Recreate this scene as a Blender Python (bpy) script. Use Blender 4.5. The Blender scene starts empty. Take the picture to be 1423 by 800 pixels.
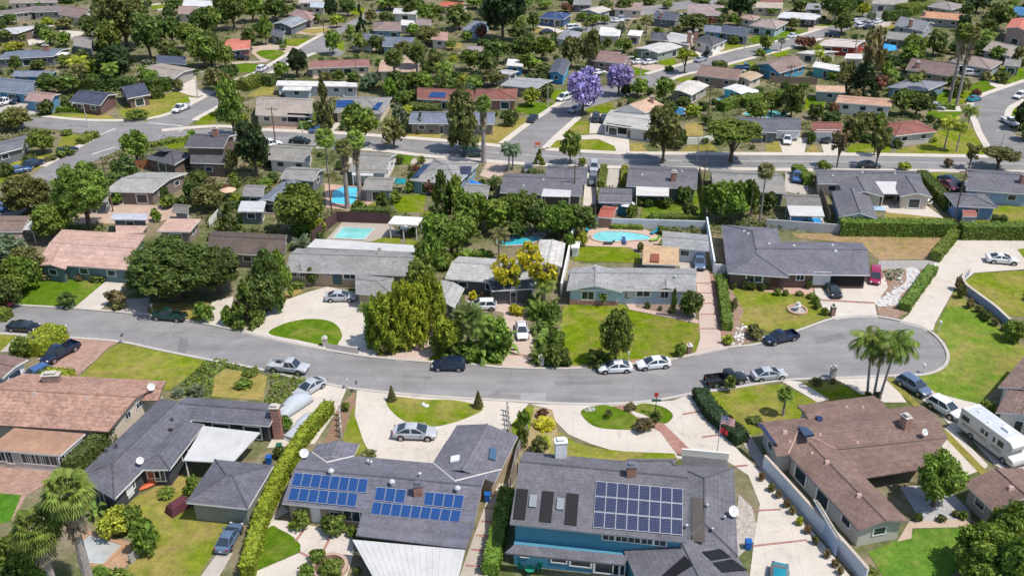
import bpy, bmesh, math, random
import numpy as np
from mathutils import Vector, Matrix
from mathutils.bvhtree import BVHTree
R = random.Random(7)
SC = bpy.context.scene
COL = SC.collection
rad = math.radians
# ------------------------------------------------------------------ camera model (photograph 1423 x 800)
CH, TH, F = 66.0, rad(28.0), 1300.0
ST, CT = math.sin(TH), math.cos(TH)
CAM = Vector((0, 0, CH))
TL = {'p': (0, 0, 1.0)}
for i, x0 in enumerate((0, 360, 700, 1040)):
    TL['b%d' % i] = (x0, 560, 3.3333); TL['m%d' % i] = (x0, 380, 3.6366)
    TL['n%d' % i] = (x0, 220, 3.6366); TL['u%d' % i] = (x0, 90, 3.6366)
for i, x0 in enumerate((0, 280, 560, 840, 1123)):
    TL['t%d' % i] = (x0, 0, 4.7433)
def px(t, x, y):
    a, b, s = TL[t]
    return a + x / s, b + y / s
def ray(t, x, y):
    u, v = px(t, x, y); u = (u - 711.5) / F; v = (v - 400) / F
    return Vector((u, CT - v * ST, -ST - v * CT))
def gp(t, x, y, z=0.0):
    d = ray(t, x, y)
    return CAM + d * ((z - CH) / d.z)
def proj(p):
    q = p - CAM
    zc = q.y * CT - q.z * ST
    return 711.5 + F * q.x / zc, 400 + F * (-q.y * ST - q.z * CT) / zc
def scale_at(p):
    q = p - CAM
    return F / (q.y * CT - q.z * ST)
# ------------------------------------------------------------------ materials
MATS = {}
def srgb(r, g, b):
    f = lambda c: (c / 12.92 if c <= .04045 else ((c + .055) / 1.055) ** 2.4)
    return (f(r / 255), f(g / 255), f(b / 255))
class NT:
    def __init__(s, name):
        s.m = bpy.data.materials.new(name); s.m.use_nodes = True
        s.t = s.m.node_tree; s.t.nodes.clear()
        s.o = s.t.nodes.new('ShaderNodeOutputMaterial')
    def n(s, typ, **k):
        a = s.t.nodes.new(typ)
        for q, v in k.items():
            if q.startswith('i_'): a.inputs[q[2:].replace('_', ' ')].default_value = v
            else: setattr(a, q, v)
        return a
    def l(s, a, b): s.t.links.new(a, b)
    def noise(s, scale, detail=4, rough=.6, src=None, dist=0.0):
        a = s.n('ShaderNodeTexNoise'); a.inputs['Scale'].default_value = scale
        a.inputs['Detail'].default_value = detail; a.inputs['Roughness'].default_value = rough
        a.inputs['Distortion'].default_value = dist
        s.l(src or s.pos(), a.inputs['Vector']); return a.outputs['Fac']
    def pos(s):
        if not hasattr(s, '_p'): s._p = s.n('ShaderNodeNewGeometry')
        return s._p.outputs['Position']
    def rng(s, fac, a, b, lo=.3, hi=.7):
        m = s.n('ShaderNodeMapRange'); m.clamp = True
        m.inputs[1].default_value = lo; m.inputs[2].default_value = hi
        m.inputs[3].default_value = a; m.inputs[4].default_value = b
        s.l(fac, m.inputs[0]); return m.outputs[0]
    def mix(s, fac, a, b, mode='MIX'):
        m = s.n('ShaderNodeMixRGB', blend_type=mode)
        for i, v in ((0, fac), (1, a), (2, b)):
            if isinstance(v, (int, float)): m.inputs[i].default_value = v
            elif isinstance(v, tuple): m.inputs[i].default_value = (*v[:3], 1)
            else: s.l(v, m.inputs[i])
        return m.outputs[0]
    def mul(s, a, b):
        m = s.n('ShaderNodeMath', operation='MULTIPLY')
        for i, v in ((0, a), (1, b)):
            if isinstance(v, (int, float)): m.inputs[i].default_value = v
            else: s.l(v, m.inputs[i])
        return m.outputs[0]
    def scalecol(s, col, f):
        m = s.n('ShaderNodeVectorMath', operation='SCALE')
        if isinstance(col, tuple): m.inputs[0].default_value = col[:3]
        else: s.l(col, m.inputs[0])
        s.l(f, m.inputs['Scale']); return m.outputs[0]
    def out(s, col, rough=.85, spec=.25, metal=0.0, bump=None, bstr=.3, bdist=.05, coat=0.0):
        p = s.n('ShaderNodeBsdfPrincipled')
        if isinstance(col, tuple): p.inputs['Base Color'].default_value = (*col[:3], 1)
        else: s.l(col, p.inputs['Base Color'])
        if isinstance(rough, (int, float)): p.inputs['Roughness'].default_value = rough
        else: s.l(rough, p.inputs['Roughness'])
        p.inputs['Specular IOR Level'].default_value = spec
        p.inputs['Metallic'].default_value = metal
        p.inputs['Coat Weight'].default_value = coat
        if bump is not None:
            b = s.n('ShaderNodeBump'); b.inputs['Strength'].default_value = bstr
            b.inputs['Distance'].default_value = bdist
            s.l(bump, b.inputs['Height']); s.l(b.outputs[0], p.inputs['Normal'])
        s.l(p.outputs[0], s.o.inputs[0]); return s.m
def mat_plain(col, rough=.7, amt=.12, spec=.3, metal=0.0, coat=0.0):
    k = ('plain', col, rough, amt, spec, metal, coat)
    if k not in MATS:
        t = NT('painted')
        f = t.mul(t.rng(t.noise(.5, 5, .7), 1 - amt, 1 + amt), t.rng(t.noise(5, 4, .7), 1 - amt * .6, 1 + amt * .6))
        MATS[k] = t.out(t.scalecol(col, f), rough, spec, metal, coat=coat)
    return MATS[k]
def mat_roof(col, kind='shingle'):
    k = ('roof', col, kind)
    if k not in MATS:
        t = NT('roof_' + kind)
        v = t.n('ShaderNodeTexVoronoi'); v.inputs['Scale'].default_value = 3.2 if kind == 'tile' else 4.5
        t.l(t.pos(), v.inputs['Vector'])
        sp = t.n('ShaderNodeSeparateColor'); t.l(v.outputs['Color'], sp.inputs[0])
        a = {'shingle': .13, 'tile': .22, 'flat': .03}[kind]
        f = t.mul(t.rng(sp.outputs[0], 1 - a, 1 + a, 0, 1), t.rng(t.noise(.35, 6, .7), .8, 1.2))
        m = t.n('ShaderNodeMapping'); m.inputs['Scale'].default_value = (1.3, 1.3, .25)
        t.l(t.pos(), m.inputs[0])
        f = t.mul(f, t.rng(t.noise(1.1, 4, .7, m.outputs[0]), .84, 1.14))
        if kind != 'flat':
            w = t.n('ShaderNodeTexWave', wave_type='BANDS', bands_direction='Z')
            w.inputs['Scale'].default_value = 2.6; w.inputs['Distortion'].default_value = .25; w.inputs['Detail'].default_value = 1
            t.l(t.pos(), w.inputs['Vector'])
            f = t.mul(f, t.rng(w.outputs['Fac'], .93, 1.05, 0, 1))
        c2 = t.mix(t.rng(t.noise(.12, 3, .5), 0, .35), col, (col[0] * 1.25 + .01, col[1] * 1.15 + .01, col[2] * 1.0 + .008))
        MATS[k] = t.out(t.scalecol(c2, f), .88, .25, bump=sp.outputs[0], bstr=.25, bdist=.03)
    return MATS[k]
def mat_grass(col, dry=.3, dcol=(.30, .235, .085)):
    k = ('grass', col, dry)
    if k not in MATS:
        t = NT('grass')
        big = t.noise(.16, 5, .65, dist=.6); mid = t.noise(.9, 5, .7); fine = t.noise(9, 3, .8)
        lo = .72 - dry * .5
        c = t.mix(t.rng(big, 0, 1, lo - .14, lo + .14), col, dcol); c = t.mix(t.rng(t.noise(.45, 4, .7, dist=1.0), 0, .1 + dry * .4, .5, .72), c, dcol)
        c = t.mix(t.rng(mid, 0, .45, .45, .72), c, (col[0] * 1.35 + .02, col[1] * 1.05, col[2]))
        f = t.mul(t.mul(t.rng(mid, .72, 1.28), t.rng(fine, .6, 1.4)), t.rng(t.noise(.07, 3, .6), .86, 1.14))
        MATS[k] = t.out(t.scalecol(c, f), 1, .0, bump=fine, bstr=.6, bdist=.06)
    return MATS[k]
def mat_conc(col, amt=.1):
    k = ('conc', col, amt)
    if k not in MATS:
        t = NT('concrete')
        f = t.mul(t.rng(t.noise(.22, 6, .7), 1 - amt, 1 + amt * .7), t.rng(t.noise(3.5, 5, .75), 1 - amt * .7, 1 + amt * .7))
        st = t.rng(t.noise(.55, 5, .75, dist=1.2), 1, .78, .54, .72)
        c = t.mix(t.rng(t.noise(.1, 3), 0, .5), col, (col[0], col[1] * .95, col[2] * .86))
        b = t.n('ShaderNodeTexBrick'); b.offset = 0; b.inputs['Scale'].default_value = 1
        b.inputs['Mortar Size'].default_value = .015; b.inputs['Brick Width'].default_value = 3.2; b.inputs['Row Height'].default_value = 3.0
        b.inputs['Mortar Smooth'].default_value = .3
        mp = t.n('ShaderNodeMapping'); mp.inputs['Rotation'].default_value = (0, 0, .08); t.l(t.pos(), mp.inputs[0])
        t.l(mp.outputs[0], b.inputs['Vector'])
        f = t.mul(t.mul(f, st), t.rng(b.outputs['Fac'], 1, .72, 0, 1))
        MATS[k] = t.out(t.scalecol(c, f), .9, .2)
    return MATS[k]
def mat_asphalt(col=(.25, .242, .24)):
    k = ('asph', col)
    if k not in MATS:
        t = NT('asphalt')
        m = t.n('ShaderNodeMapping'); m.inputs['Scale'].default_value = (.05, .5, 1); t.l(t.pos(), m.inputs[0])
        f = t.mul(t.rng(t.noise(1, 4, .7, m.outputs[0]), .86, 1.12), t.rng(t.noise(14, 3, .8), .86, 1.14))
        f = t.mul(f, t.rng(t.noise(.14, 6, .7, dist=.8), .8, 1.14))
        v = t.n('ShaderNodeTexVoronoi', feature='DISTANCE_TO_EDGE'); v.inputs['Scale'].default_value = .11
        wn = t.n('ShaderNodeTexNoise'); wn.inputs['Scale'].default_value = .6; wn.inputs['Detail'].default_value = 6
        t.l(t.pos(), wn.inputs['Vector'])
        ad = t.n('ShaderNodeVectorMath', operation='MULTIPLY_ADD')
        t.l(wn.outputs['Color'], ad.inputs[0]); ad.inputs[1].default_value = (3, 3, 0); t.l(t.pos(), ad.inputs[2])
        t.l(ad.outputs[0], v.inputs['Vector'])
        f = t.mul(f, t.rng(v.outputs['Distance'], .8, 1, .0, .009))
        MATS[k] = t.out(t.scalecol(col, f), .9, .2)
    return MATS[k]
def mat_brick(col, mort=(.45, .42, .38), sc=1.0):
    k = ('brick', col)
    if k not in MATS:
        t = NT('brick')
        b = t.n('ShaderNodeTexBrick'); b.inputs['Scale'].default_value = sc
        b.inputs['Mortar Size'].default_value = .02; b.inputs['Brick Width'].default_value = .45; b.inputs['Row Height'].default_value = .2
        b.inputs['Color1'].default_value = (*col, 1); b.inputs['Color2'].default_value = (col[0] * .7, col[1] * .66, col[2] * .66, 1)
        b.inputs['Mortar'].default_value = (*mort, 1)
        cx = t.n('ShaderNodeSeparateXYZ'); t.l(t.pos(), cx.inputs[0])
        ad = t.n('ShaderNodeMath', operation='ADD'); t.l(cx.outputs[1], ad.inputs[0]); t.l(cx.outputs[2], ad.inputs[1])
        cb = t.n('ShaderNodeCombineXYZ'); t.l(cx.outputs[0], cb.inputs[0]); t.l(ad.outputs[0], cb.inputs[1])
        t.l(cb.outputs[0], b.inputs['Vector'])
        MATS[k] = t.out(t.scalecol(b.outputs['Color'], t.rng(t.noise(.8, 5, .7), .8, 1.2)), .9, .2)
    return MATS[k]
def mat_dirt(col, col2, sc=.5, key=''):
    k = ('dirt', col, col2)
    if k not in MATS:
        t = NT('earth')
        c = t.mix(t.rng(t.noise(sc, 6, .7, dist=.5), 0, 1, .38, .62), col, col2)
        f = t.mul(t.rng(t.noise(6, 4, .8), .65, 1.35), t.rng(t.noise(.08, 4, .6), .85, 1.15))
        MATS[k] = t.out(t.scalecol(c, f), .95, .1)
    return MATS[k]
def mat_leaf():
    if 'leaf' not in MATS:
        t = NT('leaf')
        oi = t.n('ShaderNodeObjectInfo'); g = t.n('ShaderNodeNewGeometry')
        v = t.rng(g.outputs['Random Per Island'], .55, 1.5, 0, 1)
        c = t.scalecol(oi.outputs['Color'], v)
        hs = t.n('ShaderNodeHueSaturation'); t.l(c, hs.inputs['Color'])
        rr = t.n('ShaderNodeMath', operation='FRACT'); t.l(t.mul(g.outputs['Random Per Island'], 37.7), rr.inputs[0])
        t.l(t.rng(rr.outputs[0], .475, .52, 0, 1), hs.inputs['Hue'])
        tc = t.n('ShaderNodeTexCoord')
        n2 = t.rng(t.noise(1.6, 3, .6, tc.outputs['Object']), .72, 1.28)
        c = t.scalecol(hs.outputs[0], n2)
        d = t.n('ShaderNodeBsdfPrincipled'); t.l(c, d.inputs['Base Color']); d.inputs['Roughness'].default_value = .55
        d.inputs['Specular IOR Level'].default_value = .2
        tr = t.n('ShaderNodeBsdfTranslucent')
        t.l(t.mix(1.0, c, (1.15, 1.1, .55), 'MULTIPLY'), tr.inputs[0])
        mx = t.n('ShaderNodeMixShader'); mx.inputs[0].default_value = .3
        t.l(d.outputs[0], mx.inputs[1]); t.l(tr.outputs[0], mx.inputs[2]); t.l(mx.outputs[0], t.o.inputs[0])
        MATS['leaf'] = t.m
    return MATS['leaf']
def mat_objcol(rough=.3, coat=.6, spec=.5):
    k = ('objcol', rough, coat)
    if k not in MATS:
        t = NT('paint'); oi = t.n('ShaderNodeObjectInfo')
        MATS[k] = t.out(t.scalecol(oi.outputs['Color'], t.rng(t.noise(.6, 3), .93, 1.05)), rough, spec, coat=coat)
    return MATS[k]
def mat_water(col):
    k = ('water', col)
    if k not in MATS:
        t = NT('pool_water')
        n = t.noise(1.6, 3, .5, dist=.4)
        c = t.scalecol(col, t.rng(t.noise(.5, 3), .85, 1.15))
        MATS[k] = t.out(c, .06, .5, bump=n, bstr=.25, bdist=.05)
    return MATS[k]
def mat_solar(col=(.012, .035, .14), grid=(.25, .28, .36)):
    k = ('solar', col)
    if k not in MATS:
        t = NT('solar_cell')
        tc = t.n('ShaderNodeTexCoord')
        b = t.n('ShaderNodeTexBrick'); b.offset = 0
        b.inputs['Scale'].default_value = 1; b.inputs['Brick Width'].default_value = 1 / 6.; b.inputs['Row Height'].default_value = .1
        b.inputs['Mortar Size'].default_value = .0035; b.inputs['Mortar Smooth'].default_value = .1
        b.inputs['Color1'].default_value = (*col, 1); b.inputs['Color2'].default_value = (col[0] * 1.3, col[1] * 1.25, col[2] * 1.2, 1)
        b.inputs['Mortar'].default_value = (*grid, 1)
        t.l(tc.outputs['UV'], b.inputs['Vector'])
        MATS[k] = t.out(b.outputs['Color'], .18, .5, coat=.3)
    return MATS[k]
GLASS = lambda: mat_plain((.03, .045, .06), .08, .2, .6)
WHITE = (.78, .77, .74)
CONC = mat_conc((.55, .505, .45)); CONC2 = mat_conc((.44, .40, .36)); KERB = mat_conc((.47, .44, .41), .07)
# ------------------------------------------------------------------ object helpers
USED = {}
def uname(n): return n
def tag(o, label=None, cat=None, group=None, kind=None):
    if label: o['label'] = label
    if cat: o['category'] = cat
    if group: o['group'] = group
    if kind: o['kind'] = kind
    return o
def link(name, me, parent=None, loc=None, color=None):
    o = bpy.data.objects.new(name, me); COL.objects.link(o)
    if parent is not None: o.parent = parent
    if loc is not None: o.location = loc
    if color is not None: o.color = (*color[:3], 1)
    return o
class MB:
    """vertex / face collector -> one mesh"""
    def __init__(s): s.v = []; s.f = []; s.mi = []
    def add(s, vs, fs, mi=0):
        k = len(s.v); s.v += [tuple(v) for v in vs]
        s.f += [tuple(i + k for i in f) for f in fs]; s.mi += [mi] * len(fs)
    def box(s, c, sx, sy, sz, rz=0.0, mi=0, top=None):
        """box standing on c (base centre); top = (fx, fy) shrinks the top"""
        tx, ty = top or (1, 1); ca, sa = math.cos(rz), math.sin(rz); vs = []
        for z, a, b in ((0, 1, 1), (sz, tx, ty)):
            for x, y in ((-1, -1), (1, -1), (1, 1), (-1, 1)):
                x *= sx / 2 * a; y *= sy / 2 * b
                vs.append((c[0] + x * ca - y * sa, c[1] + x * sa + y * ca, c[2] + z))
        s.add(vs, [(3, 2, 1, 0), (4, 5, 6, 7), (0, 1, 5, 4), (1, 2, 6, 5), (2, 3, 7, 6), (3, 0, 4, 7)], mi)
    def tube(s, p, q, r0, r1=None, n=8, mi=0):
        p, q = Vector(p), Vector(q); r1 = r0 if r1 is None else r1
        d = (q - p).normalized(); a = d.orthogonal().normalized(); b = d.cross(a); vs = []
        for c, r in ((p, r0), (q, r1)):
            for i in range(n):
                t = 2 * math.pi * i / n; vs.append(c + (a * math.cos(t) + b * math.sin(t)) * r)
        s.add(vs, [(i, (i + 1) % n, n + (i + 1) % n, n + i) for i in range(n)] + [tuple(range(n - 1, -1, -1)), tuple(range(n, 2 * n))], mi)
    def lathe(s, c, prof, n=12, mi=0):
        vs = []
        for r, z in prof:
            for i in range(n):
                t = 2 * math.pi * i / n; vs.append((c[0] + r * math.cos(t), c[1] + r * math.sin(t), c[2] + z))
        fs = []
        for k in range(len(prof) - 1):
            for i in range(n):
                j = (i + 1) % n; fs.append((k * n + i, k * n + j, (k + 1) * n + j, (k + 1) * n + i))
        fs.append(tuple(range(n - 1, -1, -1))); m = (len(prof) - 1) * n; fs.append(tuple(range(m, m + n)))
        s.add(vs, fs, mi)
    def mesh(s, name, *mats, smooth=False):
        me = bpy.data.meshes.new(name); me.from_pydata(s.v, [], s.f)
        for m in mats: me.materials.append(m)
        if len(mats) > 1: me.polygons.foreach_set('material_index', s.mi)
        if smooth: me.polygons.foreach_set('use_smooth', [True] * len(s.f))
        me.update(); return me
    def obj(s, name, *mats, parent=None, smooth=False):
        return link(name, s.mesh(name, *mats, smooth=smooth), parent)
def empty(name, loc=(0, 0, 0)):
    o = bpy.data.objects.new(name, None); COL.objects.link(o); o.location = loc; o.empty_display_size = .3
    return o
def copy_tree(o, parent=None, color=None):
    c = o.copy(); COL.objects.link(c)
    if parent is not None: c.parent = parent
    for ch in o.children: copy_tree(ch, c)
    return c
def smooth_poly(pts, closed=True, k=5):
    n = len(pts); out = []
    rngi = range(n if closed else n - 1)
    for i in rngi:
        g = lambda j: pts[j % n] if closed else pts[max(0, min(n - 1, j))]
        a, b, c, d = g(i - 1), g(i), g(i + 1), g(i + 2)
        for s in range(k):
            t = s / k
            out.append(tuple(.5 * (2 * b[m] + (c[m] - a[m]) * t + (2 * a[m] - 5 * b[m] + 4 * c[m] - d[m]) * t * t + (3 * b[m] - a[m] - 3 * c[m] + d[m]) * t ** 3) for m in (0, 1)))
    if not closed: out.append(tuple(pts[-1]))
    return out
LAY = [0]
ZCOUNT = {}
POLYS = {}     # name -> list of world polygons, for keeping scattered plants off the paving
def sheet(name, t, pts, mat, level, smooth=False, kind='structure'):
    """flat ground polygon traced on the photograph, lying on the ground plane"""
    P = [px(t, *p) for p in pts]
    if smooth: P = smooth_poly(P)
    # every sheet of a level gets its own sub-height, so that two never share a plane
    ZCOUNT[level] = ZCOUNT.get(level, 0) + 1
    z = .012 * level + .0003 * (ZCOUNT[level] % 36)
    W = [gp('p', *p, z) for p in P]
    POLYS.setdefault(name, []).append([(w.x, w.y) for w in W])
    ar = sum(W[i].x * W[i - 1].y - W[i - 1].x * W[i].y for i in range(len(W)))
    if ar > 0: W.reverse()
    me = bpy.data.meshes.new(name); me.from_pydata([tuple(w) for w in W], [], [tuple(range(len(W)))])
    me.materials.append(mat); me.update()
    return tag(link(name, me), kind=kind)
def inpoly(x, y, P):
    c = False; j = len(P) - 1
    for i in range(len(P)):
        if (P[i][1] > y) != (P[j][1] > y) and x < (P[j][0] - P[i][0]) * (y - P[i][1]) / (P[j][1] - P[i][1]) + P[i][0]: c = not c
        j = i
    return c
def strip(name, t, pts, w, h, mat, z0=0.0, smooth=True, side=0.0, label=None, cat=None, kind=None, world=None, group=None):
    """ribbon / kerb / wall along a polyline on the ground: width w, height h (real box section)"""
    P = world or [gp(t, *p) for p in pts]
    if smooth and len(P) > 2: P = [Vector((*q, 0)) for q in smooth_poly([(p.x, p.y) for p in P], False, 4)]
    m = MB(); n = len(P); L = []
    for i in range(n):
        d = (P[min(n - 1, i + 1)] - P[max(0, i - 1)]); d.z = 0; d.normalize(); nn = Vector((-d.y, d.x, 0))
        c = P[i] + nn * side
        if name == 'sidewalk' and i: POLYS.setdefault(name, []).append([(P[i - 1].x - nn.x * 2, P[i - 1].y - nn.y * 2), (P[i].x - nn.x * 2, P[i].y - nn.y * 2), (P[i].x + nn.x * 2, P[i].y + nn.y * 2), (P[i - 1].x + nn.x * 2, P[i - 1].y + nn.y * 2)])
        for s, z in ((-1, z0), (1, z0), (1, z0 + h), (-1, z0 + h)): L.append((c.x + nn.x * s * w / 2, c.y + nn.y * s * w / 2, z))
    fs = []
    for i in range(n - 1):
        a = 4 * i; b = a + 4
        for k in range(4): fs.append((a + k, a + (k + 1) % 4, b + (k + 1) % 4, b + k))
    fs += [(3, 2, 1, 0), tuple(4 * (n - 1) + k for k in range(4))]
    m.add(L, fs); o = m.obj(name, mat)
    return tag(o, label, cat, group, kind)
# ------------------------------------------------------------------ houses
HOUSES = []
THINGS = []     # (object, photo px) of everything that needs a generated label
def unit_window():
    m = MB(); m.box((0, 0, 0), 1, .1, 1, mi=0)
    return m
WIN = {}
def win_mesh(kind):
    if kind in WIN: return WIN[kind]
    fr = mat_plain(WHITE, .5, .05); gl = GLASS(); a = MB()
    if kind == 'frame':           # unit frame 1 x 1 centred, facing -Y
        for x in (-.5, .5): a.box((x * .92, -.03, -.5), .08, .06, 1)
        for z in (-.5, .42): a.box((0, -.028, z), .84, .056, .08)
        a.box((0, -.026, -.42), .04, .05, .84)
        me = a.mesh('window_frame', fr)
    elif kind == 'window':
        a.box((0, 0, -.5), .98, .03, .98); me = a.mesh('window', gl)
    elif kind == 'far':
        a.box((0, 0, -.42), .84, .03, .84, mi=1)
        for x in (-.5, .5): a.box((x * .92, -.03, -.5), .08, .06, 1)
        for z in (-.5, .42): a.box((0, -.028, z), .84, .056, .08)
        me = a.mesh('window', fr, gl)
    WIN[kind] = me; return me
def plank_mesh(n, rows):
    m = MB()
    for i in range(rows):
        for j in range(n):
            m.box(((j + .5) / n - .5, -.012, (i) / rows - .5), .96 / n, .05, .94 / rows)
    m.box((0, .02, -.5), 1, .03, 1); return m
class House:
    def __init__(s, desc, roof, wall, wings, eave=2.6, pitch=.25, over=.5, trim=WHITE, kind='shingle', label=None, near=False, auto=True, cap=None, cat='house', wmat=None, name='house', z0=0.0, group=None):
        s.near = near; s.eave = eave; s.root = empty(name); s.desc = desc
        s.roofm = mat_roof(roof, kind); s.wallm = wmat or mat_plain(wall, .85, .07); s.trim = mat_plain(trim, .6, .05)
        s.W = []; s.geo = []; RV = MB(); WV = MB(); CV = MB(); rb_v, rb_f = [], []; wb_v, wb_f = [], []
        wallinfo = []
        for wi, w in enumerate(wings):
            t, a, b, c, ax = w[:5]; ends = w[5] if len(w) > 5 else 'gg'; o = w[6] if len(w) > 6 else {}
            ze = o.get('z', eave) + .013 * wi; pt = o.get('p', pitch); rp = o.get('rp', .5); ov = o.get('ov', over)
            A, B, C = gp(t, *a, ze), gp(t, *b, ze), None
            if isinstance(c, (int, float)):
                d = (B - A).normalized(); C = B + Vector((-d.y, d.x, 0)) * c
            else: C = gp(t, *c, ze)
            D = A + C - B
            P = [A, B, C, D]
            if ax == 'y': P = [B, C, D, A]
            a0, b0, c0, d0 = P
            e1 = b0 - a0; e2 = d0 - a0; L1 = e1.length; n1 = Vector((-e1.y, e1.x, 0)) / L1
            Wd = abs(e2.dot(n1)); L2 = e2.length
            s.W.append((a0, e1, e2, ze))
            if ax == 'f': pt = o.get('p', .02)
            rise = pt * Wd * rp; zfar = ze + pt * Wd * rp - pt * Wd * (1 - rp)
            h0 = 0 if ends[0] == 'g' else min(.45, Wd * .5 / L1); h1 = 0 if ends[1] == 'g' else min(.45, Wd * .5 / L1)
            up = Vector((0, 0, 1)); q = lambda u, v, z: a0 + e1 * u + e2 * v + up * (z - ze)
            a_, b_, c_, d_ = q(0, 0, ze), q(1, 0, ze), q(1, 1, zfar), q(0, 1, zfar)
            r0, r1 = q(h0, rp, ze + rise), q(1 - h1, rp, ze + rise)
            V = [a_, b_, c_, d_, r0, r1]; th = .2; s.geo.append(V)
            FA = [(0, 1, 5, 4), (2, 3, 4, 5)]
            if h0: FA.append((3, 0, 4))
            if h1: FA.append((1, 2, 5))
            Vb = [v - up * th for v in V]; RV.add(V + Vb, FA, 0)
            k = len(rb_v); rb_v += V; rb_f += [tuple(i + k for i in f) for f in FA]
            loop = [0, 1] + ([5] if not h1 else []) + [2, 3] + ([4] if not h0 else [])
            side = [(loop[i], loop[i] + 6, loop[(i + 1) % len(loop)] + 6, loop[(i + 1) % len(loop)]) for i in range(len(loop))]
            RV.add(V + Vb, side, 1)
            RV.add(Vb, [tuple(reversed(f)) for f in FA], 1)
            if ax != 'f' and o.get('cap', True):        # ridge and hip caps
                segs = [(r0, r1)]
                if h0: segs += [(r0, d_), (r0, a_)]
                if h1: segs += [(r1, b_), (r1, c_)]
                for (p, r) in segs:
                    if (p - r).length > .3: CV.tube(p + up * .0, r + up * .0, .11, n=5)
            if o.get('wall', True):
                u0 = min(.4, ov / L1); v0 = min(.4, ov / Wd)
                z_a = ze + pt * Wd * min(v0, rp) - .22; z_f = zfar + pt * Wd * v0 - .22; zr = ze + rise - .24
                if ax == 'f': z_a = z_f = ze - .21; zr = ze - .2
                lo = z0 + o.get('z0', 0.0)
                g0, g1 = (h0 == 0), (h1 == 0)
                base = [q(u0, v0, lo), q(1 - u0, v0, lo), q(1 - u0, 1 - v0, lo), q(u0, 1 - v0, lo)]
                top = [q(u0, v0, z_a), q(1 - u0, v0, z_a), q(1 - u0, 1 - v0, z_f), q(u0, 1 - v0, z_f)]
                hz = z_a if not (g0 or g1) else zr
                pk = [q(u0, rp, zr if g0 else z_a), q(1 - u0, rp, zr if g1 else z_a)]
                vs = base + top + pk
                fs = [(0, 1, 5, 4), (1, 2, 6, 9, 5), (2, 3, 7, 6), (3, 0, 4, 8, 7)]
                WV.add(vs, fs)
                k = len(wb_v); wb_v += vs
                for f in fs: wb_f.append(tuple(i + k for i in f))
                wallinfo.append((wi, base, z_a))
        s.roof = RV.obj('roof', s.roofm, s.trim, parent=s.root)
        if CV.v:
            dk = mat_roof(cap or tuple(x * .82 for x in roof), kind); CV.obj('ridge_cap', dk, parent=s.roof)
        s.wall = WV.obj('wall', s.wallm, parent=s.root) if WV.v else None
        s.rb = BVHTree.FromPolygons([tuple(v) for v in rb_v], rb_f)
        s.wb = BVHTree.FromPolygons([tuple(v) for v in wb_v], wb_f) if wb_v else None
        c = sum((w[0] + w[1] / 2 + w[2] / 2 for w in s.W), Vector()) / len(s.W)
        s.c = c; s.px = proj(c)
        s.base = s.W[0][0]
        tag(s.root, label, cat, group)
        s.group = group
        s.label = label
        if auto: s.auto_windows(wallinfo)
        HOUSES.append(s)
    def inside(s, x, y, skip=None, infl=0.0):
        for i, (a, e1, e2, z) in enumerate(s.W):
            if i == skip: continue
            det = e1.x * e2.y - e1.y * e2.x; dx, dy = x - a.x, y - a.y
            u = (dx * e2.y - dy * e2.x) / det; v = (e1.x * dy - e1.y * dx) / det
            iu, iv = infl / e1.length, infl / e2.length
            if -iu < u < 1 + iu and -iv < v < 1 + iv: return True
        return False
    def put(s, name, me, loc, rz, sx, sz, parent=None):
        o = link(name, me, parent or s.root); o.location = loc; o.rotation_euler = (0, 0, rz); o.scale = (sx, 1, sz); return o
    def auto_windows(s, info):
        rr = random.Random(int(s.c.x * 7 + s.c.y * 13)); n = 0
        for wi, b, zt in info:
            for i in range(4):
                p, q = b[i], b[(i + 1) % 4]; d = q - p; L = d.length; d /= L
                nn = Vector((d.y, -d.x, 0))
                if nn.dot((CAM - p)) < 0 or L < 2.4: continue
                if nn.y > -.35 and s.c.y > 190: continue
                k = max(1, int(L / 3.6)); rz = math.atan2(d.y, d.x); zb = p.z
                for j in range(k):
                    c = p + d * (L * (j + .5) / k); o = c + nn * 1.2
                    if s.inside(o.x, o.y, None, -.0) or s.inside(c.x + nn.x * .1, c.y + nn.y * .1, wi, .1): continue
                    r = rr.random()
                    H = min(zt - zb, 2.5)
                    if r < .12: w, h, z = .95, 2.05, 1.03
                    elif r < .3: w, h, z = min(2.2, L / k * .7), 1.9, 1.1
                    else: w, h, z = min(1.5, L / k * .6), 1.05, 1.55
                    h = min(h, H - .25); z = min(z, H - h / 2 - .1)
                    if h < .5: continue
                    nm = 'door' if r < .12 else 'window'
                    me = win_mesh('far')
                    s.put(nm, me, c + Vector((0, 0, zb + z - p.z)) + nn * .03, rz, w, h); n += 1
    # --- things placed by photo pixel, projected on to the real roof / wall planes
    def hit(s, t, x, y, wall=False):
        d = ray(t, x, y).normalized()
        h = (s.wb if wall else s.rb).ray_cast(CAM, d)
        if h[0] is None: print('MISS', s.desc[:30], t, x, y, 'wall' if wall else 'roof'); return None
        n = h[1] if h[1].dot(d) < 0 else -h[1]
        return h[0], n
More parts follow.
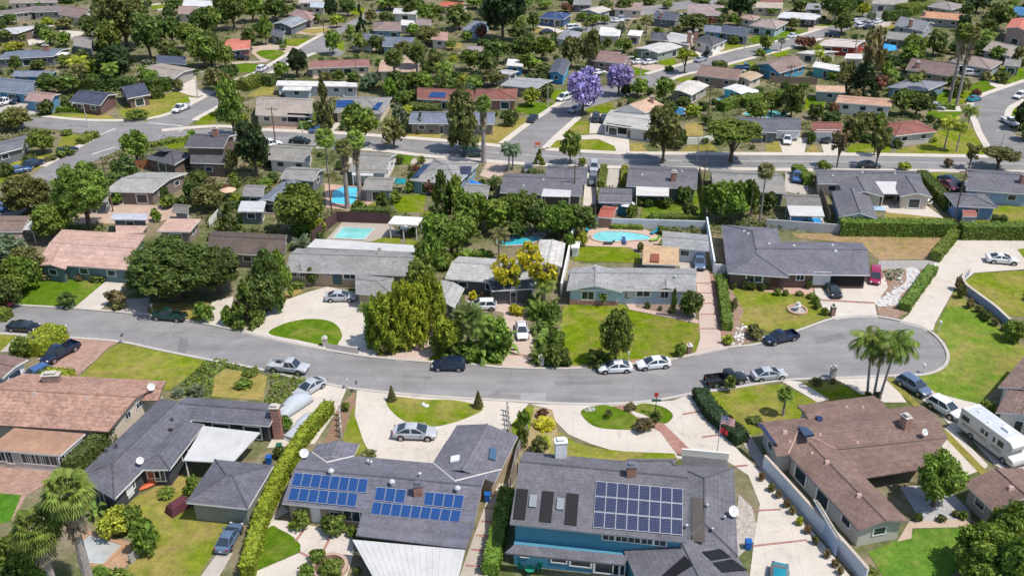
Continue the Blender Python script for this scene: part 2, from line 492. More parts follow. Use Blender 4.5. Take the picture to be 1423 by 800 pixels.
    def win(s, t, x, y, w, h, kind='window', mat=None):
        r = s.hit(t, x, y, True)
        if not r: return
        p, n = r; rz = math.atan2(n.x, -n.y); z = max(p.z, h / 2 + .02)
        loc = Vector((p.x, p.y, z)) + Vector((n.x, n.y, 0)) * .03
        if kind == 'window':
            o = s.put('window', win_mesh('window'), loc, rz, w, h)
            f = link('window_frame', win_mesh('frame'), o)
        elif kind == 'garage':
            k = 'gd%s' % (mat,)
            if k not in WIN: WIN[k] = plank_mesh(8, 4).mesh('garage_door', mat_plain(mat or (.7, .7, .68), .5, .05))
            o = s.put('garage_door', WIN[k], loc, rz, w, h)
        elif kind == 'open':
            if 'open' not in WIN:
                m = MB(); m.box((0, .0, -.5), 1, .02, 1); WIN['open'] = m.mesh('painted_garage_shade', mat_plain((.015, .015, .018), .9))  # flat near-black panel
            o = s.put('painted_garage_shade', WIN['open'], loc, rz, w, h)
        else:
            k = 'dr%s' % (mat,)
            if k not in WIN:
                m = MB(); m.box((0, 0, -.5), .9, .04, .97)
                for q in (-.2, .2):
                    for z2 in (-.4, .05): m.box((q, -.03, z2), .28, .02, .38)
                for q in (-.48, .48): m.box((q, -.01, -.5), .06, .07, 1)
                WIN[k] = m.mesh('door', mat_plain(mat or (.5, .5, .48), .5, .05))
            o = s.put('door', WIN[k], loc, rz, w, h)
        return o
    def chimney(s, t, x, y, w=.9, d=.7, h=1.3, mat=None, capmat=None, rz=0.0, base=None, pots=True):
        p = base or s.hit(t, x, y)
        if not p: return
        p = p if isinstance(p, Vector) else p[0]
        m = MB(); zb = -.8 if base is None else 0
        m.box(p + Vector((0, 0, zb)), w, d, h - zb, rz)
        o = m.obj('chimney', mat or mat_brick((.33, .12, .075)), parent=s.roof)
        c = MB(); c.box(p + Vector((0, 0, h)), w * 1.15, d * 1.15, .1, rz)
        if pots: c.box(p + Vector((0, 0, h + .1)), w * .5, d * .5, .22, rz); c.box(p + Vector((0, 0, h + .32)), w * .7, d * .7, .05, rz)
        c.obj('chimney_cap', capmat or mat_conc((.5, .47, .43)), parent=s.roof)
        return o
    def vent(s, t, x, y, kind='pipe', col=(.6, .58, .55), sc=1.0):
        p = s.hit(t, x, y)
        if not p: return
        m = MB(); c = p[0]
        if kind == 'pipe':
            m.lathe(c - Vector((0, 0, .1)), [(.09 * sc, 0), (.09 * sc, .45 * sc), (.17 * sc, .5 * sc), (.17 * sc, .6 * sc), (.04, .68 * sc)], 8)
        elif kind == 'turbine':
            m.lathe(c - Vector((0, 0, .1)), [(.2, 0), (.2, .3), (.32, .42), (.34, .58), (.22, .74), (.03, .8)], 10)
        elif kind == 'box':
            m.box(c - Vector((0, 0, .08)), .55 * sc, .5 * sc, .3 * sc, 0, top=(.75, .5))
        m.obj('roof_vent', mat_plain(col, .5, .05, .4, .2), parent=s.roof)
    def quad(s, t, q, name, mat, th=.06, lift=.06, uv=False, rows=1, cols=1, gap=.02, frame=None, label=None):
        """panels laid out in a px quad (far-left, far-right, near-right, near-left) on the roof plane"""
        h = [s.hit(t, *p) for p in q]
        ok = [x for x in h if x is not None]
        if not ok: return
        n = ok[0][1]; P = []
        for x, p in zip(h, q):
            d = ray(t, *p); P.append(x[0] if x else CAM + d * ((ok[0][0] - CAM).dot(n) / d.dot(n)))
        # keep the four on the plane of the first hit
        P = [p - n * (p - P[0]).dot(n) for p in P]
        f = lambda u, v: (P[0] * (1 - u) + P[1] * u) * (1 - v) + (P[3] * (1 - u) + P[2] * u) * v
        for i in range(rows):
            for j in range(cols):
                g = gap
                u0, u1, v0, v1 = (j + g) / cols, (j + 1 - g) / cols, (i + g) / rows, (i + 1 - g) / rows
                a, b, c, d = f(u0, v0), f(u1, v0), f(u1, v1), f(u0, v1)
                me = bpy.data.meshes.new(name); V = []
                for p in (d, c, b, a): V.append(p + n * (lift + th))
                for p in (d, c, b, a): V.append(p + n * (lift * .3))
                V = [tuple(v) for v in V]
                fs = [(0, 1, 2, 3), (0, 4, 5, 1), (1, 5, 6, 2), (2, 6, 7, 3), (3, 7, 4, 0)]
                ins = .03
                me.from_pydata(V, [], fs); me.materials.append(mat)
                if uv:
                    ul = me.uv_layers.new(name='UVMap'); co = [(0, 0), (1, 0), (1, 1), (0, 1)]
                    for k in range(4): ul.data[k].uv = co[k]
                o = link(name, me, s.roof)
                if frame:
                    m = MB(); fw = .034
                    up = n * (lift + th + .012)
                    cs = [d, c, b, a]
                    for k in range(4):
                        p0, p1 = cs[k], cs[(k + 1) % 4]; i0, i1 = p0.lerp(sum(cs, Vector()) / 4, .05), p1.lerp(sum(cs, Vector()) / 4, .05)
                        m.add([p0 + up, p1 + up, i1 + up, i0 + up], [(0, 1, 2, 3)])
                    m.obj('panel_frame', frame, parent=s.roof)
    def cover(s, t, q, z, mat, posts=True, zf=None, th=.12, name='patio_cover', skip=(), wave=0):
        """patio roof: px quad near-left, near-right, far-right, far-left at height z (far edge zf)"""
        zf = z if zf is None else zf
        P = [gp(t, *q[0], z), gp(t, *q[1], z), gp(t, *q[2], zf), gp(t, *q[3], zf)]; m = MB()
        n = 1
        V = [p for p in P] + [p - Vector((0, 0, th)) for p in P]
        m.add(V, [(0, 1, 2, 3), (7, 6, 5, 4), (0, 4, 5, 1), (1, 5, 6, 2), (2, 6, 7, 3), (3, 7, 4, 0)])
        if wave:
            for i in range(wave):
                u = (i + .5) / wave; a = P[0].lerp(P[1], u); b = P[3].lerp(P[2], u); m.tube(a + Vector((0, 0, .02)), b + Vector((0, 0, .02)), .018, n=5)
        o = m.obj(name, mat, parent=s.root)
        if posts:
            for i in (0, 1):
                if i in skip: continue
                p = P[i].lerp(sum(P, Vector()) / 4, .06); b = MB(); b.box((p.x, p.y, 0), .12, .12, p.z - th - .005)
                b.obj('post', s.trim, parent=o)
        s.W.append((P[0], P[1] - P[0], P[3] - P[0], z)) if False else None
        return o
    def valley(s, i, j, far=True, col=(.6, .58, .55)):
        """flashing where wing j (axis y) runs into slope of wing i"""
        a, b, c, d, r0, r1 = s.geo[i]; A, B, C, D, R0, R1 = s.geo[j]
        n = (c - d).cross(r0 - d) if far else (b - a).cross(r0 - a); o = d if far else a
        X = lambda p, q: p + (q - p) * ((o - p).dot(n) / (q - p).dot(n))
        v = X(R1, R0) if far else X(R0, R1)
        for e in (X(B, A), X(C, D)):
            m = MB(); m.tube(v + Vector((0, 0, .03)), e + Vector((0, 0, .03)), .08, n=5); m.obj('valley_flashing', mat_plain(col, .5), parent=s.roof)
    def dish(s, t, x, y, r=.45):
        p = s.hit(t, x, y)
        if not p: return
        m = MB(); c = p[0]; m.tube(c, c + Vector((0, 0, .7)), .04)
        dd = Vector((.25, -.6, .55)).normalized(); a = dd.orthogonal().normalized(); b = dd.cross(a); o = c + Vector((0, 0, .8)); V = [o - dd * .12]; n = 14
        for k in range(n):
            tt = 2 * math.pi * k / n; V.append(o + (a * math.cos(tt) + b * math.sin(tt)) * r)
        m.add(V, [(0, 1 + i, 1 + (i + 1) % n) for i in range(n)]); m.tube(o - dd * .1, o + dd * .4, .02)
        m.obj('satellite_dish', mat_plain((.6, .6, .6), .5, .05), parent=s.roof)
# ------------------------------------------------------------------ plants
def np_mesh(name, V, nq, mats, mi=None):
    me = bpy.data.meshes.new(name); nv = len(V)
    me.vertices.add(nv); me.vertices.foreach_set('co', np.asarray(V, dtype=np.float32).ravel())
    me.loops.add(nv); me.loops.foreach_set('vertex_index', np.arange(nv, dtype=np.int32))
    me.polygons.add(nq); me.polygons.foreach_set('loop_start', np.arange(0, nv, 4, dtype=np.int32))
    me.polygons.foreach_set('loop_total', np.full(nq, 4, dtype=np.int32))
    for m in mats: me.materials.append(m)
    if mi is not None: me.polygons.foreach_set('material_index', mi)
    me.update(calc_edges=True); me.validate(); return me
def leaf_cards(C, N, size, rg, wob=.9, asp=.62):
    """diamond cards at centres C (n,3), around normals N"""
    n = len(C); rv = rg.normal(size=(n, 3)); nn = N + wob * rv / np.linalg.norm(rv, axis=1, keepdims=True)
    nn /= np.linalg.norm(nn, axis=1, keepdims=True) + 1e-9
    a = np.cross(nn, rg.normal(size=(n, 3))); a /= np.linalg.norm(a, axis=1, keepdims=True) + 1e-9
    b = np.cross(nn, a); s = (size * rg.uniform(.6, 1.4, n))[:, None]
    q = np.stack([C - a * s, C - b * s * asp + nn * s * .12, C + a * s, C + b * s * asp - nn * s * .12], 1)
    return q.reshape(-1, 3)
CROWN = {}
def crown_mesh(kind, size, var):
    k = (kind, size, var)
    if k in CROWN: return CROWN[k]
    rg = np.random.default_rng((hash_(kind) * 31 + size * 7 + var) % 99991)
    ncl, per, ls = {0: (18, 42, .17), 1: (52, 62, .098), 2: (150, 80, .06), 3: (330, 92, .036)}[size]
    if kind == 'topiary': ncl, per, ls = 60, 30, .10
    cl = []
    rc = {0: .42, 1: .3, 2: .2, 3: .14}[size]
    for i in range(ncl * 3):
        if len(cl) >= ncl: break
        d = rg.normal(size=3); d /= np.linalg.norm(d)
        if kind == 'topiary':
            z = -1 + 2 * len(cl) / ncl; a = len(cl) * 2.4; r = (1 - z) / 2 * .8
            c = np.array([r * math.cos(a), r * math.sin(a), z]); rr = rc * (.22 + .45 * (1 - z) / 2)
        elif kind == 'cone':
            z = rg.uniform(-1, 1) ** 1; z = -1 + 2 * rg.beta(1, 1.7); r = (1 - z) / 2 * rg.uniform(.5, 1.0); a = rg.uniform(0, 6.283)
            c = np.array([r * math.cos(a), r * math.sin(a), z]); rr = rc * (.25 + .6 * (1 - z) / 2)
        elif kind == 'column':
            z = rg.uniform(-1, 1); r = (1 - max(0, z) ** 2.2 * .95) * rg.uniform(.35, .75); a = rg.uniform(0, 6.283)
            c = np.array([r * math.cos(a), r * math.sin(a), z * .86]); rr = rc * .9
        elif kind == 'plume':
            a = rg.uniform(0, 6.283); r = math.sqrt(rg.uniform(0, 1)) * .82; zt = .85 - r * r * .45 - rg.uniform(-.15, .3)
            c = np.array([r * math.cos(a), r * math.sin(a), zt - rg.uniform(.1, 1.35)]); rr = rc * .62
        elif kind == 'umbrella':
            a = rg.uniform(0, 6.283); r = math.sqrt(rg.uniform(0, 1)) * .8
            c = np.array([r * math.cos(a), r * math.sin(a), rg.uniform(-.2, .75) * (1 - r * .55)]); rr = rc * .85
        elif kind == 'sparse':
            c = d * rg.uniform(.45, .88); c[2] = c[2] * .9; rr = rc * .62
            if rg.random() < .35: continue
        else:
            q = rg.uniform(.45, .82) if rg.random() < .85 else rg.uniform(.1, .5)
            if d[2] < -.8: continue
            c = d * q; rr = rc * rg.uniform(.75, 1.25)
            lump = .86 + .2 * math.sin(3.1 * d[0] + var * 2.0) * math.cos(2.7 * d[1] + var)
            c = c * lump
        cl.append((c, rr))
    Cs, Ns, Ss = [], [], []
    for c, rr in cl:
        m = per if kind != 'sparse' else per // 2
        if kind == 'plume': m = int(m * .75)
        d = rg.normal(size=(m, 3)); d[:, 2] += .35; d /= np.linalg.norm(d, axis=1, keepdims=True)
        q = rg.uniform(.45, 1.08, m)[:, None]
        st = np.array([1, 1, .8]) if kind != 'plume' else np.array([1.05, 1.05, 1.7])
        if kind == 'umbrella': st = np.array([1.1, 1.1, .6])
        Cs.append(c + d * q * rr * st); Ns.append(d)
    C = np.concatenate(Cs); N = np.concatenate(Ns)
    if kind == 'plume': N = N * np.array([1, 1, .3])
    V = leaf_cards(C, N, ls * (1.5 if kind == 'plume' else 1), rg, .9, .3 if kind == 'plume' else .62)
    me = np_mesh('crown', V, len(V) // 4, [mat_leaf()]); CROWN[k] = me; return me
def csize(r, y): return min((0, 1, 2, 3), key=lambda k: abs(math.log((.17, .098, .06, .036)[k] * r / (.2 + max(0, y - 110) * .0022))))
def hash_(s):
    h = 7
    for ch in s: h = (h * 131 + ord(ch)) % 1000003
    return h
BARK = lambda: mat_dirt((.10, .075, .055), (.17, .13, .10), 2.5)
TRUNK = {}
def trunk_mesh(kind, var):
    k = (kind, var)
    if k in TRUNK: return TRUNK[k]
    rr = random.Random(var * 17 + 3); m = MB()
    if kind == 'palm':
        n = 12; k = 9; dx, dy = rr.uniform(-.8, .8), rr.uniform(-.8, .8); V = []
        for i in range(n + 1):
            z = i / n; r = 1.25 - .55 * z + (.35 if i == 0 else 0) + (.05 if i % 2 else 0)
            for j in range(k): V.append((dx * z * z + r * math.cos(6.2832 * j / k), dy * z * z + r * math.sin(6.2832 * j / k), z - .01))
        m.add(V, [(i * k + j, i * k + (j + 1) % k, (i + 1) * k + (j + 1) % k, (i + 1) * k + j) for i in range(n) for j in range(k)])
        m.add([(dx, dy, 1)], [])
    else:
        p = Vector((0, 0, -.02)); q = Vector((rr.uniform(-.04, .04), rr.uniform(-.04, .04), .5)); m.tube(p, q, .085, .055, 8)
        nl = 7 if kind != 'limbs' else 11
        for i in range(nl):
            a = 6.283 * i / nl + rr.uniform(-.4, .4); st = p.lerp(q, rr.uniform(.55, 1)); e = Vector((math.cos(a) * rr.uniform(.22, .4), math.sin(a) * rr.uniform(.22, .4), rr.uniform(.78, 1.0)))
            m.tube(st, e, .042, .022, 6)
            for j in range(3):
                a2 = a + rr.uniform(-1, 1); e2 = e + Vector((math.cos(a2) * rr.uniform(.15, .4), math.sin(a2) * rr.uniform(.15, .4), rr.uniform(.05, .3))); m.tube(e, e2, .022, .008, 5)
        m.tube(q, Vector((q.x, q.y, 1.15)), .05, .015, 6)
    TRUNK[k] = m.mesh('trunk', mat_dirt((.26, .23, .21), (.36, .32, .30), 3) if kind == 'palm' else BARK()); return TRUNK[k]
def frond_mesh(kind, var):
    k = ('frond', kind, var)
    if k in CROWN: return CROWN[k]
    rg = np.random.default_rng(var * 5 + hash_(kind) % 97); Q = []
    def quad(a, b, c, d): Q.extend([a, b, c, d])
    if kind == 'fan':
        nf = 58
        for i in range(nf):
            az = i * 2.39996 + rg.uniform(-.2, .2); el = 1.15 - 2.0 * (i / nf) + rg.uniform(-.15, .15)
            dr = np.array([math.cos(az) * math.cos(el), math.sin(az) * math.cos(el), math.sin(el)])
            L = rg.uniform(.42, .58); b0 = dr * .05; tip = dr * L
            s = np.cross(dr, [0, 0, 1.]); s /= np.linalg.norm(s) + 1e-9; u = np.cross(s, dr)
            quad(b0 - s * .01, b0 + s * .01, tip + s * .01, tip - s * .01)
            nb = 15
            for j in range(nb):
                t = (j / (nb - 1) - .5) * 3.6; w = .034
                d2 = dr * math.cos(t) + s * math.sin(t); d2 = d2 - u * .1
                e = tip + d2 * rg.uniform(.33, .44) + np.array([0, 0, -.16 * abs(math.sin(t)) - .10]); sd = np.cross(d2, u); sd /= np.linalg.norm(sd) + 1e-9
                mid = tip + d2 * .2
                quad(tip, mid + sd * w, e, mid - sd * w)
    elif kind == 'skirt':
        for i in range(90):
            az = rg.uniform(0, 6.283); z0 = rg.uniform(-.9, -.05); r = .14 + .1 * rg.random(); o = np.array([math.cos(az) * .1, math.sin(az) * .1, z0])
            e = np.array([math.cos(az) * (r + .12), math.sin(az) * (r + .12), z0 - rg.uniform(.25, .45)]); s = np.array([-math.sin(az), math.cos(az), 0]) * .07
            quad(o - s * .5, o + s * .5, e + s, e - s)
    else:      # feather fronds
        nf = {'feather': 17, 'date': 60, 'sago': 30, 'banana': 14}[kind]
        for i in range(nf):
            az = i * 2.39996 + rg.uniform(-.25, .25); el0 = 1.35 - 1.5 * (i / nf) if kind != 'date' else 1.4 - 2.1 * i / nf
            L = rg.uniform(.85, 1.1); ns = 12; p = np.zeros(3); el = el0; P = [p]; D = []
            for j in range(ns):
                d = np.array([math.cos(az) * math.cos(el), math.sin(az) * math.cos(el), math.sin(el)]); D.append(d)
                p = p + d * L / ns; P.append(p); el -= (.15 if kind in ('feather', 'banana') else .1)
            s = np.array([-math.sin(az), math.cos(az), 0])
            if kind == 'banana':
                for j in range(2, ns):
                    w0 = .13 * math.sin(math.pi * (j - 1) / ns) + .02; w1 = .13 * math.sin(math.pi * j / ns) + .01
                    quad(P[j] - s * w0, P[j] + s * w0, P[j + 1] + s * w1, P[j + 1] - s * w1)
                continue
            for j in range(1, ns):
                for sg in (-1, 1):
                    for h in (0, .5):
                        o = P[j] * (1 - h) + P[j + 1] * h; w = .3 * math.sin(math.pi * (j + h + .6) / (ns + 1)) + .05
                        e = o + s * sg * w + D[j] * .14 + np.array([0, 0, -.16 * w / .3 - .02]); m = (o + e) / 2 + np.array([0, 0, .02])
                        quad(o, m + D[j] * .03, e, m - D[j] * .03)
                quad(P[j] - s * .012, P[j] + s * .012, P[j + 1] + s * .01, P[j + 1] - s * .01)
    me = np_mesh('fronds', np.array(Q), len(Q) // 4, [mat_leaf()]); CROWN[k] = me; return me
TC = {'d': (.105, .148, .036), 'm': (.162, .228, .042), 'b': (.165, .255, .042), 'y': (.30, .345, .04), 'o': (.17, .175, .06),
      'g': (.15, .20, .12), 'p': (.34, .28, .60), 'r': (.20, .10, .065), 'k': (.045, .075, .028), 'Y': (.52, .50, .04), 'n': (.20, .17, .08)}
CW = {'d': 'dark green', 'm': 'mid green', 'b': 'bright green', 'y': 'yellow green', 'o': 'olive green', 'g': 'grey green', 'p': 'purple flowering', 'r': 'reddish', 'k': 'very dark green', 'Y': 'golden yellow', 'n': 'brownish'}
TREES = []
def tree(t, kind, cx, yt, yb, w, c, label=None, cat=None, group=None, var=None, base=None, col=None):
    """crown/plant traced by its px box: centre x, top y, ground y, width (tile pixels)"""
    X, Yb = px(t, cx, yb); _, Yt = px(t, cx, yt); w = w / TL[t][2]
    var = R.randrange(3) if var is None else var
    B = gp('p', X if base is None else px(t, base, yb)[0], Yb)
    zc = F / scale_at(B); r = max(.25, w / 2 / (F / zc)) * (1.08 if B.y < 150 else .98)
    q0 = gp('p', X, Yb)
    fan = kind in ('fan', 'feather', 'date', 'skirtfan')
    cbf = {'tree': .1, 'shrub': 0.0, 'cone': .04, 'topiary': 0, 'column': .05, 'plume': .0, 'umbrella': .36, 'sparse': .34, 'oak': .04, 'sago': 0, 'banana': 0, 'hedge': 0}.get(kind, 0)
    lo, hi = .4, 45.0
    for _ in range(40):
        H = (lo + hi) / 2
        if fan: cz, b = H, r * .55
        elif kind in ('sago', 'banana'): cz, b = H * .35, H * .65
        else: cz, b = H * (1 + cbf) / 2, H * (1 - cbf) / 2
        P = Vector((B.x, B.y, cz)); u, v = proj(P); dl = math.atan2(CH - cz, B.y)
        top = v - scale_at(P) * math.sqrt((b * math.cos(dl)) ** 2 + (r * math.sin(dl)) ** 2) * (.93 if not fan else .8)
        if top > Yt: lo = H
        else: hi = H
    tx = (X - 711.5) / F * (F / scale_at(Vector((B.x, B.y, cz))))
    if base is None: B.x = tx
    q0 = B.copy(); q0.x = tx
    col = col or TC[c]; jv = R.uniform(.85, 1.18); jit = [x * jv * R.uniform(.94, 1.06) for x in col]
    rot = R.uniform(0, 6.28)
    if kind in ('shrub', 'sago', 'banana'):
        if kind == 'shrub':
            me = crown_mesh('tree', csize(r, B.y), var); o = link('shrub', me, None, (B.x, B.y, cz * .92), jit); o.scale = (r, r, b * 1.06)
        else:
            me = frond_mesh(kind, var); o = link('tropical_plant', me, None, (B.x, B.y, .25), jit); o.scale = (r, r, max(.6, H * .8))
        o.rotation_euler.z = rot; root = o
    else:
        nm = 'palm_tree' if fan else {'plume': 'bamboo_clump', 'cone': 'conifer', 'topiary': 'topiary_cone', 'column': 'cypress'}.get(kind, 'tree')
        root = empty(nm, (B.x, B.y, 0))
        if fan:
            H = cz; tr = link('trunk', trunk_mesh('palm', var), root); rt = min(.3 if H > 15 else .5, max(.14, H * (.015 if kind in ('feather', 'fan') else .032))); tr.scale = (rt, rt, H)
            dx = tr.data.vertices[-1].co; ly = math.atan2(tx - B.x, H); tr.rotation_euler.y = ly; tip = Vector((dx.x * rt + tx - B.x, dx.y * rt, H * math.cos(ly)))
            fr = link('fronds', frond_mesh('fan' if kind == 'skirtfan' else kind, var), root, tip, jit); fr.scale = (r, r, r); fr.rotation_euler.z = rot
            if kind == 'skirtfan':
                sk = link('dead_frond_skirt', frond_mesh('skirt', var), root, tip, (.34, .27, .19)); sk.scale = (r * 1.1, r * 1.1, H * .32)
        else:
            ck = {'oak': 'tree', 'hedge': 'tree'}.get(kind, kind)
            tr = link('trunk', trunk_mesh('limbs' if kind == 'sparse' else 'tree', var), root); tr.scale = (r * .95 if kind != 'column' else r * .5, r * .95 if kind != 'column' else r * .5, cz); tr.rotation_euler.z = rot
            cr = link('crown', crown_mesh(ck, csize(r, B.y), var), root, (q0.x - B.x, 0, cz), jit)
            cr.scale = (r, r * R.uniform(.9, 1.1), b); cr.rotation_euler.z = rot
    TREES.append(dict(o=root, kind=kind, c=c, px=(X, (Yt + Yb) / 2), base=(X, Yb), r=r, H=H, label=label, cat=cat, group=group))
    return root
def hedge(t, pts, w, h, c, label=None, smooth=False, dens=26, size=.16, name='hedge', cat='hedge', z0=0.0, top=1.0):
    """clipped hedge along a ground polyline: leafy box with an uneven skin"""
    P = [gp(t, *p) for p in pts]
    if smooth: P = [Vector((*q, 0)) for q in smooth_poly([(p.x, p.y) for p in P], False, 4)]
    rg = np.random.default_rng(int(abs(P[0].x * 31 + P[0].y * 17)) + 5); C, N = [], []
    col = TC[c] if isinstance(c, str) else c
    far = P[0].y > 170
    if far: dens, size = dens * .35, size * 1.7
    for i in range(len(P) - 1):
        d = P[i + 1] - P[i]; L = d.length
        if L < .05: continue
        d /= L; n = Vector((-d.y, d.x, 0))
        for off, nn, ext in ((w / 2, n, h), (-w / 2, -n, h), (None, Vector((0, 0, 1)), w)):
            k = max(3, int(L * ext * dens)); u = rg.uniform(-.01, 1.01, k) * L; v = rg.uniform(0, 1, k) * ext
            for a, b in zip(u, v):
                bump = .04 * math.sin(a * 1.9 + b) + .03 * math.sin(a * 4.3) + rg.uniform(-.1, .05)
                q = P[i] + d * a
                if off is None: q = q + n * (b - w / 2) * (1 if top == 1 else top); z = h + bump
                else:
                    fall = 1 if top == 1 else 1 - (1 - top) * b / h
                    q = q + n * (off * fall + (bump if off > 0 else -bump)); z = b
                C.append((q.x, q.y, z + z0)); N.append(tuple(nn))
        for e, s in ((P[i], -1), (P[i + 1], 1)):
            if (s < 0 and i == 0) or (s > 0 and i == len(P) - 2):
                k = int(w * h * dens)
                for _ in range(k):
                    q = e + n * rg.uniform(-w / 2, w / 2) + d * s * rg.uniform(-.08, .08); C.append((q.x, q.y, rg.uniform(0, h) + z0)); N.append(tuple(d * s))
    V = leaf_cards(np.array(C), np.array(N), size, rg, .75); nq = len(V) // 4
    # solid leafy core under the skin
    core = []; mats = [mat_leaf()]
    for i in range(len(P) - 1):
        d = (P[i + 1] - P[i]); n = Vector((-d.y, d.x, 0)).normalized() * w * .44; nt = n * top
        a0, a1, b0, b1 = P[i] - n, P[i] + n, P[i + 1] - n, P[i + 1] + n
        t0, t1, s0, s1 = P[i] - nt, P[i] + nt, P[i + 1] - nt, P[i + 1] + nt
        f = lambda p, z: (p.x, p.y, z + z0)
        for qd in ((f(t0, h * .94), f(s0, h * .94), f(s1, h * .94), f(t1, h * .94)), (f(a0, 0), f(b0, 0), f(s0, h * .94), f(t0, h * .94)), (f(b1, 0), f(a1, 0), f(t1, h * .94), f(s1, h * .94)), (f(a1, 0), f(a0, 0), f(t0, h * .94), f(t1, h * .94)), (f(b0, 0), f(b1, 0), f(s1, h * .94), f(s0, h * .94))):
            core += list(qd)
    V = np.concatenate([V, np.array(core)]); me = np_mesh(name, V, len(V) // 4, mats)
    o = link(name, me, None, None, [x * R.uniform(.9, 1.1) for x in col])
    m = P[len(P) // 2]
    TREES.append(dict(o=o, kind='hedge', c=c if isinstance(c, str) else 'b', px=proj(m), base=proj(m), r=w, H=h, label=label, cat=cat, group=None)); return o
def groundcover(name, t, pts, c, h=.35, dens=22, size=.2, label=None, cat='ground cover', kind='stuff', n=None):
    W = [gp(t, *p) for p in pts]; P = [(w.x, w.y) for w in W]; rg = np.random.default_rng(int(abs(P[0][0] * 13 + P[0][1] * 3)))
    xs, ys = [p[0] for p in P], [p[1] for p in P]; ar = (max(xs) - min(xs)) * (max(ys) - min(ys)); C = []
    for _ in range(int(ar * dens)):
        x, y = rg.uniform(min(xs), max(xs)), rg.uniform(min(ys), max(ys))
        if inpoly(x, y, P): C.append((x, y, h * (.3 + .7 * rg.random()) * (.6 + .4 * math.sin(x * 1.7) * math.cos(y * 1.3))))
    C = np.array(C); N = np.tile([0, 0, 1.], (len(C), 1)); V = leaf_cards(C, N, size, rg, .9)
    o = link(name, np_mesh(name, V, len(V) // 4, [mat_leaf()]), None, None, TC[c] if isinstance(c, str) else c)
    return tag(o, label, cat, None, kind)
# ------------------------------------------------------------------ vehicles
def loft_body(m, st, mi=0):
    """st: list of (x, half width, z bottom, z belt, z top). Rounded-shoulder car body from end to end"""
    n = len(st); V = []
    for x, w, zb, zs, zt in st:
        ring = [(w * .82, zb), (w * .97, zb + .10), (w, (zb + zs) / 2), (w * .98, zs), (w * .90, zs + (zt - zs) * .7), (w * .66, zt)]
        ring = [(-y, z) for y, z in ring] + [(y, z) for y, z in reversed(ring)]
        V += [(x, y, z) for y, z in ring]
    k = 12; fs = []
    for i in range(n - 1):
        for j in range(k):
            fs.append((i * k + j, i * k + (j + 1) % k, (i + 1) * k + (j + 1) % k, (i + 1) * k + j))
    fs += [tuple(range(k)), tuple(reversed(range((n - 1) * k, n * k)))]
    m.add(V, fs, mi)
CARSPEC = {
 # L, W, lower stations (x, hw, zb, zs, zt), greenhouse: base rear x, base front x, roof rear x, roof front x, belt z, roof z, half widths base/roof
 'sedan': dict(st=[(-2.36, .74, .42, .66, .78), (-2.28, .84, .3, .74, .93), (-1.9, .9, .24, .84, 1.0), (-1.2, .92, .22, .86, 1.0), (0, .92, .22, .86, .98), (.9, .91, .22, .82, .95), (1.6, .9, .24, .74, .87), (2.1, .84, .26, .64, .76), (2.32, .7, .34, .56, .62)],
               gh=(-2.0, 1.3, -.95, .18, .93, 1.44, .82, .59), wh=(-1.42, 1.45, .345)),
 'suv': dict(st=[(-2.3, .78, .46, .8, .98), (-2.24, .87, .36, .9, 1.08), (-1.6, .93, .28, .95, 1.1), (0, .94, .28, .95, 1.08), (.95, .93, .28, .92, 1.06), (1.6, .91, .3, .86, .99), (2.1, .86, .32, .74, .86), (2.28, .72, .4, .62, .7)],
             gh=(-2.18, 1.3, -1.75, .3, 1.04, 1.66, .85, .66), wh=(-1.4, 1.4, .38)),
 'van': dict(st=[(-2.5, .82, .42, .9, 1.08), (-2.44, .92, .32, .95, 1.12), (-1.6, .97, .26, 1.0, 1.12), (0, .98, .26, 1.0, 1.1), (1.2, .96, .26, .94, 1.05), (1.9, .93, .28, .82, .93), (2.35, .84, .32, .66, .76), (2.5, .7, .4, .58, .64)],
             gh=(-2.42, 1.75, -2.3, .7, 1.04, 1.8, .9, .72), wh=(-1.5, 1.55, .36)),
 'pickup': dict(st=[(-.35, .93, .4, .98, 1.1), (.3, .96, .38, .98, 1.1), (1.35, .95, .38, .96, 1.1), (1.9, .93, .4, .93, 1.06), (2.5, .9, .42, .86, .98), (2.75, .78, .48, .74, .84)],
                gh=(-.32, 1.55, -.2, .8, 1.05, 1.84, .84, .7), wh=(-1.75, 1.72, .42), bed=(-2.75, -.36, .94, .5, 1.12)),
 'coupe': dict(st=[(-2.25, .76, .4, .68, .82), (-2.15, .86, .3, .78, .95), (-1.6, .92, .24, .84, .98), (-.8, .93, .22, .84, .96), (.3, .92, .22, .82, .95), (1.1, .92, .22, .78, .9), (1.8, .88, .24, .68, .79), (2.2, .74, .32, .56, .64)],
               gh=(-1.85, 1.1, -.75, .0, .9, 1.34, .79, .56), wh=(-1.35, 1.4, .34)),
}
def frustum(gh):
    x0, x1, r0, r1, zb, zt, wb, wr = gh
    return [(x0, -wb, zb), (x1, -wb, zb), (x1, wb, zb), (x0, wb, zb), (r0, -wr, zt), (r1, -wr, zt), (r1, wr, zt), (r0, wr, zt)]
def glass_quad(m, q, ins, off, mi=0):
    q = [Vector(p) for p in q]; c = sum(q, Vector()) / len(q); n = (q[1] - q[0]).cross(q[3] - q[0]).normalized()
    if n.dot(c - Vector((0, 0, .8))) < 0: n = -n
    k = []
    for p in q:
        d = c - p; k.append(p + d.normalized() * min(ins * 1.3, d.length * .45) + n * off)
    kk = [p - n * .03 for p in k]
    m.add(k + kk, [(0, 1, 2, 3), (0, 4, 5, 1), (1, 5, 6, 2), (2, 6, 7, 3), (3, 7, 4, 0)], mi)
def sm_(me):
    me.polygons.foreach_set('use_smooth', [True] * len(me.polygons)); me.set_sharp_from_angle(angle=rad(32)); return me
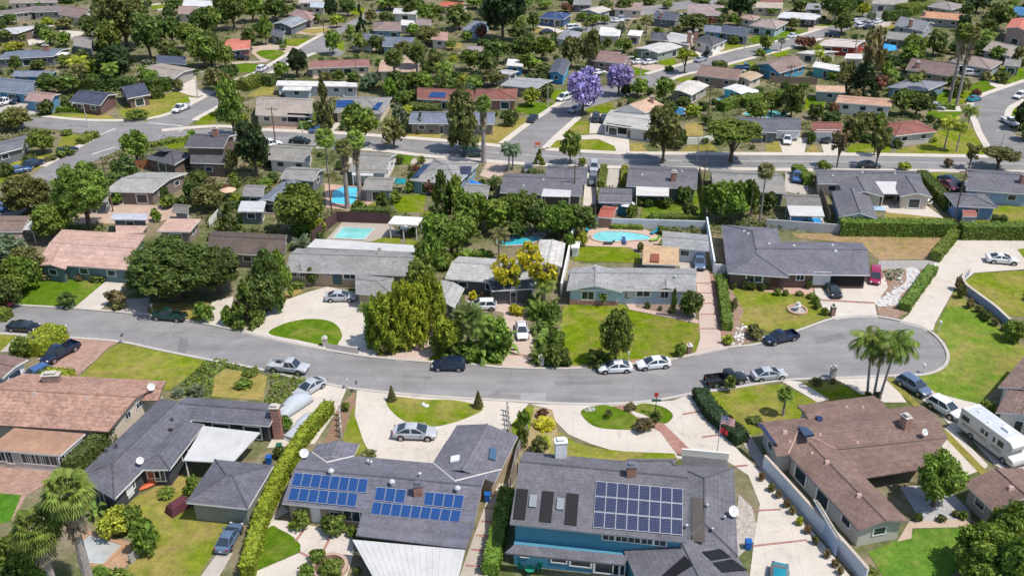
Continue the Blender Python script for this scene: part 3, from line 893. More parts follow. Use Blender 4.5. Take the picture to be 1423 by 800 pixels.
def car_meshes(kind, far=False):
    sp = CARSPEC[kind]; gh = sp['gh']; V = frustum(gh); paint = mat_objcol(); gl = GLASS()
    dark = mat_plain((.02, .02, .022), .6, .1)
    b = MB(); loft_body(b, sp['st'])
    mid = [((V[4][0] + V[5][0]) / 2, y, V[4][2] + .05) for y in (-V[6][1] * .8, V[6][1] * .8)]
    x0, x1, r0, r1, zb, zt, wb, wr = gh
    # roof with crown: extra ring
    top = [(r0 + .12, -wr * .8, zt + .045), (r1 - .12, -wr * .8, zt + .045), (r1 - .12, wr * .8, zt + .045), (r0 + .12, wr * .8, zt + .045)]
    b.add(V + top, [(0, 1, 5, 4), (1, 2, 6, 5), (2, 3, 7, 6), (3, 0, 4, 7), (4, 5, 9, 8), (5, 6, 10, 9), (6, 7, 11, 10), (7, 4, 8, 11), (8, 9, 10, 11)])
    if 'bed' in sp:
        xr, xf, hw, zf, zt2 = sp['bed']; t = .07; ln = xf - xr; cx = (xr + xf) / 2
        b.box((cx, 0, .4), ln, hw * 2 * .96, .24)
        for s in (-1, 1): b.box((cx, s * (hw - t / 2), .642), ln, t, zt2 - .64)
        b.box((xr + t / 2, 0, .644), t * .98, hw * 2 - 2 * t - .01, zt2 - .66)
        b.box((xr - .06, 0, .45), .12, hw * 1.9, .2, mi=1)
    for s in (-1, 1):       # mirrors, arches
        b.box((gh[1] - .42, s * (gh[6] + .16), gh[4] + .02), .16, .2, .14)
        for wx in sp['wh'][:2]:
            hw = .915 if kind != 'pickup' else .93; b.tube((wx, s * (hw - .3), sp['wh'][2] * 1.02), (wx, s * (hw + .012), sp['wh'][2] * 1.02), sp['wh'][2] * 1.2, n=14, mi=1)
    stf, stb = sp['st'][-1], sp['st'][0]
    b.box((stf[0] - .03, 0, stf[2] + .03), .09, 1.0, .14, mi=1)
    xb = sp['bed'][0] - .12 if 'bed' in sp else stb[0]
    b.box((xb - .012, 0, .55), .03, .34, .15, mi=2)
    g = {'windshield': (1, 2, 6, 5), 'rear_window': (3, 0, 4, 7), 'left': (2, 3, 7, 6), 'right': (0, 1, 5, 4)}
    parts = {}
    for nme, idx in g.items():
        q = MB(); quad = [V[i] for i in idx]
        if nme in ('left', 'right'):
            xm = (x0 + x1) / 2 * .5 + (r0 + r1) / 2 * .5
            lo = lambda a, bb, f: tuple(Vector(a).lerp(Vector(bb), f))
            f = .5
            A, B_, C_, D_ = quad; m1, m2 = lo(A, B_, f), lo(D_, C_, f)
            glass_quad(q, [A, m1, m2, D_], .075, .012); glass_quad(q, [m1, B_, C_, m2], .075, .012)
        else: glass_quad(q, quad, .07, .012)
        parts[nme] = q
    if far:
        for q in parts.values(): b.add(q.v, q.f, 1)
        for s in (-1, 1):
            for wx in sp['wh'][:2]: b.tube((wx, s * .74, sp['wh'][2]), (wx, s * .955, sp['wh'][2]), sp['wh'][2], n=10, mi=1); b.tube((wx, s * .94, sp['wh'][2]), (wx, s * .965, sp['wh'][2]), sp['wh'][2] * .6, n=8, mi=2)
        return b.mesh('car', paint, gl, mat_plain((.45, .45, .46), .35, .05, .5, .6))
    out = [('body', sm_(b.mesh('body', paint, dark, mat_plain((.7, .7, .68), .5))))]
    for nme, q in parts.items(): out.append((nme if 'w' in nme else 'side_window', q.mesh('glass', gl)))
    ty = MB(); ty.tube((0, -.115, 0), (0, .115, 0), 1, n=18); rim = MB(); rim.tube((0, -.125, 0), (0, .125, 0), .64, n=14); rim.tube((0, -.135, 0), (0, .135, 0), .16, n=8)
    out.append(('wheel', ty.mesh('tyre', dark), rim.mesh('rim', mat_plain((.42, .42, .44), .3, .05, .5, .8)), sp['wh']))
    hl = MB(); tl = MB(); stf2 = sp['st'][-2]
    for s in (-1, 1):
        q = MB(); q.box((stf2[0] + .08, s * stf2[1] * .74, stf2[3] - .06), .2, .34, .13, -s * .5); out.append(('headlight', q.mesh('headlight', mat_plain((.75, .77, .8), .1, .02, .6))))
        q = MB(); xr2 = (sp['bed'][0] if 'bed' in sp else sp['st'][1][0]) + .0
        q.box((xr2 - .015, s * (.82 if 'bed' in sp else sp['st'][1][1] * .8), .74), .1, .2 if 'bed' in sp else .3, .18, 0); out.append(('taillight', q.mesh('taillight', mat_plain((.3, .01, .01), .2, .05, .5))))
    return out
CARP = {}
CARS = []
PAINT = {'white': (.72, .73, .74), 'silver': (.42, .44, .47), 'black': (.012, .014, .018), 'navy': (.010, .019, .05), 'blue': (.05, .12, .30), 'steel': (.10, .15, .24), 'red': (.28, .02, .03), 'maroon': (.16, .015, .03), 'magenta': (.30, .01, .07), 'green': (.01, .04, .035), 'grey': (.14, .15, .16), 'teal': (.01, .22, .30), 'ltblue': (.27, .42, .60), 'gold': (.35, .29, .2)}
def car(t, kind, rear, front, paint, label=None, near=True, z=0.0, sc=.96, cat=None, group=None):
    a, b = gp(t, *rear, z), gp(t, *front, z); c = (a + b) / 2; rz = math.atan2(b.y - a.y, b.x - a.x)
    k = (kind, near)
    if k not in CARP:
        nm = {'pickup': 'pickup_truck', 'van': 'minivan', 'suv': 'sport_utility_vehicle'}.get(kind, 'car')
        if not near: CARP[k] = car_meshes(kind, True)
        else:
            root = empty(nm); CARP[k] = root
            for it in car_meshes(kind):
                if it[0] == 'wheel':
                    x0, x1, wr = it[3]
                    for wx in (x0, x1):
                        for s in (-1, 1):
                            w = link('wheel', it[1], root, (wx, s * (.85 if kind != 'pickup' else .86), wr)); w.scale = (wr, 1, wr); link('rim', it[2], w)
                else: link(it[0], it[1], root)
            root['_used'] = 0
    nm = {'pickup': 'pickup_truck', 'van': 'minivan', 'suv': 'sport_utility_vehicle'}.get(kind, 'car')
    if near:
        root = CARP[k]
        if root['_used']: o = copy_tree(root)
        else: o = root
        root['_used'] = 1
        for ch in o.children:
            if ch.name.startswith('body'): ch.color = (*PAINT[paint], 1)
    else:
        o = link(nm, CARP[k]); o.color = (*PAINT[paint], 1)
    o.location = (c.x, c.y, z + .03); o.rotation_euler = (0, 0, rz); o.scale = (sc, sc, sc)
    CARS.append(dict(o=o, kind=kind, c=paint, px=proj(c), label=label, cat=cat or {'pickup': 'pickup truck', 'van': 'van', 'suv': 'car'}.get(kind, 'car'), group=group or 'cars parked along the streets and driveways', loc=c))
    return o
def named(root, label, cat, group=None): return tag(root, label, cat, group)
# ------------------------------------------------------------------ small street and garden things
WOOD = lambda: mat_dirt((.11, .075, .055), (.17, .12, .09), 3)
def h_from_top(t, base, top):
    B = gp(t, *base); v = (px(t, *top)[1] - 400) / F; return CH - B.y * math.tan(TH + math.atan(v)), B
def utility_pole(t, base, top, label, arm=True, r=.14, mat=None, name='utility_pole', cat='utility pole', rz=.2):
    H, B = h_from_top(t, base, top); root = empty(name, B); m = MB(); m.tube((0, 0, 0), (0, 0, H), r, r * .65, 9); m.obj('pole', mat or WOOD(), parent=root)
    if arm:
        for z in (H - .5, H - 1.5)[: 2 if H > 9 else 1]:
            a = MB(); a.box((0, 0, z), 2.4, .12, .14, rz); a.obj('crossarm', WOOD(), parent=root)
        for x in (-1.05, -.5, .5, 1.05):
            i = MB(); i.lathe((x * math.cos(rz), x * math.sin(rz), H - .36), [(.03, 0), (.07, .04), (.04, .1), (.07, .14), (.02, .2)], 8); i.obj('insulator', mat_plain((.3, .25, .22), .3), parent=root)
        if H > 10:
            tr = MB(); tr.lathe((.32, -.1, H - 2.9), [(.2, 0), (.24, .06), (.24, .75), (.2, .82)], 12); tr.obj('transformer', mat_plain((.35, .36, .36), .5), parent=root)
    return tag(root, label, cat, 'wooden utility poles with crossarms' if arm else None)
def street_lamp(t, base, top, label, arm=1.8, dirx=-1):
    H, B = h_from_top(t, base, top); root = empty('street_lamp', B); g = mat_conc((.42, .41, .38), .05)
    m = MB(); m.lathe((0, 0, 0), [(.2, 0), (.2, .25), (.12, .35), (.07, H)], 10); m.obj('pole', g, parent=root)
    a = MB(); a.tube((0, 0, H - .12), (dirx * arm, 0, H + .25), .045, .035); a.obj('arm', g, parent=root)
    l = MB(); l.box((dirx * (arm + .25), 0, H + .17), .7, .26, .13, 0, top=(.8, .7)); l.obj('lamp_head', mat_plain((.5, .5, .5), .4), parent=root)
    return tag(root, label, 'street lamp', 'street lamps beside the streets')
def wall_(name, t, pts, h, w, mat, label, cat='wall', smooth=False, capm=None):
    o = strip(name, t, pts, w, h, mat, -.05, smooth, label=label, cat=cat)
    if capm:
        c = strip('wall_cap', t, pts, w + .1, .07, capm, h - .05, smooth); c.parent = o
    return o
def plank_fence(t, pts, h, mat, label, name='fence', smooth=False):
    P = [gp(t, *p) for p in pts]; root = empty(name, P[0]); m = MB(); po = MB()
    for i in range(len(P) - 1):
        d = P[i + 1] - P[i]; L = d.length; d /= L; rz = math.atan2(d.y, d.x); k = max(2, int(L / .22))
        if k > 260: k = 260
        for j in range(k):
            c = P[i] + d * (L * (j + .5) / k); hh = h + R.uniform(-.03, .03); m.box(c - P[0], L / k * .96, .035, hh, rz)
        for j in range(int(L / 2.6) + 1):
            c = P[i] + d * min(L, j * 2.6); n = Vector((-d.y, d.x, 0)) * .08; q = MB(); q.box(c + n - P[0], .11, .11, h + .05, rz)
            if j < 25: q.obj('post', mat, parent=root)
    m.obj('boards', mat, parent=root); return tag(root, label, 'fence')
def pool(t, pts, label, smooth=True, cop=(.52, .40, .33), water=(.16, .52, .58), cw=.45, copm=None):
    P = [px(t, *p) for p in pts]
    if smooth: P = smooth_poly(P)
    W = [gp('p', *p) for p in P]; c = sum(W, Vector()) / len(W); n = len(W)
    root = empty('swimming_pool', c)
    O = [c + (w - c) * (1 + cw / (w - c).length) for w in W]; m = MB(); V = []
    for z, L in ((.06, O), (.17, O), (.17, W), (.07, W)): V += [(p.x - c.x, p.y - c.y, z) for p in L]
    fs = []
    for k in range(3):
        for i in range(n): fs.append((k * n + i, k * n + (i + 1) % n, (k + 1) * n + (i + 1) % n, (k + 1) * n + i))
    m.add(V, fs); m.obj('coping', copm or mat_conc(cop, .08), parent=root)
    wme = bpy.data.meshes.new('water'); wme.from_pydata([(p.x - c.x, p.y - c.y, .09) for p in W], [], [tuple(range(n))]); wme.materials.append(mat_water(water)); wme.update()
    if wme.polygons[0].normal.z < 0: wme.flip_normals()
    link('water', wme, root); return tag(root, label, 'swimming pool', 'backyard swimming pools')
def umbrella(t, p, r, h, col, label, ribs=8):
    B = gp(t, *p); root = empty('patio_umbrella', B); m = MB(); m.tube((0, 0, .05), (0, 0, h), .03); m.obj('pole', mat_plain((.5, .5, .5), .4), parent=root)
    b = MB(); b.lathe((0, 0, 0), [(.28, 0), (.28, .06), (.06, .1)], 12); b.obj('base', mat_plain((.1, .1, .1), .7), parent=root)
    c = MB(); V = [(0, 0, h + .05)]
    for i in range(ribs): a = 6.283 * i / ribs; V.append((r * math.cos(a), r * math.sin(a), h - .45))
    for i in range(ribs): a = 6.283 * (i + .5) / ribs; V.append((r * .9 * math.cos(a), r * .9 * math.sin(a), h - .43))
    fs = []
    for i in range(ribs): fs += [(0, 1 + i, 1 + ribs + i), (0, 1 + ribs + i, 1 + (i + 1) % ribs)]
    V2 = [(x, y, z - .03) for x, y, z in V]; c.add(V, fs); c.add(V2, [f[::-1] for f in fs]); c.obj('canopy', mat_plain(col, .7, .05), parent=root)
    return tag(root, label, 'umbrella')
def mailbox(t, base, label, brick=False, h=1.15, col=(.75, .74, .72)):
    B = gp(t, *base); root = empty('mailbox', B); m = MB()
    if brick: m.box((0, 0, 0), .62, .62, h, .1); m.obj('pillar', mat_brick((.30, .14, .10)) if label[0] == 'b' else mat_conc((.5, .46, .42)), parent=root); c = MB(); c.box((0, 0, h), .74, .74, .1, .1); c.obj('cap', mat_conc((.55, .5, .46)), parent=root)
    else: m.box((0, 0, 0), .1, .1, h - .02, .1); m.obj('post', mat_plain((.6, .58, .55), .7), parent=root)
    b = MB(); z = h + .1 if brick else h; n = 8; V = []
    for y in (-.26, .26):
        V += [(-.12, y, z), (.12, y, z)] + [(.12 * math.cos(a), y, z + .13 + .12 * math.sin(a)) for a in [math.pi * i / n for i in range(n + 1)]]
    k = n + 3; b.add(V, [tuple(range(k))[::-1], tuple(range(k, 2 * k))] + [(i, (i + 1) % k, k + (i + 1) % k, k + i) for i in range(k)]); b.obj('box', mat_plain(col, .5), parent=root)
    return tag(root, label, 'mailbox')
def bin_(t, base, col, label, rz=0.0):
    B = gp(t, *base); root = empty('wheelie_bin', B); root.rotation_euler.z = rz; m = MB(); m.box((0, 0, .08), .5, .55, .9, 0, top=(1.2, 1.2)); m.obj('body', mat_plain(col, .5, .05), parent=root)
    l = MB(); l.box((0, 0, .985), .66, .72, .08, 0, top=(.9, .9)); l.obj('lid', mat_plain(tuple(c * .8 for c in col), .5, .05), parent=root)
    for s in (-1, 1): w = MB(); w.tube((s * .2, .28, .12), (s * .26, .28, .12), .12); w.obj('wheel', mat_plain((.02, .02, .02), .7), parent=root)
    return tag(root, label, 'bin')
def table_set(t, p, label, r=.75, col=(.7, .69, .66), chairs=4):
    B = gp(t, *p); root = empty('patio_table', B); m = MB(); m.lathe((0, 0, .7), [(r, 0), (r, .05)], 16); m.obj('tabletop', mat_plain(col, .5), parent=root)
    for i in range(3): a = 2.1 * i; l = MB(); l.tube((.45 * math.cos(a), .45 * math.sin(a), 0), (.2 * math.cos(a), .2 * math.sin(a), .695), .03); l.obj('leg', mat_plain((.2, .2, .2), .5), parent=root)
    tag(root, label, 'table')
    for i in range(chairs):
        a = 6.283 * i / chairs + .5; c = B + Vector((math.cos(a), math.sin(a), 0)) * (r + .45); ch = empty('patio_chair', c); ch.rotation_euler.z = a
        s = MB(); s.box((0, 0, .42), .5, .5, .05); s.obj('seat', mat_plain(col, .6), parent=ch); k = MB(); k.box((.25, 0, .46), .05, .5, .5); k.obj('backrest', mat_plain(col, .6), parent=ch)
        for x in (-.2, .2):
            for y in (-.2, .2): q = MB(); q.box((x, y, 0), .04, .04, .42); q.obj('leg', mat_plain((.2, .2, .2), .5), parent=ch)
        tag(ch, 'chair drawn up to the ' + ' '.join(label.split()[:8]), 'chair', 'patio chairs')
    return root
def covered_car(t, rear, front, label, col=(.42, .46, .50)):
    a, b = gp(t, *rear), gp(t, *front); c = (a + b) / 2; m = MB(); sp = CARSPEC['sedan']
    st = [(x * 1.04, .95, .12, .7, {0: .86, 1: 1.0, 2: 1.12, 3: 1.46, 4: 1.5, 5: 1.15, 6: 1.0, 7: .88, 8: .7}[i]) for i, (x, *_) in enumerate(sp['st'])]
    st = [(x, w, zb, zs * (.9 if z < 1.2 else 1.0), z) for (x, w, zb, zs, z) in st]
    V = []; n = len(st)
    for x, w, zb, zs, zt in st:
        ring = [(w * 1.02, .08), (w, .5), (w * .95, min(zs + .1, zt - .1)), (w * .68, zt - .04), (w * .25, zt)]
        V += [(x, -y, z) for y, z in ring] + [(x, y, z) for y, z in reversed(ring)]
    fs = [(i * 10 + j, i * 10 + (j + 1) % 10, (i + 1) * 10 + (j + 1) % 10, (i + 1) * 10 + j) for i in range(n - 1) for j in range(10)] + [tuple(range(10)), tuple(reversed(range((n - 1) * 10, n * 10)))]
    m.add(V, fs); o = m.obj('covered_car', mat_plain(col, .75, .1), smooth=True); o.location = c; o.rotation_euler.z = math.atan2(b.y - a.y, b.x - a.x)
    return tag(o, label, 'covered car', 'cars under grey covers')
def rocks(t, pts, n, label, smin=.2, smax=.6, col=(.55, .53, .5), name='rock', group='pale garden rocks'):
    W = [gp(t, *p) for p in pts]; P = [(w.x, w.y) for w in W]; xs, ys = [p[0] for p in P], [p[1] for p in P]; k = 0; me = None
    if 'rock' not in WIN:
        m = bmesh.new(); bmesh.ops.create_icosphere(m, subdivisions=2, radius=.5); rr = random.Random(3)
        for v in m.verts: v.co *= 1 + .25 * math.sin(v.co.x * 9 + 1) * math.cos(v.co.y * 8) + rr.uniform(-.06, .06)
        me = bpy.data.meshes.new('rock'); m.to_mesh(me); m.free(); WIN['rock'] = me; me.materials.append(mat_objcol(.9, 0, .2))
    for _ in range(n * 30):
        if k >= n: break
        x, y = R.uniform(min(xs), max(xs)), R.uniform(min(ys), max(ys))
        if not inpoly(x, y, P): continue
        jv = R.uniform(.72, 1.12); s = R.uniform(smin, smax); o = link(name, WIN['rock'], None, (x, y, s * .18), [c * jv for c in col]); o.scale = (s, s * R.uniform(.7, 1.2), s * .65); o.rotation_euler.z = R.uniform(0, 6)
        tag(o, label, 'rock', group); k += 1
def shed(t, a, b, c, h, col, rcol, label, pitch=.2):
    H = House(label, rcol, col, [(t, a, b, c, 'x')], eave=h, pitch=pitch, over=.2, label=label, cat='shed', auto=False, name='garden_shed'); return H
# ------------------------------------------------------------------ setting: ground, roads, paving, lawns (all traced in photo pixels, laid on the ground plane)
gm = NT('yard_ground')
_b = gm.noise(.09, 6, .65, dist=.8); _m = gm.noise(.8, 5, .7); _f = gm.noise(6, 4, .8)
_c = gm.mix(gm.rng(_b, 0, 1, .42, .6), (.10, .12, .04), (.22, .185, .12))
_c = gm.mix(gm.rng(_m, 0, .6, .52, .7), _c, (.24, .21, .15))
GROUND = gm.out(gm.scalecol(_c, gm.mul(gm.rng(_m, .75, 1.25), gm.rng(_f, .7, 1.3))), .95, .1)
g = MB(); g.add([(-1050, -200, 0), (1050, -200, 0), (1050, 1600, 0), (-1050, 1600, 0)], [(0, 1, 2, 3)]); tag(g.obj('ground', GROUND), kind='structure')
ASPH = mat_asphalt(); ASPH2 = mat_asphalt((.24, .232, .23))
def P_(t, pts): return [px(t, *p) for p in pts]
# the curving street with its cul-de-sac
north = P_('m0', [(-120, 148), (80, 165), (380, 182), (760, 215), (940, 242), (1100, 272), (1309, 318)]) + P_('m1', [(190, 362), (380, 399), (560, 427), (830, 450), (1100, 467)]) + P_('m2', [(0, 480), (280, 487), (470, 478), (660, 462), (850, 440), (980, 412), (1130, 380)]) + P_('m3', [(60, 360), (250, 296), (400, 242), (470, 227), (560, 219), (640, 221), (760, 242), (880, 277), (950, 327), (990, 385), (998, 430)])
south = P_('m3', [(980, 468), (930, 495), (860, 509), (760, 511), (520, 521), (190, 533), (0, 560)]) + P_('m2', [(1100, 583), (960, 600), (740, 640), (480, 655), (230, 650), (0, 636)]) + P_('m1', [(1000, 624), (800, 610), (500, 580), (330, 550), (180, 520), (0, 478)]) + P_('m0', [(1200, 455), (1050, 430), (800, 380), (620, 342), (380, 322), (0, 300), (-120, 292)])
street = north + south
sheet('street', 'p', street, ASPH, 6)
strip('kerb', 'p', north + south[:1], .42, .13, KERB, side=.25, kind='structure')
strip('kerb', 'p', south, .42, .13, KERB, side=.25, kind='structure')
sheet('gutter', 'p', [(688, 546), (757, 546), (760, 558), (725, 556), (722, 548)], mat_conc((.30, .29, .28)), 7)
sheet('street_patch', 'm2', [(92, 598), (216, 604), (212, 642), (84, 636)], mat_asphalt((.31, .31, .305)), 7)
sheet('street_patch', 'm3', [(250, 462), (385, 458), (405, 500), (275, 512)], mat_asphalt((.22, .217, .22)), 7)
for q in ([(455, 477), (500, 484), (498, 492), (452, 485)], [(770, 530), (850, 528), (850, 533), (772, 535)], [(1130, 470), (1170, 462), (1176, 470), (1136, 478)], [(250, 468), (262, 470), (258, 492), (246, 490)], [(560, 520), (600, 523), (600, 527), (560, 524)]): sheet('street_patch', 'p', q, mat_asphalt((.205, .198, .197)), 7)
# main road and cross street, side streets
main_n = [(225, 184), (300, 178), (368, 183), (440, 186), (520, 191), (564, 194), (640, 200), (700, 206), (760, 210), (810, 213), (870, 215.5), (950, 216), (1040, 216.5), (1200, 217.5), (1480, 221)]
main_s = [(1480, 238), (1300, 236), (1150, 235), (1000, 233), (860, 231), (760, 228), (662, 221), (596, 215.5), (522, 207), (440, 203), (370, 200), (300, 196), (240, 190)]
sheet('main_road', 'p', main_n + main_s, ASPH2, 6)
diag = [(-40, 318), (59, 233), (104, 208), (135, 192), (206, 168), (236, 160), (275, 142), (324, 115), (360, 101), (392, 82), (421, 65), (449, 50), (480, 33), (520, 14), (534, 14), (492, 36), (462, 54), (440, 73), (406, 86), (368, 105), (328, 126), (305, 146), (275, 164), (255, 180), (230, 192), (162, 210), (121, 229), (90, 246), (-10, 330)]
sheet('cross_street', 'p', diag, mat_asphalt((.235, .227, .225)), 5)
sheet('cross_street', 'p', [(-60, 153), (55, 164), (125, 169), (195, 168), (235, 172), (240, 185), (170, 195), (135, 189), (85, 181), (36, 176), (-60, 172)], ASPH2, 4)
side = [(700, 201), (730, 177), (759, 158), (785, 141), (830, 124), (862, 113), (897, 105), (941, 93), (1009, 74), (1051, 65), (1095, 56), (1140, 42), (1165, 34), (1200, 21), (1225, 9), (1240, -8), (1262, -8), (1250, 10), (1228, 24), (1190, 38), (1140, 53), (1093, 67), (1051, 78), (1009, 89), (983, 97), (950, 103), (910, 118), (880, 130), (850, 140), (818, 150), (802, 162), (771, 190), (752, 206), (752, 211), (700, 208)]
sheet('side_street', 'p', side, mat_asphalt((.23, .222, .22)), 5)
rightst = [(1480, 92), (1423, 114), (1370, 132), (1352, 142), (1352, 155), (1358, 172), (1362, 183), (1375, 204), (1372, 216), (1480, 222), (1480, 215), (1428, 200), (1406, 182), (1398, 165), (1402, 150), (1423, 138), (1480, 118)]
sheet('side_street', 'p', rightst, mat_asphalt((.225, .22, .218)), 5)
sheet('side_street', 'p', [(840, 45), (868, 28), (905, 20), (960, 12), (1010, 5), (1010, -4), (950, 2), (890, 10), (850, 20), (800, 44)], ASPH2, 5)
sheet('side_street', 'p', [(438, 72), (452, 62), (466, 66), (480, 74), (470, 79)], ASPH2, 4)
for L in ([(225, 183), (300, 177), (368, 182), (440, 185), (520, 190), (564, 193), (640, 199), (698, 205)], [(758, 209), (810, 212), (870, 214.5), (950, 215), (1040, 215.5), (1200, 216.5), (1372, 219)]):
    strip('sidewalk', 'p', [(a, b - 1.2) for a, b in L], 1.9, .12, CONC, kind='structure')
strip('sidewalk', 'p', [(1480, 240), (1300, 238), (1150, 237), (1000, 235), (860, 233), (760, 230), (662, 223), (596, 217.5), (522, 209), (440, 205)], 1.6, .12, CONC, kind='structure')
for L in ([(59, 232), (104, 207), (130, 193)], [(60, 162), (125, 167.5), (195, 166.5), (236, 158), (275, 140), (324, 113.5), (360, 99), (421, 63), (449, 48)], [(271, 168), (277, 163), (308, 146), (330, 126)],
          [(368, 106), (406, 87), (438, 74)], [(697, 200), (728, 176), (757, 157), (783, 140)], [(757, 207), (774, 190), (804, 163)], [(897, 103.5), (941, 91.5), (1009, 72.5), (1051, 63.5), (1095, 54.5), (1140, 40.5)],
          [(912, 119), (952, 104), (985, 98), (1011, 90), (1053, 79), (1095, 68), (1142, 54)], [(1425, 112), (1370, 130.5), (1350, 141), (1349, 155), (1356, 173), (1360, 184), (1372, 205)], [(1425, 139), (1404, 151), (1400, 165)]):
    strip('sidewalk', 'p', L, 1.5, .12, CONC, kind='structure')
# worn lane lines of the main road and crossing
LINE = mat_plain((.55, .54, .5), .8, .2)
def road_line(pts, w=.16): strip('road_marking', 'p', pts, w, .004, LINE, z0=.0935, kind='structure')
road_line([(600, 207), (700, 214), (760, 218), (870, 223), (1040, 225), (1300, 227), (1430, 229)], .14)
road_line([(600, 206.3), (700, 213.3), (760, 217.3), (870, 222.3), (1040, 224.3), (1300, 226.3), (1430, 228.3)], .12)
road_line([(330, 190), (440, 194.5), (520, 199)], .14)
for a, b in (((128, 215), (160, 205)), ((140, 188), (161, 179)), ((206, 171), (254, 176)), ((248, 184), (264, 176))): road_line([a, b], .45)
# ---- driveways and paths
D = lambda t, pts, m=None, lv=4, sm=False, n='driveway': sheet(n, t, pts, m or CONC, lv, sm)
PINK = mat_conc((.50, .40, .345), .1); PAVER = mat_brick((.42, .27, .21), (.34, .24, .2), 1.0); REDB = mat_brick((.36, .17, .135), (.42, .3, .26), 1.0); TANP = mat_conc((.46, .37, .30))
D('m0', [(630, 30), (545, 30), (375, 172), (500, 188), (610, 95)]); D('m0', [(640, 130), (760, 120), (740, 212), (600, 198)], CONC2)
D('m0', [(1075, 140), (1180, 115), (1150, 268), (1010, 245)]); D('m0', [(1210, 300), (1309, 205), (1330, 320)])
D('m0', [(170, 470), (330, 326), (400, 321), (613, 342), (540, 378), (490, 432), (380, 522), (330, 560), (60, 560)], PAVER, 4); D('m0', [(0, 304), (235, 308), (150, 395), (0, 395)], CONC2, 3)
D('m1', [(-10, 322), (-120, 290), (0, 228), (90, 150), (250, 92), (345, 66), (560, 108), (640, 180), (640, 340), (580, 424), (370, 396), (180, 360)])
D('m1', [(640, 425), (760, 340), (890, 283), (915, 385), (835, 445), (700, 440)], PINK); D('m1', [(735, 366), (900, 374), (898, 382), (730, 374)], REDB, 5)
D('m1', [(1225, 470), (1245, 390), (1285, 210), (1200, 190), (1060, 200), (1040, 120), (1330, 100), (1345, 470)], PINK, 4); D('m2', [(0, 180), (70, 190), (100, 232), (150, 330), (165, 470), (-10, 475)], PINK, 4); D('m2', [(0, 400), (150, 412), (150, 420), (0, 408)], REDB, 5)
D('m1', [(325, 552), (445, 576), (400, 680), (280, 860), (40, 880), (120, 740), (225, 625)])
D('p', [(496, 541), (560, 546), (640, 553), (735, 560), (722, 576), (702, 600), (690, 640), (640, 660), (540, 650), (520, 640), (505, 612), (493, 577)])
D('p', [(735, 561), (850, 562.5), (936, 556), (962, 546), (1001, 594), (1030, 630), (1062, 658), (1190, 810), (1040, 815), (1050, 735), (1056, 700), (1040, 660), (1010, 640), (940, 637), (905, 632), (860, 628), (820, 616), (790, 603), (773, 586), (764, 568)])
D('b2', [(505, 10), (560, 8), (612, 62), (725, 78), (890, 238), (806, 238), (725, 130), (600, 68)], REDB, 7, n='path')
D('b2', [(825, 47), (920, 32), (925, 39), (830, 54)], REDB, 6, n='path'); D('b2', [(917, 152), (1000, 142), (1002, 149), (920, 160)], REDB, 6, n='path'); D('b2', [(1065, 288), (1130, 282), (1132, 290), (1068, 296)], REDB, 6, n='path')
D('b3', [(0, 494), (150, 486), (152, 494), (0, 502)], REDB, 6, n='path'); D('b3', [(20, 655), (270, 628), (272, 636), (22, 664)], REDB, 6, n='path')
D('b1', [(1085, 370), (1175, 370), (1125, 560), (1060, 810), (925, 810), (1000, 600)], CONC2, 4, n='path')
for y0, x0, x1 in ((420, 1075, 1160), (478, 1050, 1142), (540, 1030, 1125), (605, 1005, 1105), (672, 985, 1090), (745, 955, 1072)): D('b1', [(x0, y0), (x1, y0 + 8), (x1, y0 + 17), (x0 - 2, y0 + 9)], REDB, 5, n='path')
D('b1', [(60, 540), (130, 545), (430, 600), (440, 690), (400, 820), (-20, 820), (-20, 780), (190, 690), (190, 650), (150, 612), (40, 574)], CONC, 3)
D('b1', [(200, 585), (165, 635), (175, 640), (210, 588)], REDB, 5, n='path'); D('b1', [(335, 598), (292, 680), (303, 684), (345, 600)], REDB, 5, n='path'); D('b1', [(190, 683), (235, 705), (232, 714), (185, 692)], REDB, 5, n='path')
D('b1', [(105, 470), (140, 500), (60, 545), (35, 570)], CONC2, 4, n='path')
D('b0', [(-60, 285), (310, 320), (180, 390), (120, 430), (60, 540), (0, 560), (-60, 560)], PAVER, 2, n='patio'); D('b0', [(930, 800), (1010, 690), (1080, 690), (1010, 810)], CONC2, 4)
D('m2', [(968, -20), (1036, -20), (1056, 60), (1078, 230), (1135, 382), (965, 416), (992, 330), (986, 200)], PINK); D('m2', [(1040, 0), (1056, 0), (1098, 240), (1150, 372), (1120, 380), (1078, 240)], REDB, 5, n='path')
for y in (45, 95, 147, 202, 275): D('m2', [(972, y), (1062 + y * .06, y), (1062 + y * .06, y + 5), (972, y + 5)], REDB, 6, n='path')
D('m2', [(596, 122), (660, 122), (668, 170), (985, 234), (985, 254), (810, 216), (636, 182)], mat_conc((.5, .36, .30)), 5, n='path')
D('n3', [(325, 620), (330, 600), (690, 600), (705, 650), (640, 742), (655, 815), (440, 815), (380, 760), (340, 690)]); D('n3', [(355, 710), (640, 726), (640, 734), (360, 718)], REDB, 6, n='path'); D('m3', [(180, 62), (330, 72), (320, 110), (60, 90)], mat_conc((.5, .34, .28)), 4, n='path')
D('n3', [(925, 560), (945, 515), (1060, 396), (1500, 400), (1500, 575), (1393, 560), (1140, 578), (1040, 662), (945, 830), (930, 880), (760, 826), (810, 790)])
D('m3', [(420, 522), (692, 510), (745, 570), (800, 650), (650, 650), (560, 602), (480, 552)]); D('m3', [(150, 532), (262, 546), (408, 634), (350, 650)], CONC, 4, n='path'); D('m3', [(725, 513), (845, 509), (905, 590), (1090, 640), (1180, 660), (1260, 800), (1050, 800), (960, 700)])
D('b3', [(890, 130), (930, 100), (1110, 285), (1100, 300), (1010, 335), (900, 240)], CONC, 4); D('b3', [(960, 90), (1000, 60), (1320, 260), (1320, 390), (1140, 285)], CONC2, 5)
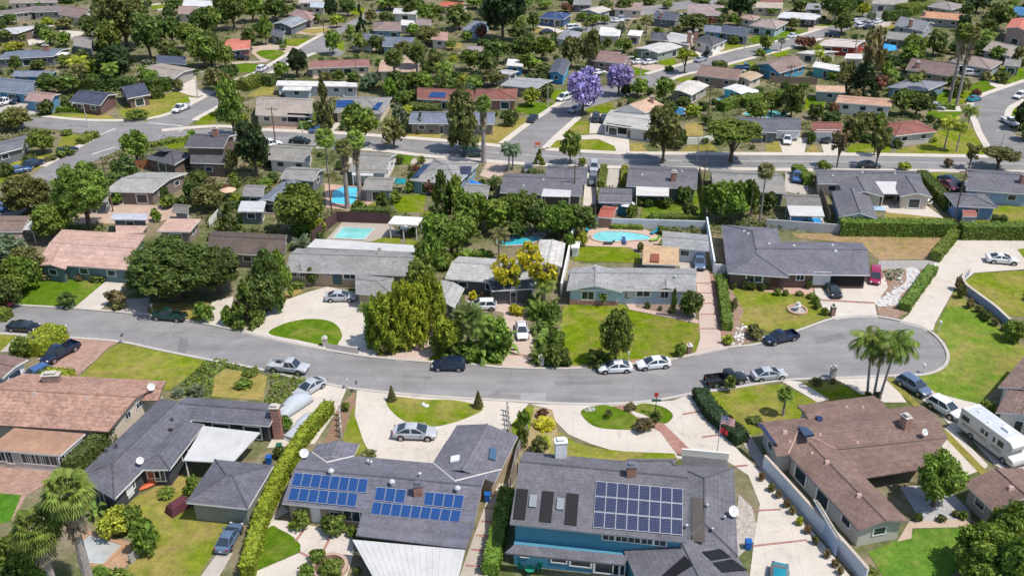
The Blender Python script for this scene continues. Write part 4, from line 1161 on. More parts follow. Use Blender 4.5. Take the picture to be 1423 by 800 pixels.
D('b3', [(745, 545), (1030, 535), (1020, 572), (760, 578), (755, 625), (690, 640)], mat_conc((.47, .37, .29)), 4, n='path')
D('b3', [(700, 385), (900, 375), (1030, 500), (1030, 545), (800, 545)], mat_dirt((.34, .35, .38), (.42, .40, .38), 1.5), 3, n='gravel_bed')
D('p', [(1030, 612), (1062, 660), (1200, 812), (1215, 812), (1078, 655), (1060, 632), (1040, 600)], mat_conc((.38, .34, .31)), 5, n='path')
# further streets' driveways
D('u2', [(440, 245), (532, 250), (535, 345), (432, 348)]); D('u2', [(372, 358), (630, 340), (638, 452), (575, 455), (560, 412), (480, 376)]); D('u2', [(200, 392), (232, 360), (470, 355), (480, 376), (240, 382)])
D('u3', [(148, 372), (300, 368), (280, 458), (178, 458)]); D('u3', [(358, 368), (428, 392), (505, 458), (385, 458)]); D('u1', [(190, 348), (250, 296), (420, 290), (360, 352)]); D('u1', [(20, 322), (140, 283), (232, 288), (190, 350), (60, 345)], PAVER)
D('u1', [(1115, 560), (1160, 478), (1262, 488), (1215, 590)], TANP, 4, n='patio'); D('u2', [(405, 640), (430, 505), (480, 520), (470, 700), (400, 720)]); D('u2', [(515, 620), (530, 525), (590, 528), (575, 620)], CONC2)
D('u3', [(640, 680), (690, 675), (870, 690), (990, 775), (700, 745)], CONC, 4, n='patio'); D('u3', [(845, 540), (900, 545), (985, 620), (1010, 670), (960, 640)]); D('u3', [(190, 530), (310, 530), (300, 660), (180, 640)], CONC2)
D('u1', [(440, 470), (1110, 480), (1100, 500), (440, 500)], CONC2, 1, n='patio'); D('u1', [(330, 600), (700, 640), (480, 740), (340, 720)], mat_conc((.48, .33, .26)), 3, n='patio')
D('u1', [(300, 150), (560, 170), (700, 200), (560, 165)], CONC, 3, n='patio'); D('n1', [(420, 322), (660, 330), (720, 395), (560, 420), (330, 418)], mat_conc((.40, .35, .30)), 2, n='pool_deck')
D('n2', [(380, 440), (430, 360), (520, 350), (720, 360), (800, 400), (760, 460), (690, 470), (640, 450)], mat_conc((.52, .38, .31)), 2, n='pool_deck')
D('n2', [(880, 515), (975, 515), (970, 800), (960, 800)], CONC2, 3)
D('u0', [(880, 130), (930, 60), (980, 90), (985, 130), (1050, 140), (1000, 165), (960, 155)]); D('u0', [(0, 190), (170, 190), (180, 250), (-40, 260)], CONC2); D('n0', [(520, 230), (870, 240), (900, 300), (740, 330), (400, 330), (300, 300)], mat_conc((.46, .34, .27)), 2, n='patio')
D('t1', [(330, 310), (430, 295), (700, 310), (660, 330), (440, 400), (400, 410), (330, 350)], TANP, 4); D('t1', [(200, 410), (420, 400), (440, 410), (200, 425)], TANP, 4); D('t1', [(580, 190), (820, 175), (900, 165), (770, 235), (600, 220)], TANP, 3)
D('t1', [(700, 480), (1100, 470), (1100, 500), (740, 520)], TANP, 3); D('t3', [(180, 425), (330, 425), (480, 440), (430, 460), (330, 475), (190, 440)], TANP, 4); D('t3', [(600, 330), (760, 340), (790, 365), (690, 400), (600, 380)], CONC, 4)
D('t3', [(60, 100), (200, 90), (260, 120), (100, 140), (0, 150)], TANP, 3); D('t2', [(850, 165), (900, 160), (1070, 205), (1020, 220)], CONC, 4); D('t2', [(1060, 160), (1170, 150), (1190, 215), (1070, 215)], CONC2, 4)
D('t4', [(800, 690), (1000, 700), (1010, 735), (860, 735)], CONC, 4); D('t4', [(0, 170), (140, 175), (130, 200), (0, 225)], TANP, 4); D('t4', [(300, 130), (480, 120), (520, 70), (560, 80), (540, 170), (380, 200)], CONC2, 3)
D('t4', [(1190, 530), (1290, 560), (1340, 580), (1290, 600), (1200, 560)], CONC, 4); D('t0', [(170, 225), (260, 215), (300, 280), (190, 300)], CONC, 3); D('t0', [(390, 200), (560, 210), (520, 250), (440, 260)], CONC, 3); D('t0', [(990, 30), (1110, 15), (1110, 60), (1040, 70)], CONC, 3)
D('t0', [(1190, 520), (1290, 500), (1300, 590), (1423, 600), (1380, 640), (1240, 610)], CONC, 4); D('t0', [(1240, 640), (1330, 650), (1260, 680)], CONC, 5); D('t4', [(400, 80), (440, 20), (560, 0), (560, 70), (480, 75)], ASPH2, 3)
# ---- lawns
G = lambda t, pts, c=(.125, .205, .03), dry=.25, lv=2, sm=False: sheet('lawn', t, pts, mat_grass(c, dry), lv, sm)
BG = (.082, .158, .010); MG = (.122, .185, .008); DG = (.138, .195, .014); XG = (.20, .20, .045)
G('b0', [(560, 470), (700, 400), (830, 325), (900, 345), (860, 470), (1140, 545), (1010, 650), (915, 820), (560, 820), (600, 740), (700, 650), (640, 560)], DG, .45)
G('b0', [(-60, 410), (98, 424), (50, 545), (-60, 570)], (.07, .19, .02), 0, 3); G('b1', [(48, 572), (100, 585), (150, 612), (188, 648), (190, 672), (175, 692), (0, 768), (-60, 790), (-30, 700)], BG, .1, 4, True)
G('b1', [(390, 165), (430, 20), (452, 0), (443, 50), (460, 110), (505, 210), (450, 240), (400, 230)], MG, .35)
G('m1', [(640, 640), (700, 622), (830, 635), (1000, 640), (1130, 680), (1050, 728), (930, 765), (860, 770), (760, 755), (680, 705)], MG, .35, 5, True)
G('m1', [(50, 302), (120, 255), (230, 230), (335, 234), (395, 262), (420, 312), (402, 345), (375, 370), (200, 336)], BG, .08, 5, True)
G('m0', [(375, 560), (400, 522), (490, 436), (545, 382), (615, 346), (800, 386), (1045, 437), (950, 520), (865, 585), (640, 610)], DG, .32)
G('m0', [(60, 195), (80, 80), (150, 0), (210, 30), (560, 32), (375, 165), (330, 168), (90, 155)], BG, .12, 3)
G('m0', [(1070, 620), (1085, 515), (1140, 480), (1309, 505), (1350, 520), (1330, 640)], XG, .6); G('m0', [(720, 200), (740, 150), (1060, 150), (1000, 240), (930, 232)], XG, .5); G('m0', [(0, 305), (90, 308), (0, 395), (-80, 380)], DG, .4, 3)
G('m1', [(-40, 240), (20, 120), (200, 75), (230, 90), (90, 150)], XG, .7); G('m1', [(833, 436), (890, 385), (1000, 380), (1245, 395), (1228, 456), (1000, 448)], MG, .2, 3)
G('m2', [(285, 340), (303, 160), (450, 150), (600, 150), (640, 184), (810, 220), (988, 257), (990, 380), (958, 398), (850, 436), (660, 456), (470, 468), (335, 468)], MG, .3, 3)
sheet('flower_bed', 'm2', [(335, 462), (470, 455), (660, 432), (860, 420), (960, 396), (990, 384), (990, 400), (860, 438), (660, 460), (470, 476), (335, 480)], mat_dirt((.36, .20, .13), (.30, .24, .15), 1.2), 4)
sheet('flower_bed', 'm2', [(652, 148), (880, 150), (985, 236), (820, 214), (672, 170)], mat_dirt((.30, .24, .20), (.22, .15, .11), 2), 3)
G('m3', [(0, 86), (125, 86), (310, 112), (370, 172), (412, 216), (245, 282), (95, 292), (-20, 250)], DG, .4, 3); G('m2', [(1150, 75), (1309, 80), (1309, 275), (1230, 282), (1190, 240), (1215, 190)], DG, .4, 3)
MULCH = mat_dirt((.23, .15, .105), (.32, .235, .18), 1.2)
sheet('flower_bed', 'm2', [(1122, 60), (1152, 78), (1214, 190), (1192, 240), (1235, 285), (1309, 275), (1309, 330), (1145, 372), (1098, 290)], MULCH, 2)
sheet('flower_bed', 'n3', [(650, 735), (700, 655), (660, 560), (665, 540), (940, 540), (925, 570), (805, 780), (745, 808), (655, 790)], MULCH, 3)
sheet('gravel_bed', 'n3', [(660, 515), (945, 515), (935, 560), (650, 560)], mat_dirt((.36, .34, .32), (.28, .26, .25), 2), 4)
sheet('dry_creek', 'n3', [(800, 555), (855, 557), (862, 610), (770, 690), (762, 735), (665, 748), (650, 720), (730, 670), (795, 620)], mat_dirt((.60, .58, .56), (.42, .40, .38), 2.5), 5, True)
G('m3', [(932, 292), (1045, 85), (1090, 122), (1180, 212), (1300, 292), (1400, 372), (1500, 420), (1500, 520), (1260, 572), (1165, 655), (900, 600), (842, 560), (846, 512), (935, 502), (1018, 442), (1000, 345)], (.115, .20, .022), .3, 3)
G('n3', [(1100, 622), (1150, 580), (1393, 568), (1500, 570), (1500, 860), (1393, 800), (1290, 792), (1160, 700)], DG, .35, 3); G('n3', [(1358, 460), (1500, 440), (1500, 520), (1390, 500)], MG, .2, 5)
G('m3', [(-20, 562), (165, 560), (350, 648), (290, 740), (0, 820), (-80, 640)], MG, .3); G('m3', [(263, 552), (380, 542), (480, 560), (560, 604), (640, 640), (400, 650)], MG, .3)
G('m2', [(1000, 600), (1040, 575), (1309, 556), (1309, 700), (1200, 760), (1120, 720)], MG, .3, 2); G('m3', [(690, 530), (722, 524), (1010, 800), (1270, 1060), (1230, 1075), (950, 780)], XG, .3, 5)
G('b3', [(555, 690), (760, 604), (770, 580), (1015, 575), (1040, 700), (900, 830), (640, 830)], (.09, .19, .025), .15, 3); G('m2', [(390, 700), (440, 672), (545, 668), (680, 730), (670, 780), (560, 785), (450, 765)], BG, .15, 8, True); G('m2', [(650, 685), (700, 655), (800, 670), (855, 712), (830, 750), (790, 752), (720, 715)], BG, .25, 8, True)
G('b2', [(205, 175), (255, 130), (330, 180), (420, 205), (560, 222), (790, 232), (812, 268), (560, 265), (290, 250), (200, 240)], MG, .5, 5); G('b2', [(25, 25), (140, 10), (120, 120), (60, 220), (40, 120)], MG, .3, 3)
sheet('flower_bed', 'b2', [(140, 14), (225, 30), (245, 110), (250, 140), (205, 240), (90, 240), (120, 120)], mat_dirt((.30, .22, .12), (.34, .28, .14), 2), 6); sheet('flower_bed', 'b1', [(350, 60), (385, 0), (440, -50), (450, 0), (420, 40), (385, 160), (300, 190)], mat_dirt((.30, .17, .11), (.22, .16, .11), 2), 3)
sheet('flower_bed', 'b2', [(1088, 420), (1150, 480), (1172, 560), (1160, 640), (1085, 712), (1072, 600)], mat_dirt((.5, .45, .4), (.3, .26, .22), 3), 6)
G('n2', [(385, 445), (620, 448), (690, 490), (690, 530), (350, 518)], MG, .2, 4); G('n1', [(565, 420), (650, 392), (712, 394), (712, 434)], MG, .2, 4); G('n1', [(740, 395), (800, 420), (790, 440), (745, 435)], MG, .2, 4)
G('n2', [(700, 232), (1010, 160), (1012, 300), (820, 322), (690, 300)], BG, .3, 2)
sheet('dry_yard', 'n3', [(220, 378), (1005, 390), (1000, 510), (660, 512), (560, 432), (240, 400)], mat_grass((.20, .19, .055), .62, (.33, .225, .135)), 2)
G('n3', [(688, 270), (830, 264), (1040, 300), (1010, 345), (690, 335)], XG, .4, 3); G('n3', [(1245, 250), (1393, 218), (1500, 230), (1500, 350), (1150, 340), (1145, 300)], MG, .4, 2); G('u3', [(900, 545), (1010, 540), (1038, 592), (962, 585)], MG, .2, 3)
G('u3', [(88, 388), (148, 376), (176, 456), (90, 456)], XG, .5); G('u3', [(278, 458), (325, 398), (378, 458)], XG, .4); G('u3', [(495, 398), (715, 398), (722, 456), (505, 456)], MG, .2); G('u3', [(745, 456), (750, 428), (900, 400), (960, 330), (1168, 322), (1215, 410), (1200, 456)], MG, .4)
G('u3', [(905, 235), (1060, 235), (1050, 280), (960, 280)], BG, .1); G('u3', [(940, 170), (1040, 115), (1280, 90), (1270, 110), (1170, 150), (1080, 200), (950, 190)], MG, .2); G('u3', [(1230, 30), (1300, 10), (1393, 20), (1393, 70), (1300, 95), (1220, 70)], MG, .2); G('u3', [(290, 170), (390, 180), (380, 230), (285, 230)], MG, .2)
G('u2', [(258, 355), (325, 288), (430, 285), (432, 350)], MG, .35); G('u2', [(208, 400), (240, 384), (480, 378), (560, 412), (578, 442), (400, 444), (225, 424)], MG, .3, 3); G('u2', [(638, 398), (700, 400), (735, 450), (640, 450)], XG, .5); G('u2', [(865, 452), (930, 410), (1050, 396), (1100, 455)], XG, .4)
G('u2', [(410, 235), (440, 200), (555, 192), (555, 245)], MG, .2); G('u2', [(655, 15), (760, 12), (785, 35), (690, 58)], BG, .1); G('u2', [(0, 400), (-60, 330), (60, 262), (112, 268), (110, 308)], XG, .35); G('u2', [(80, 245), (110, 195), (262, 192), (205, 250)], BG, .1); G('u2', [(225, 145), (290, 128), (330, 155), (260, 185)], MG, .1); G('u2', [(855, 70), (1000, 60), (960, 85), (880, 85)], MG, .2)
G('u2', [(920, 300), (1000, 290), (1010, 360), (910, 362)], XG, .8); G('u1', [(750, 340), (930, 340), (910, 384), (745, 380)], XG, .5); G('u1', [(1100, 398), (1150, 310), (1309, 318), (1235, 398)], XG, .5); G('u1', [(690, 450), (790, 450), (760, 505), (700, 500)], BG, .1); G('u1', [(680, 662), (845, 655), (830, 745), (690, 745)], MG, .2)
G('u1', [(480, 690), (610, 680), (640, 740), (470, 750)], DG, .3); G('u0', [(600, 232), (700, 190), (960, 148), (995, 165), (860, 245), (740, 285), (640, 282)], DG, .4); G('u0', [(215, 255), (520, 240), (605, 282), (430, 272)], MG, .4); G('u0', [(290, 415), (320, 352), (430, 358), (440, 402)], DG, .3); G('u0', [(-40, 590), (100, 465), (280, 445), (215, 515), (0, 600)], DG, .4)
G('u0', [(985, 312), (1000, 270), (1090, 228), (1085, 312)], MG, .2); G('u0', [(760, 452), (850, 405), (955, 385), (940, 410), (780, 462)], MG, .2); G('u0', [(540, 540), (610, 495), (650, 500), (590, 540)], MG, .2)
G('t1', [(360, 350), (420, 330), (535, 338), (540, 378), (440, 392)], BG, .1, 5, True); G('t1', [(220, 425), (300, 415), (395, 430), (330, 480), (230, 475)], BG, .1, 5); G('t1', [(500, 290), (560, 260), (720, 255), (650, 302)], MG, .2, 5); G('t1', [(620, 200), (800, 185), (860, 195), (740, 228)], XG, .6, 5); G('t1', [(290, 640), (400, 570), (480, 575), (480, 625), (330, 640)], XG, .4); G('t1', [(780, 345), (830, 300), (940, 270), (930, 370)], MG, .3); G('t1', [(980, 60), (1080, 50), (1060, 100), (985, 100)], MG, .1)
G('t3', [(190, 445), (310, 440), (365, 470), (240, 500), (200, 490)], BG, .1); G('t3', [(320, 395), (460, 385), (480, 430), (430, 445)], MG, .1); G('t3', [(670, 320), (820, 285), (985, 310), (830, 355), (690, 345)], MG, .3); G('t3', [(940, 265), (1030, 220), (1300, 195), (1360, 210), (1200, 250), (1000, 290)], BG, .15); G('t3', [(800, 435), (900, 405), (1000, 415), (960, 440)], MG, .3); G('t3', [(320, 45), (450, 35), (545, 40), (480, 60), (390, 70)], MG, .1); G('t3', [(1090, 350), (1220, 330), (1200, 370), (1130, 375)], MG, .1); G('t3', [(1330, 640), (1423, 640), (1423, 720), (1330, 720)], MG, .1); G('t3', [(0, 105), (80, 110), (70, 140), (0, 145)], XG, .6)
G('t2', [(820, 195), (920, 190), (980, 215), (900, 225)], XG, .8); G('t2', [(1010, 175), (1060, 150), (1140, 140), (1150, 165), (1060, 195)], DG, .3); G('t2', [(720, 740), (770, 690), (850, 670), (1000, 690), (900, 755)], BG, .1, 3); G('t2', [(950, 640), (960, 595), (1130, 590), (1120, 620), (1010, 660)], BG, .1); G('t2', [(230, 300), (380, 280), (400, 310), (280, 340)], XG, .6)
G('t4', [(430, 45), (490, 30), (600, 40), (570, 60), (440, 60)], MG, .1); G('t4', [(60, 165), (140, 155), (145, 180), (80, 182)], BG, .1); G('t4', [(480, 165), (560, 155), (600, 185), (490, 190)], XG, .5); G('t4', [(1070, 560), (1150, 530), (1270, 560), (1150, 625), (1070, 610)], BG, .1); G('t4', [(830, 640), (900, 590), (960, 600), (1000, 650), (850, 670)], BG, .1); G('t4', [(1200, 480), (1280, 455), (1423, 470), (1423, 530), (1330, 555)], BG, .1); G('t4', [(0, 650), (110, 645), (90, 720), (0, 730)], BG, .1); G('t4', [(1290, 740), (1423, 690), (1423, 760), (1290, 759)], MG, .2); G('t4', [(790, 730), (1010, 735), (1010, 759), (780, 759)], BG, .1)
G('t0', [(780, 735), (840, 690), (1180, 600), (1260, 620), (1170, 700), (1050, 759), (790, 759)], DG, .35, 1); G('t0', [(990, 40), (1090, 25), (1085, 55), (1010, 65)], MG, .2, 4); G('t0', [(0, 640), (100, 620), (90, 660), (0, 690)], MG, .2)
# ------------------------------------------------------------------ houses of the curving street
RB = (.335, .205, .16); DK = (.118, .118, .143); DK2 = (.13, .13, .15); BR = (.182, .122, .106); GR = (.235, .235, .235); GL_ = (.27, .275, .28); PK = (.44, .30, .255); CH_ = (.135, .135, .168); BD = (.10, .08, .07)
TANW = (.40, .31, .22); CREAM = (.60, .52, .42); WW = (.70, .69, .66); BLW = (.26, .38, .50); GYW = (.15, .165, .18); DGW = (.055, .06, .068); GRW = (.24, .25, .22)
WROOF = lambda: mat_plain((.50, .50, .49), .6, .12)
BRICK = lambda: mat_brick((.33, .115, .07))
# bottom left: pink brown tile
h = House('house with pinkish brown tile roof', RB, CREAM, [('m0', (-230, 752), (546, 797), (840, 542), 'x', 'gg', {'p': .22}), ('m0', (455, 640), (800, 640), (842, 542), 'x', 'gg', {'p': .16, 'wall': False})], kind='tile', label='low house with a wide pinkish brown tile roof at the bottom left', near=True, trim=(.20, .13, .10), auto=False)
s2 = House('sunroom', (.33, .20, .14), (.66, .62, .56), [('b0', (-60, 212), (280, 240), (395, 140), 'f', 'gg', {'p': .02})], kind='flat', label='white framed sunroom with a flat rust coloured roof against the pinkish tile roofed house', cat='sunroom', auto=False, eave=2.7, over=.3, name='sunroom', near=True)
for i, x in enumerate((8, 42, 80, 122, 150, 183, 212, 250, 288)): s2.win('b0', x, 244 + x * .085, .95 if i % 3 else 1.15, 1.45 if i not in (1, 2) else 1.9, 'window' if i != 2 else 'door')
for x, y in ((318, 250), (345, 226), (372, 202), (398, 175)): s2.win('b0', x, y, 1.05, 1.5)
h.chimney('m0', 265, 545, 1.9, .9, 1.0, mat_brick((.25, .15, .12)), rz=.1)
for x, y in ((175, 608), (445, 632)): h.vent('m0', x, y, 'box', (.5, .38, .32), 1.1)
h.dish('m0', 770, 600); h.win('m0', 645, 715, 1.0, .9); h.win('m0', 700, 662, 1.0, .9)
House('house with mauve roof at the left edge', (.20, .135, .125), WW, [('m0', (-260, 470), (12, 527), (142, 432), 'x', 'gg', {'p': .12})], label='mauve roofed house cut off by the left edge beside the brick drive')
# dark grey L-shaped house
h = House('dark grey L shaped house with white patio cover', DK, DGW, [('b0', (360, 337), (530, 442), (905, 60), 'y', 'hg', {'p': .27}), ('p', (232, 580), (374, 591.5), (397, 562), 'x', 'gg', {'p': .26}), ('b0', (600, 306), (786, 306), (946, 96), 'y', 'hg', {'p': .18})], label='long L shaped house with slate grey shingles and a white patio cover', near=True)
h.cover('b0', [(848, 264), (1075, 277), (1205, 135), (942, 104)], 2.55, WROOF(), zf=2.75, wave=0)
h.chimney('b1', 0, 0, 1.0, .8, 4.3, BRICK(), base=gp('b1', 92, 160)); h.vent('b0', 800, 82, 'pipe', (.1, .1, .1)); h.vent('b0', 790, 125, 'box', (.03, .03, .03)); h.vent('b0', 495, 225, 'pipe', (.1, .1, .1)); h.vent('b0', 540, 205, 'pipe', (.05, .05, .05)); h.dish('b0', 655, 292, .4)
h.win('b0', 600, 395, 1.0, 2.0, 'door', (.6, .6, .6)); h.win('b0', 700, 335, 1.0, 2.0, 'door', (.4, .12, .08)); h.win('b0', 740, 330, 1.2, 1.8)
h = House('slate grey garage with pyramid hip roof', DK, GRW, [('b0', (860, 458), (1148, 488), (1268, 286), 'x', 'hh', {'p': .3})], eave=2.7, label='square garage with a slate grey hip roof between tall hedge and brown yard', cat='garage', auto=False, near=True, name='garage', group=None)
# blue solar house
h = House('grey house with blue solar arrays', CH_, TANW, [('b1', (105, 462), (1000, 550), (1062, 300), 'x', 'gg', {'p': .25}), ('b1', (790, 305), (1092, 364), (1200, 152), 'y', 'gg', {'p': .25}), ('b1', (228, 262), (432, 258), (464, 188), 'y', 'gg', {'p': .22})], label='charcoal roofed house with rows of blue solar panels, bottom centre of the photo', near=True, auto=False, trim=(.6, .58, .55), cap=(.115, .115, .14))
SB = mat_solar((.008, .045, .17), (.10, .17, .30)); SD = mat_solar((.012, .018, .06), (.30, .31, .36)); FRW = mat_plain((.6, .62, .66), .4, .03, .5, .5); FRD = mat_plain((.05, .05, .06), .4)
h.quad('b1', [(166, 322), (508, 352), (496, 420), (148, 386)], 'solar_panel', SB, uv=True, rows=1, cols=8, frame=FRW); h.quad('b1', [(148, 391), (460, 418), (448, 484), (133, 452)], 'solar_panel', SB, uv=True, rows=1, cols=7, frame=FRW)
h.quad('b1', [(545, 388), (684, 401), (672, 468), (532, 453)], 'solar_panel', SB, uv=True, cols=3, frame=FRW); h.quad('b1', [(770, 410), (953, 427), (940, 494), (760, 475)], 'solar_panel', SB, uv=True, cols=4, frame=FRW); h.quad('b1', [(528, 456), (940, 497), (924, 563), (514, 523)], 'solar_panel', SB, uv=True, cols=9, frame=FRW)
for x, y in ((335, 328), (617, 378), (920, 408)): h.vent('b1', x, y, 'turbine', (.55, .55, .55))
for x, y in ((520, 285), (505, 280), (745, 520 - 180)): h.vent('b1', x, y, 'pipe', (.5, .5, .5))
h.chimney('b1', 738, 420, .9, .7, 1.2, BRICK(), mat_plain((.3, .3, .32), .4, .05, .5, .7), .1); h.dish('b1', 212, 258, .5)
h.quad('b1', [(890, 250), (932, 242), (928, 270), (886, 278)], 'skylight', mat_plain((.65, .66, .66), .2), th=.12); h.quad('b1', [(1068, 208), (1100, 214), (1094, 270), (1062, 262)], 'skylight', mat_plain((.06, .12, .2), .1, .05, .6), th=.15)
h.valley(0, 1); h.valley(0, 2)
ext = h.cover('b1', [(448, 612), (958, 674), (1002, 556), (478, 506)], 2.42, mat_roof(CH_), zf=2.68, posts=False, name='porch_roof')
h.cover('b1', [(560, 860), (900, 900), (955, 678), (432, 630)], 2.25, WROOF(), zf=2.42, wave=16)
h.win('b1', 265, 520, 1.0, 2.05, 'door', (.7, .7, .7)); h.win('b1', 430, 520, 1.9, 1.5); h.win('b1', 190, 510, 1.2, 1.2); h.win('b1', 350, 520, 1.0, 1.2)
m = MB(); m.box((0, 0, 0), .12, .8, 1.6); 
# blue two-storey house
h = House('blue two storey house with white gridded solar array', DK2, (.075, .25, .36), [('b2', (28, 556), (848, 642), 9.4, 'x', 'gg', {'z': 5.1, 'p': .36, 'rp': .68, 'over': .3}), ('b2', (770, 690), (1085, 706), (1066, 298), 'y', 'hh', {'z': 3.2, 'p': .3}), ('b2', (650, 900), (1195, 900), (1062, 668), 'y', 'gg', {'z': 2.9, 'p': .25}), ('b2', (560, 285), (790, 285), (800, 256), 'x', 'gh', {'z': 4.4, 'p': .2, 'wall': False})], label='blue walled house with a dark shingle roof, a gridded solar array and black thermal panels', near=True, auto=False, over=.45, trim=(.3, .31, .33))
h.quad('b2', [(428, 362), (830, 398), (828, 614), (413, 577)], 'solar_panel', SD, uv=True, rows=3, cols=8, frame=FRW, gap=.012)
for q in ([(60, 393), (115, 398), (99, 545), (42, 540)], [(178, 404), (235, 409), (220, 557), (162, 551)], [(293, 414), (350, 420), (338, 572), (280, 564)]): h.quad('b2', q, 'thermal_panel', mat_plain((.012, .012, .013), .5), th=.04)
h.quad('b2', [(122, 428), (156, 430), (150, 485), (116, 482)], 'skylight', mat_plain((.25, .27, .29), .1, .05, .6), th=.16, frame=FRW); h.quad('b2', [(248, 441), (282, 444), (277, 497), (243, 494)], 'skylight', mat_plain((.25, .27, .29), .1, .05, .6), th=.16, frame=FRW)
h.chimney('b2', 590, 330, .9, .7, 1.1, BRICK(), mat_plain((.35, .35, .37), .35, .05, .5, .7)); h.dish('b2', 1062, 528, .55)
h.chimney('b2', 263, 250, 1.15, .8, 2.0, mat_plain((.68, .69, .70), .6), mat_plain((.72, .72, .72), .5), .1)
for x, y in ((940, 485), (1020, 540), (965, 595), (845, 580)): h.vent('b2', x, y, 'pipe', (.35, .36, .38))
h.quad('b2', [(868, 430), (925, 440), (940, 670), (870, 640)], 'flat_patch', mat_plain((.11, .095, .085), .8, .15), th=.03, lift=.03)
for q in ([(915, 690), (1010, 668), (1052, 715), (960, 730)], [(965, 740), (1058, 722), (1130, 775), (1010, 785)]): h.quad('b2', q, 'thermal_panel', mat_plain((.012, .012, .013), .5), th=.04)
h.quad('b2', [(840, 705), (880, 750), (800, 800), (730, 800)], 'thermal_panel', mat_plain((.012, .012, .013), .5), th=.04)
h.cover('b2', [(5, 692), (556, 748), (580, 704), (50, 652)], 2.75, mat_roof(DK2), zf=3.25, posts=False, name='skirt_roof', th=.18)
wl = MB()
A, B_ = gp('b2', 42, 676, 2.6), gp('b2', 552, 730, 2.6); d = (B_ - A).normalized(); L = (B_ - A).length; n = Vector((-d.y, d.x, 0))
c = (A + B_) / 2 + n * .9; wl.box((c.x, c.y, 0), L, .5, 2.66, math.atan2(d.y, d.x)); lw = wl.obj('lower_wall', h.wallm, parent=h.root)
A2 = A + n * .64
for f, w, hh, z in ((.1, .9, 1.0, 1.6), (.42, 1.6, 1.3, 1.5), (.62, 2.2, 1.5, 1.4), (.86, 2.6, 2.0, 1.1), (.97, 1.2, 2.0, 1.1)):
    p = A2 + d * L * f; h.put('window', win_mesh('far'), Vector((p.x, p.y, z)), math.atan2(d.y, d.x), w, hh)
for x in (487, 545, 605, 665, 722): h.win('b2', x, 618 + (x - 487) * .11, 1.35, .75)
h.cover('b2', [(826, 292), (1040, 300), (1036, 262), (826, 240)], 2.7, mat_roof((.10, .10, .105), 'flat'), posts=False, name='porch_roof')
# brown house bottom right
h = House('sprawling brown roofed house', BR, (.46, .44, .39), [('p', (1079, 633), (1317, 607), (1282, 563), 'x', 'gg', {'p': .25}), ('b3', (513, 588), (746, 546), (385, 190), 'y', 'gg', {'p': .26}), ('p', (1128, 590), (1238, 575), (1214, 549), 'x', 'gg', {'p': .2})], label='sprawling brown shingle roofed house with a brick chimney and pink roof vents, lower right', near=True, cap=(.20, .145, .13), trim=(.27, .22, .2))
h.chimney('b3', 722, 108, .75, 1.0, 1.35, mat_brick((.42, .20, .12)), rz=.35); h.dish('b3', 812, 160, .4)
for x, y in ((168, 135), (332, 145), (505, 182), (365, 275), (512, 428), (295, 232), (530, 18), (455, 18), (192, 178)): h.vent('b3', x, y, 'box', (.55, .38, .32), 1.1 if x in (168, 365, 512) else .7)
for q in ([(38, 98), (62, 105), (135, 205), (110, 190)], [(228, 115), (272, 128), (305, 185), (258, 195)], [(308, 65), (338, 68), (360, 108), (330, 90)]): h.quad('b3', q, 'thermal_panel', mat_plain((.02, .035, .09), .12, .05, .6), th=.08, lift=.25)
h.valley(0, 1, False, (.5, .34, .28))
h.cover('p', [(1160, 671), (1284, 651), (1316, 609), (1150, 627)], 2.2, mat_roof(BR), zf=2.72, posts=True, name='carport_roof')
h = House('small brown roofed garage by bright bushes', BR, (.36, .34, .31), [('b3', (1140, 503), (1420, 430), (1268, 300), 'y', 'gg', {'p': .25})], label='brown roofed outbuilding half hidden by the bright green bushes in the bottom right corner', near=True); h.vent('b3', 1215, 395, 'box', (.55, .38, .32), 1.2)
h = House('house cut off by the right edge', (.20, .14, .12), WW, [('m3', (1262, 572), (1500, 640), (1620, 480), 'y', 'gg', {'p': .3}), ('m3', (1250, 700), (1500, 760), (1560, 620), 'y', 'gg', {'p': .25})], kind='tile', label='rust and grey roofed house cut off by the right edge behind the motorhome', near=True)
# north side of the street
h = House('blue white house with grey roof', GL_, (.40, .50, .58), [('n2', (318, 662), (970, 668), (974, 556), 'x', 'gg', {'p': .25}), ('n2', (318, 665), (600, 674), (598, 570), 'y', 'gg', {'p': .24}), ('n2', (757, 664), (882, 666), (878, 600), 'y', 'gg', {'p': .3})], eave=2.6, label='pale blue house with a grey shingle roof and brick base behind the wide front lawn', near=True, auto=False)
BB = MB()
for x, y, w, hh, k in ((425, 692, 2.0, 1.5, 'window'), (505, 700, 1.0, 1.5, 'window'), (640, 672, 1.0, 2.0, 'door'), (705, 675, 2.2, 1.6, 'window'), (812, 688, 1.3, 1.2, 'window'), (625, 690, .7, 1.4, 'window')): h.win('n2', x, y, w, hh, k)
for (x0, y0), (x1, y1) in (((332, 738), (578, 745)), ((762, 733), (872, 735)), ((590, 700), (755, 702))):
    a, b = gp('n2', x0, y0), gp('n2', x1, y1); d = b - a; BB.box((a + b) / 2 + Vector((0, .0, 0)), d.length, .25, .75, math.atan2(d.y, d.x))
BB.obj('brick_base', BRICK(), parent=h.root)
for x, y in ((540, 545), (865, 607), (460, 555)): h.vent('n2', x, y, 'pipe', (.55, .55, .55))
h = House('tan flat roofed patio room', (.45, .31, .19), (.4, .35, .3), [('n2', (700, 532), (886, 540), (886, 444), 'f')], kind='flat', label='tan flat roofed patio room between the grey roofed house and the oval pool', cat='patio room', auto=False, name='patio_room')
h.quad('n2', [(742, 482), (786, 484), (786, 530), (740, 528)], 'skylight', mat_plain((.25, .08, .05), .6), th=.05)
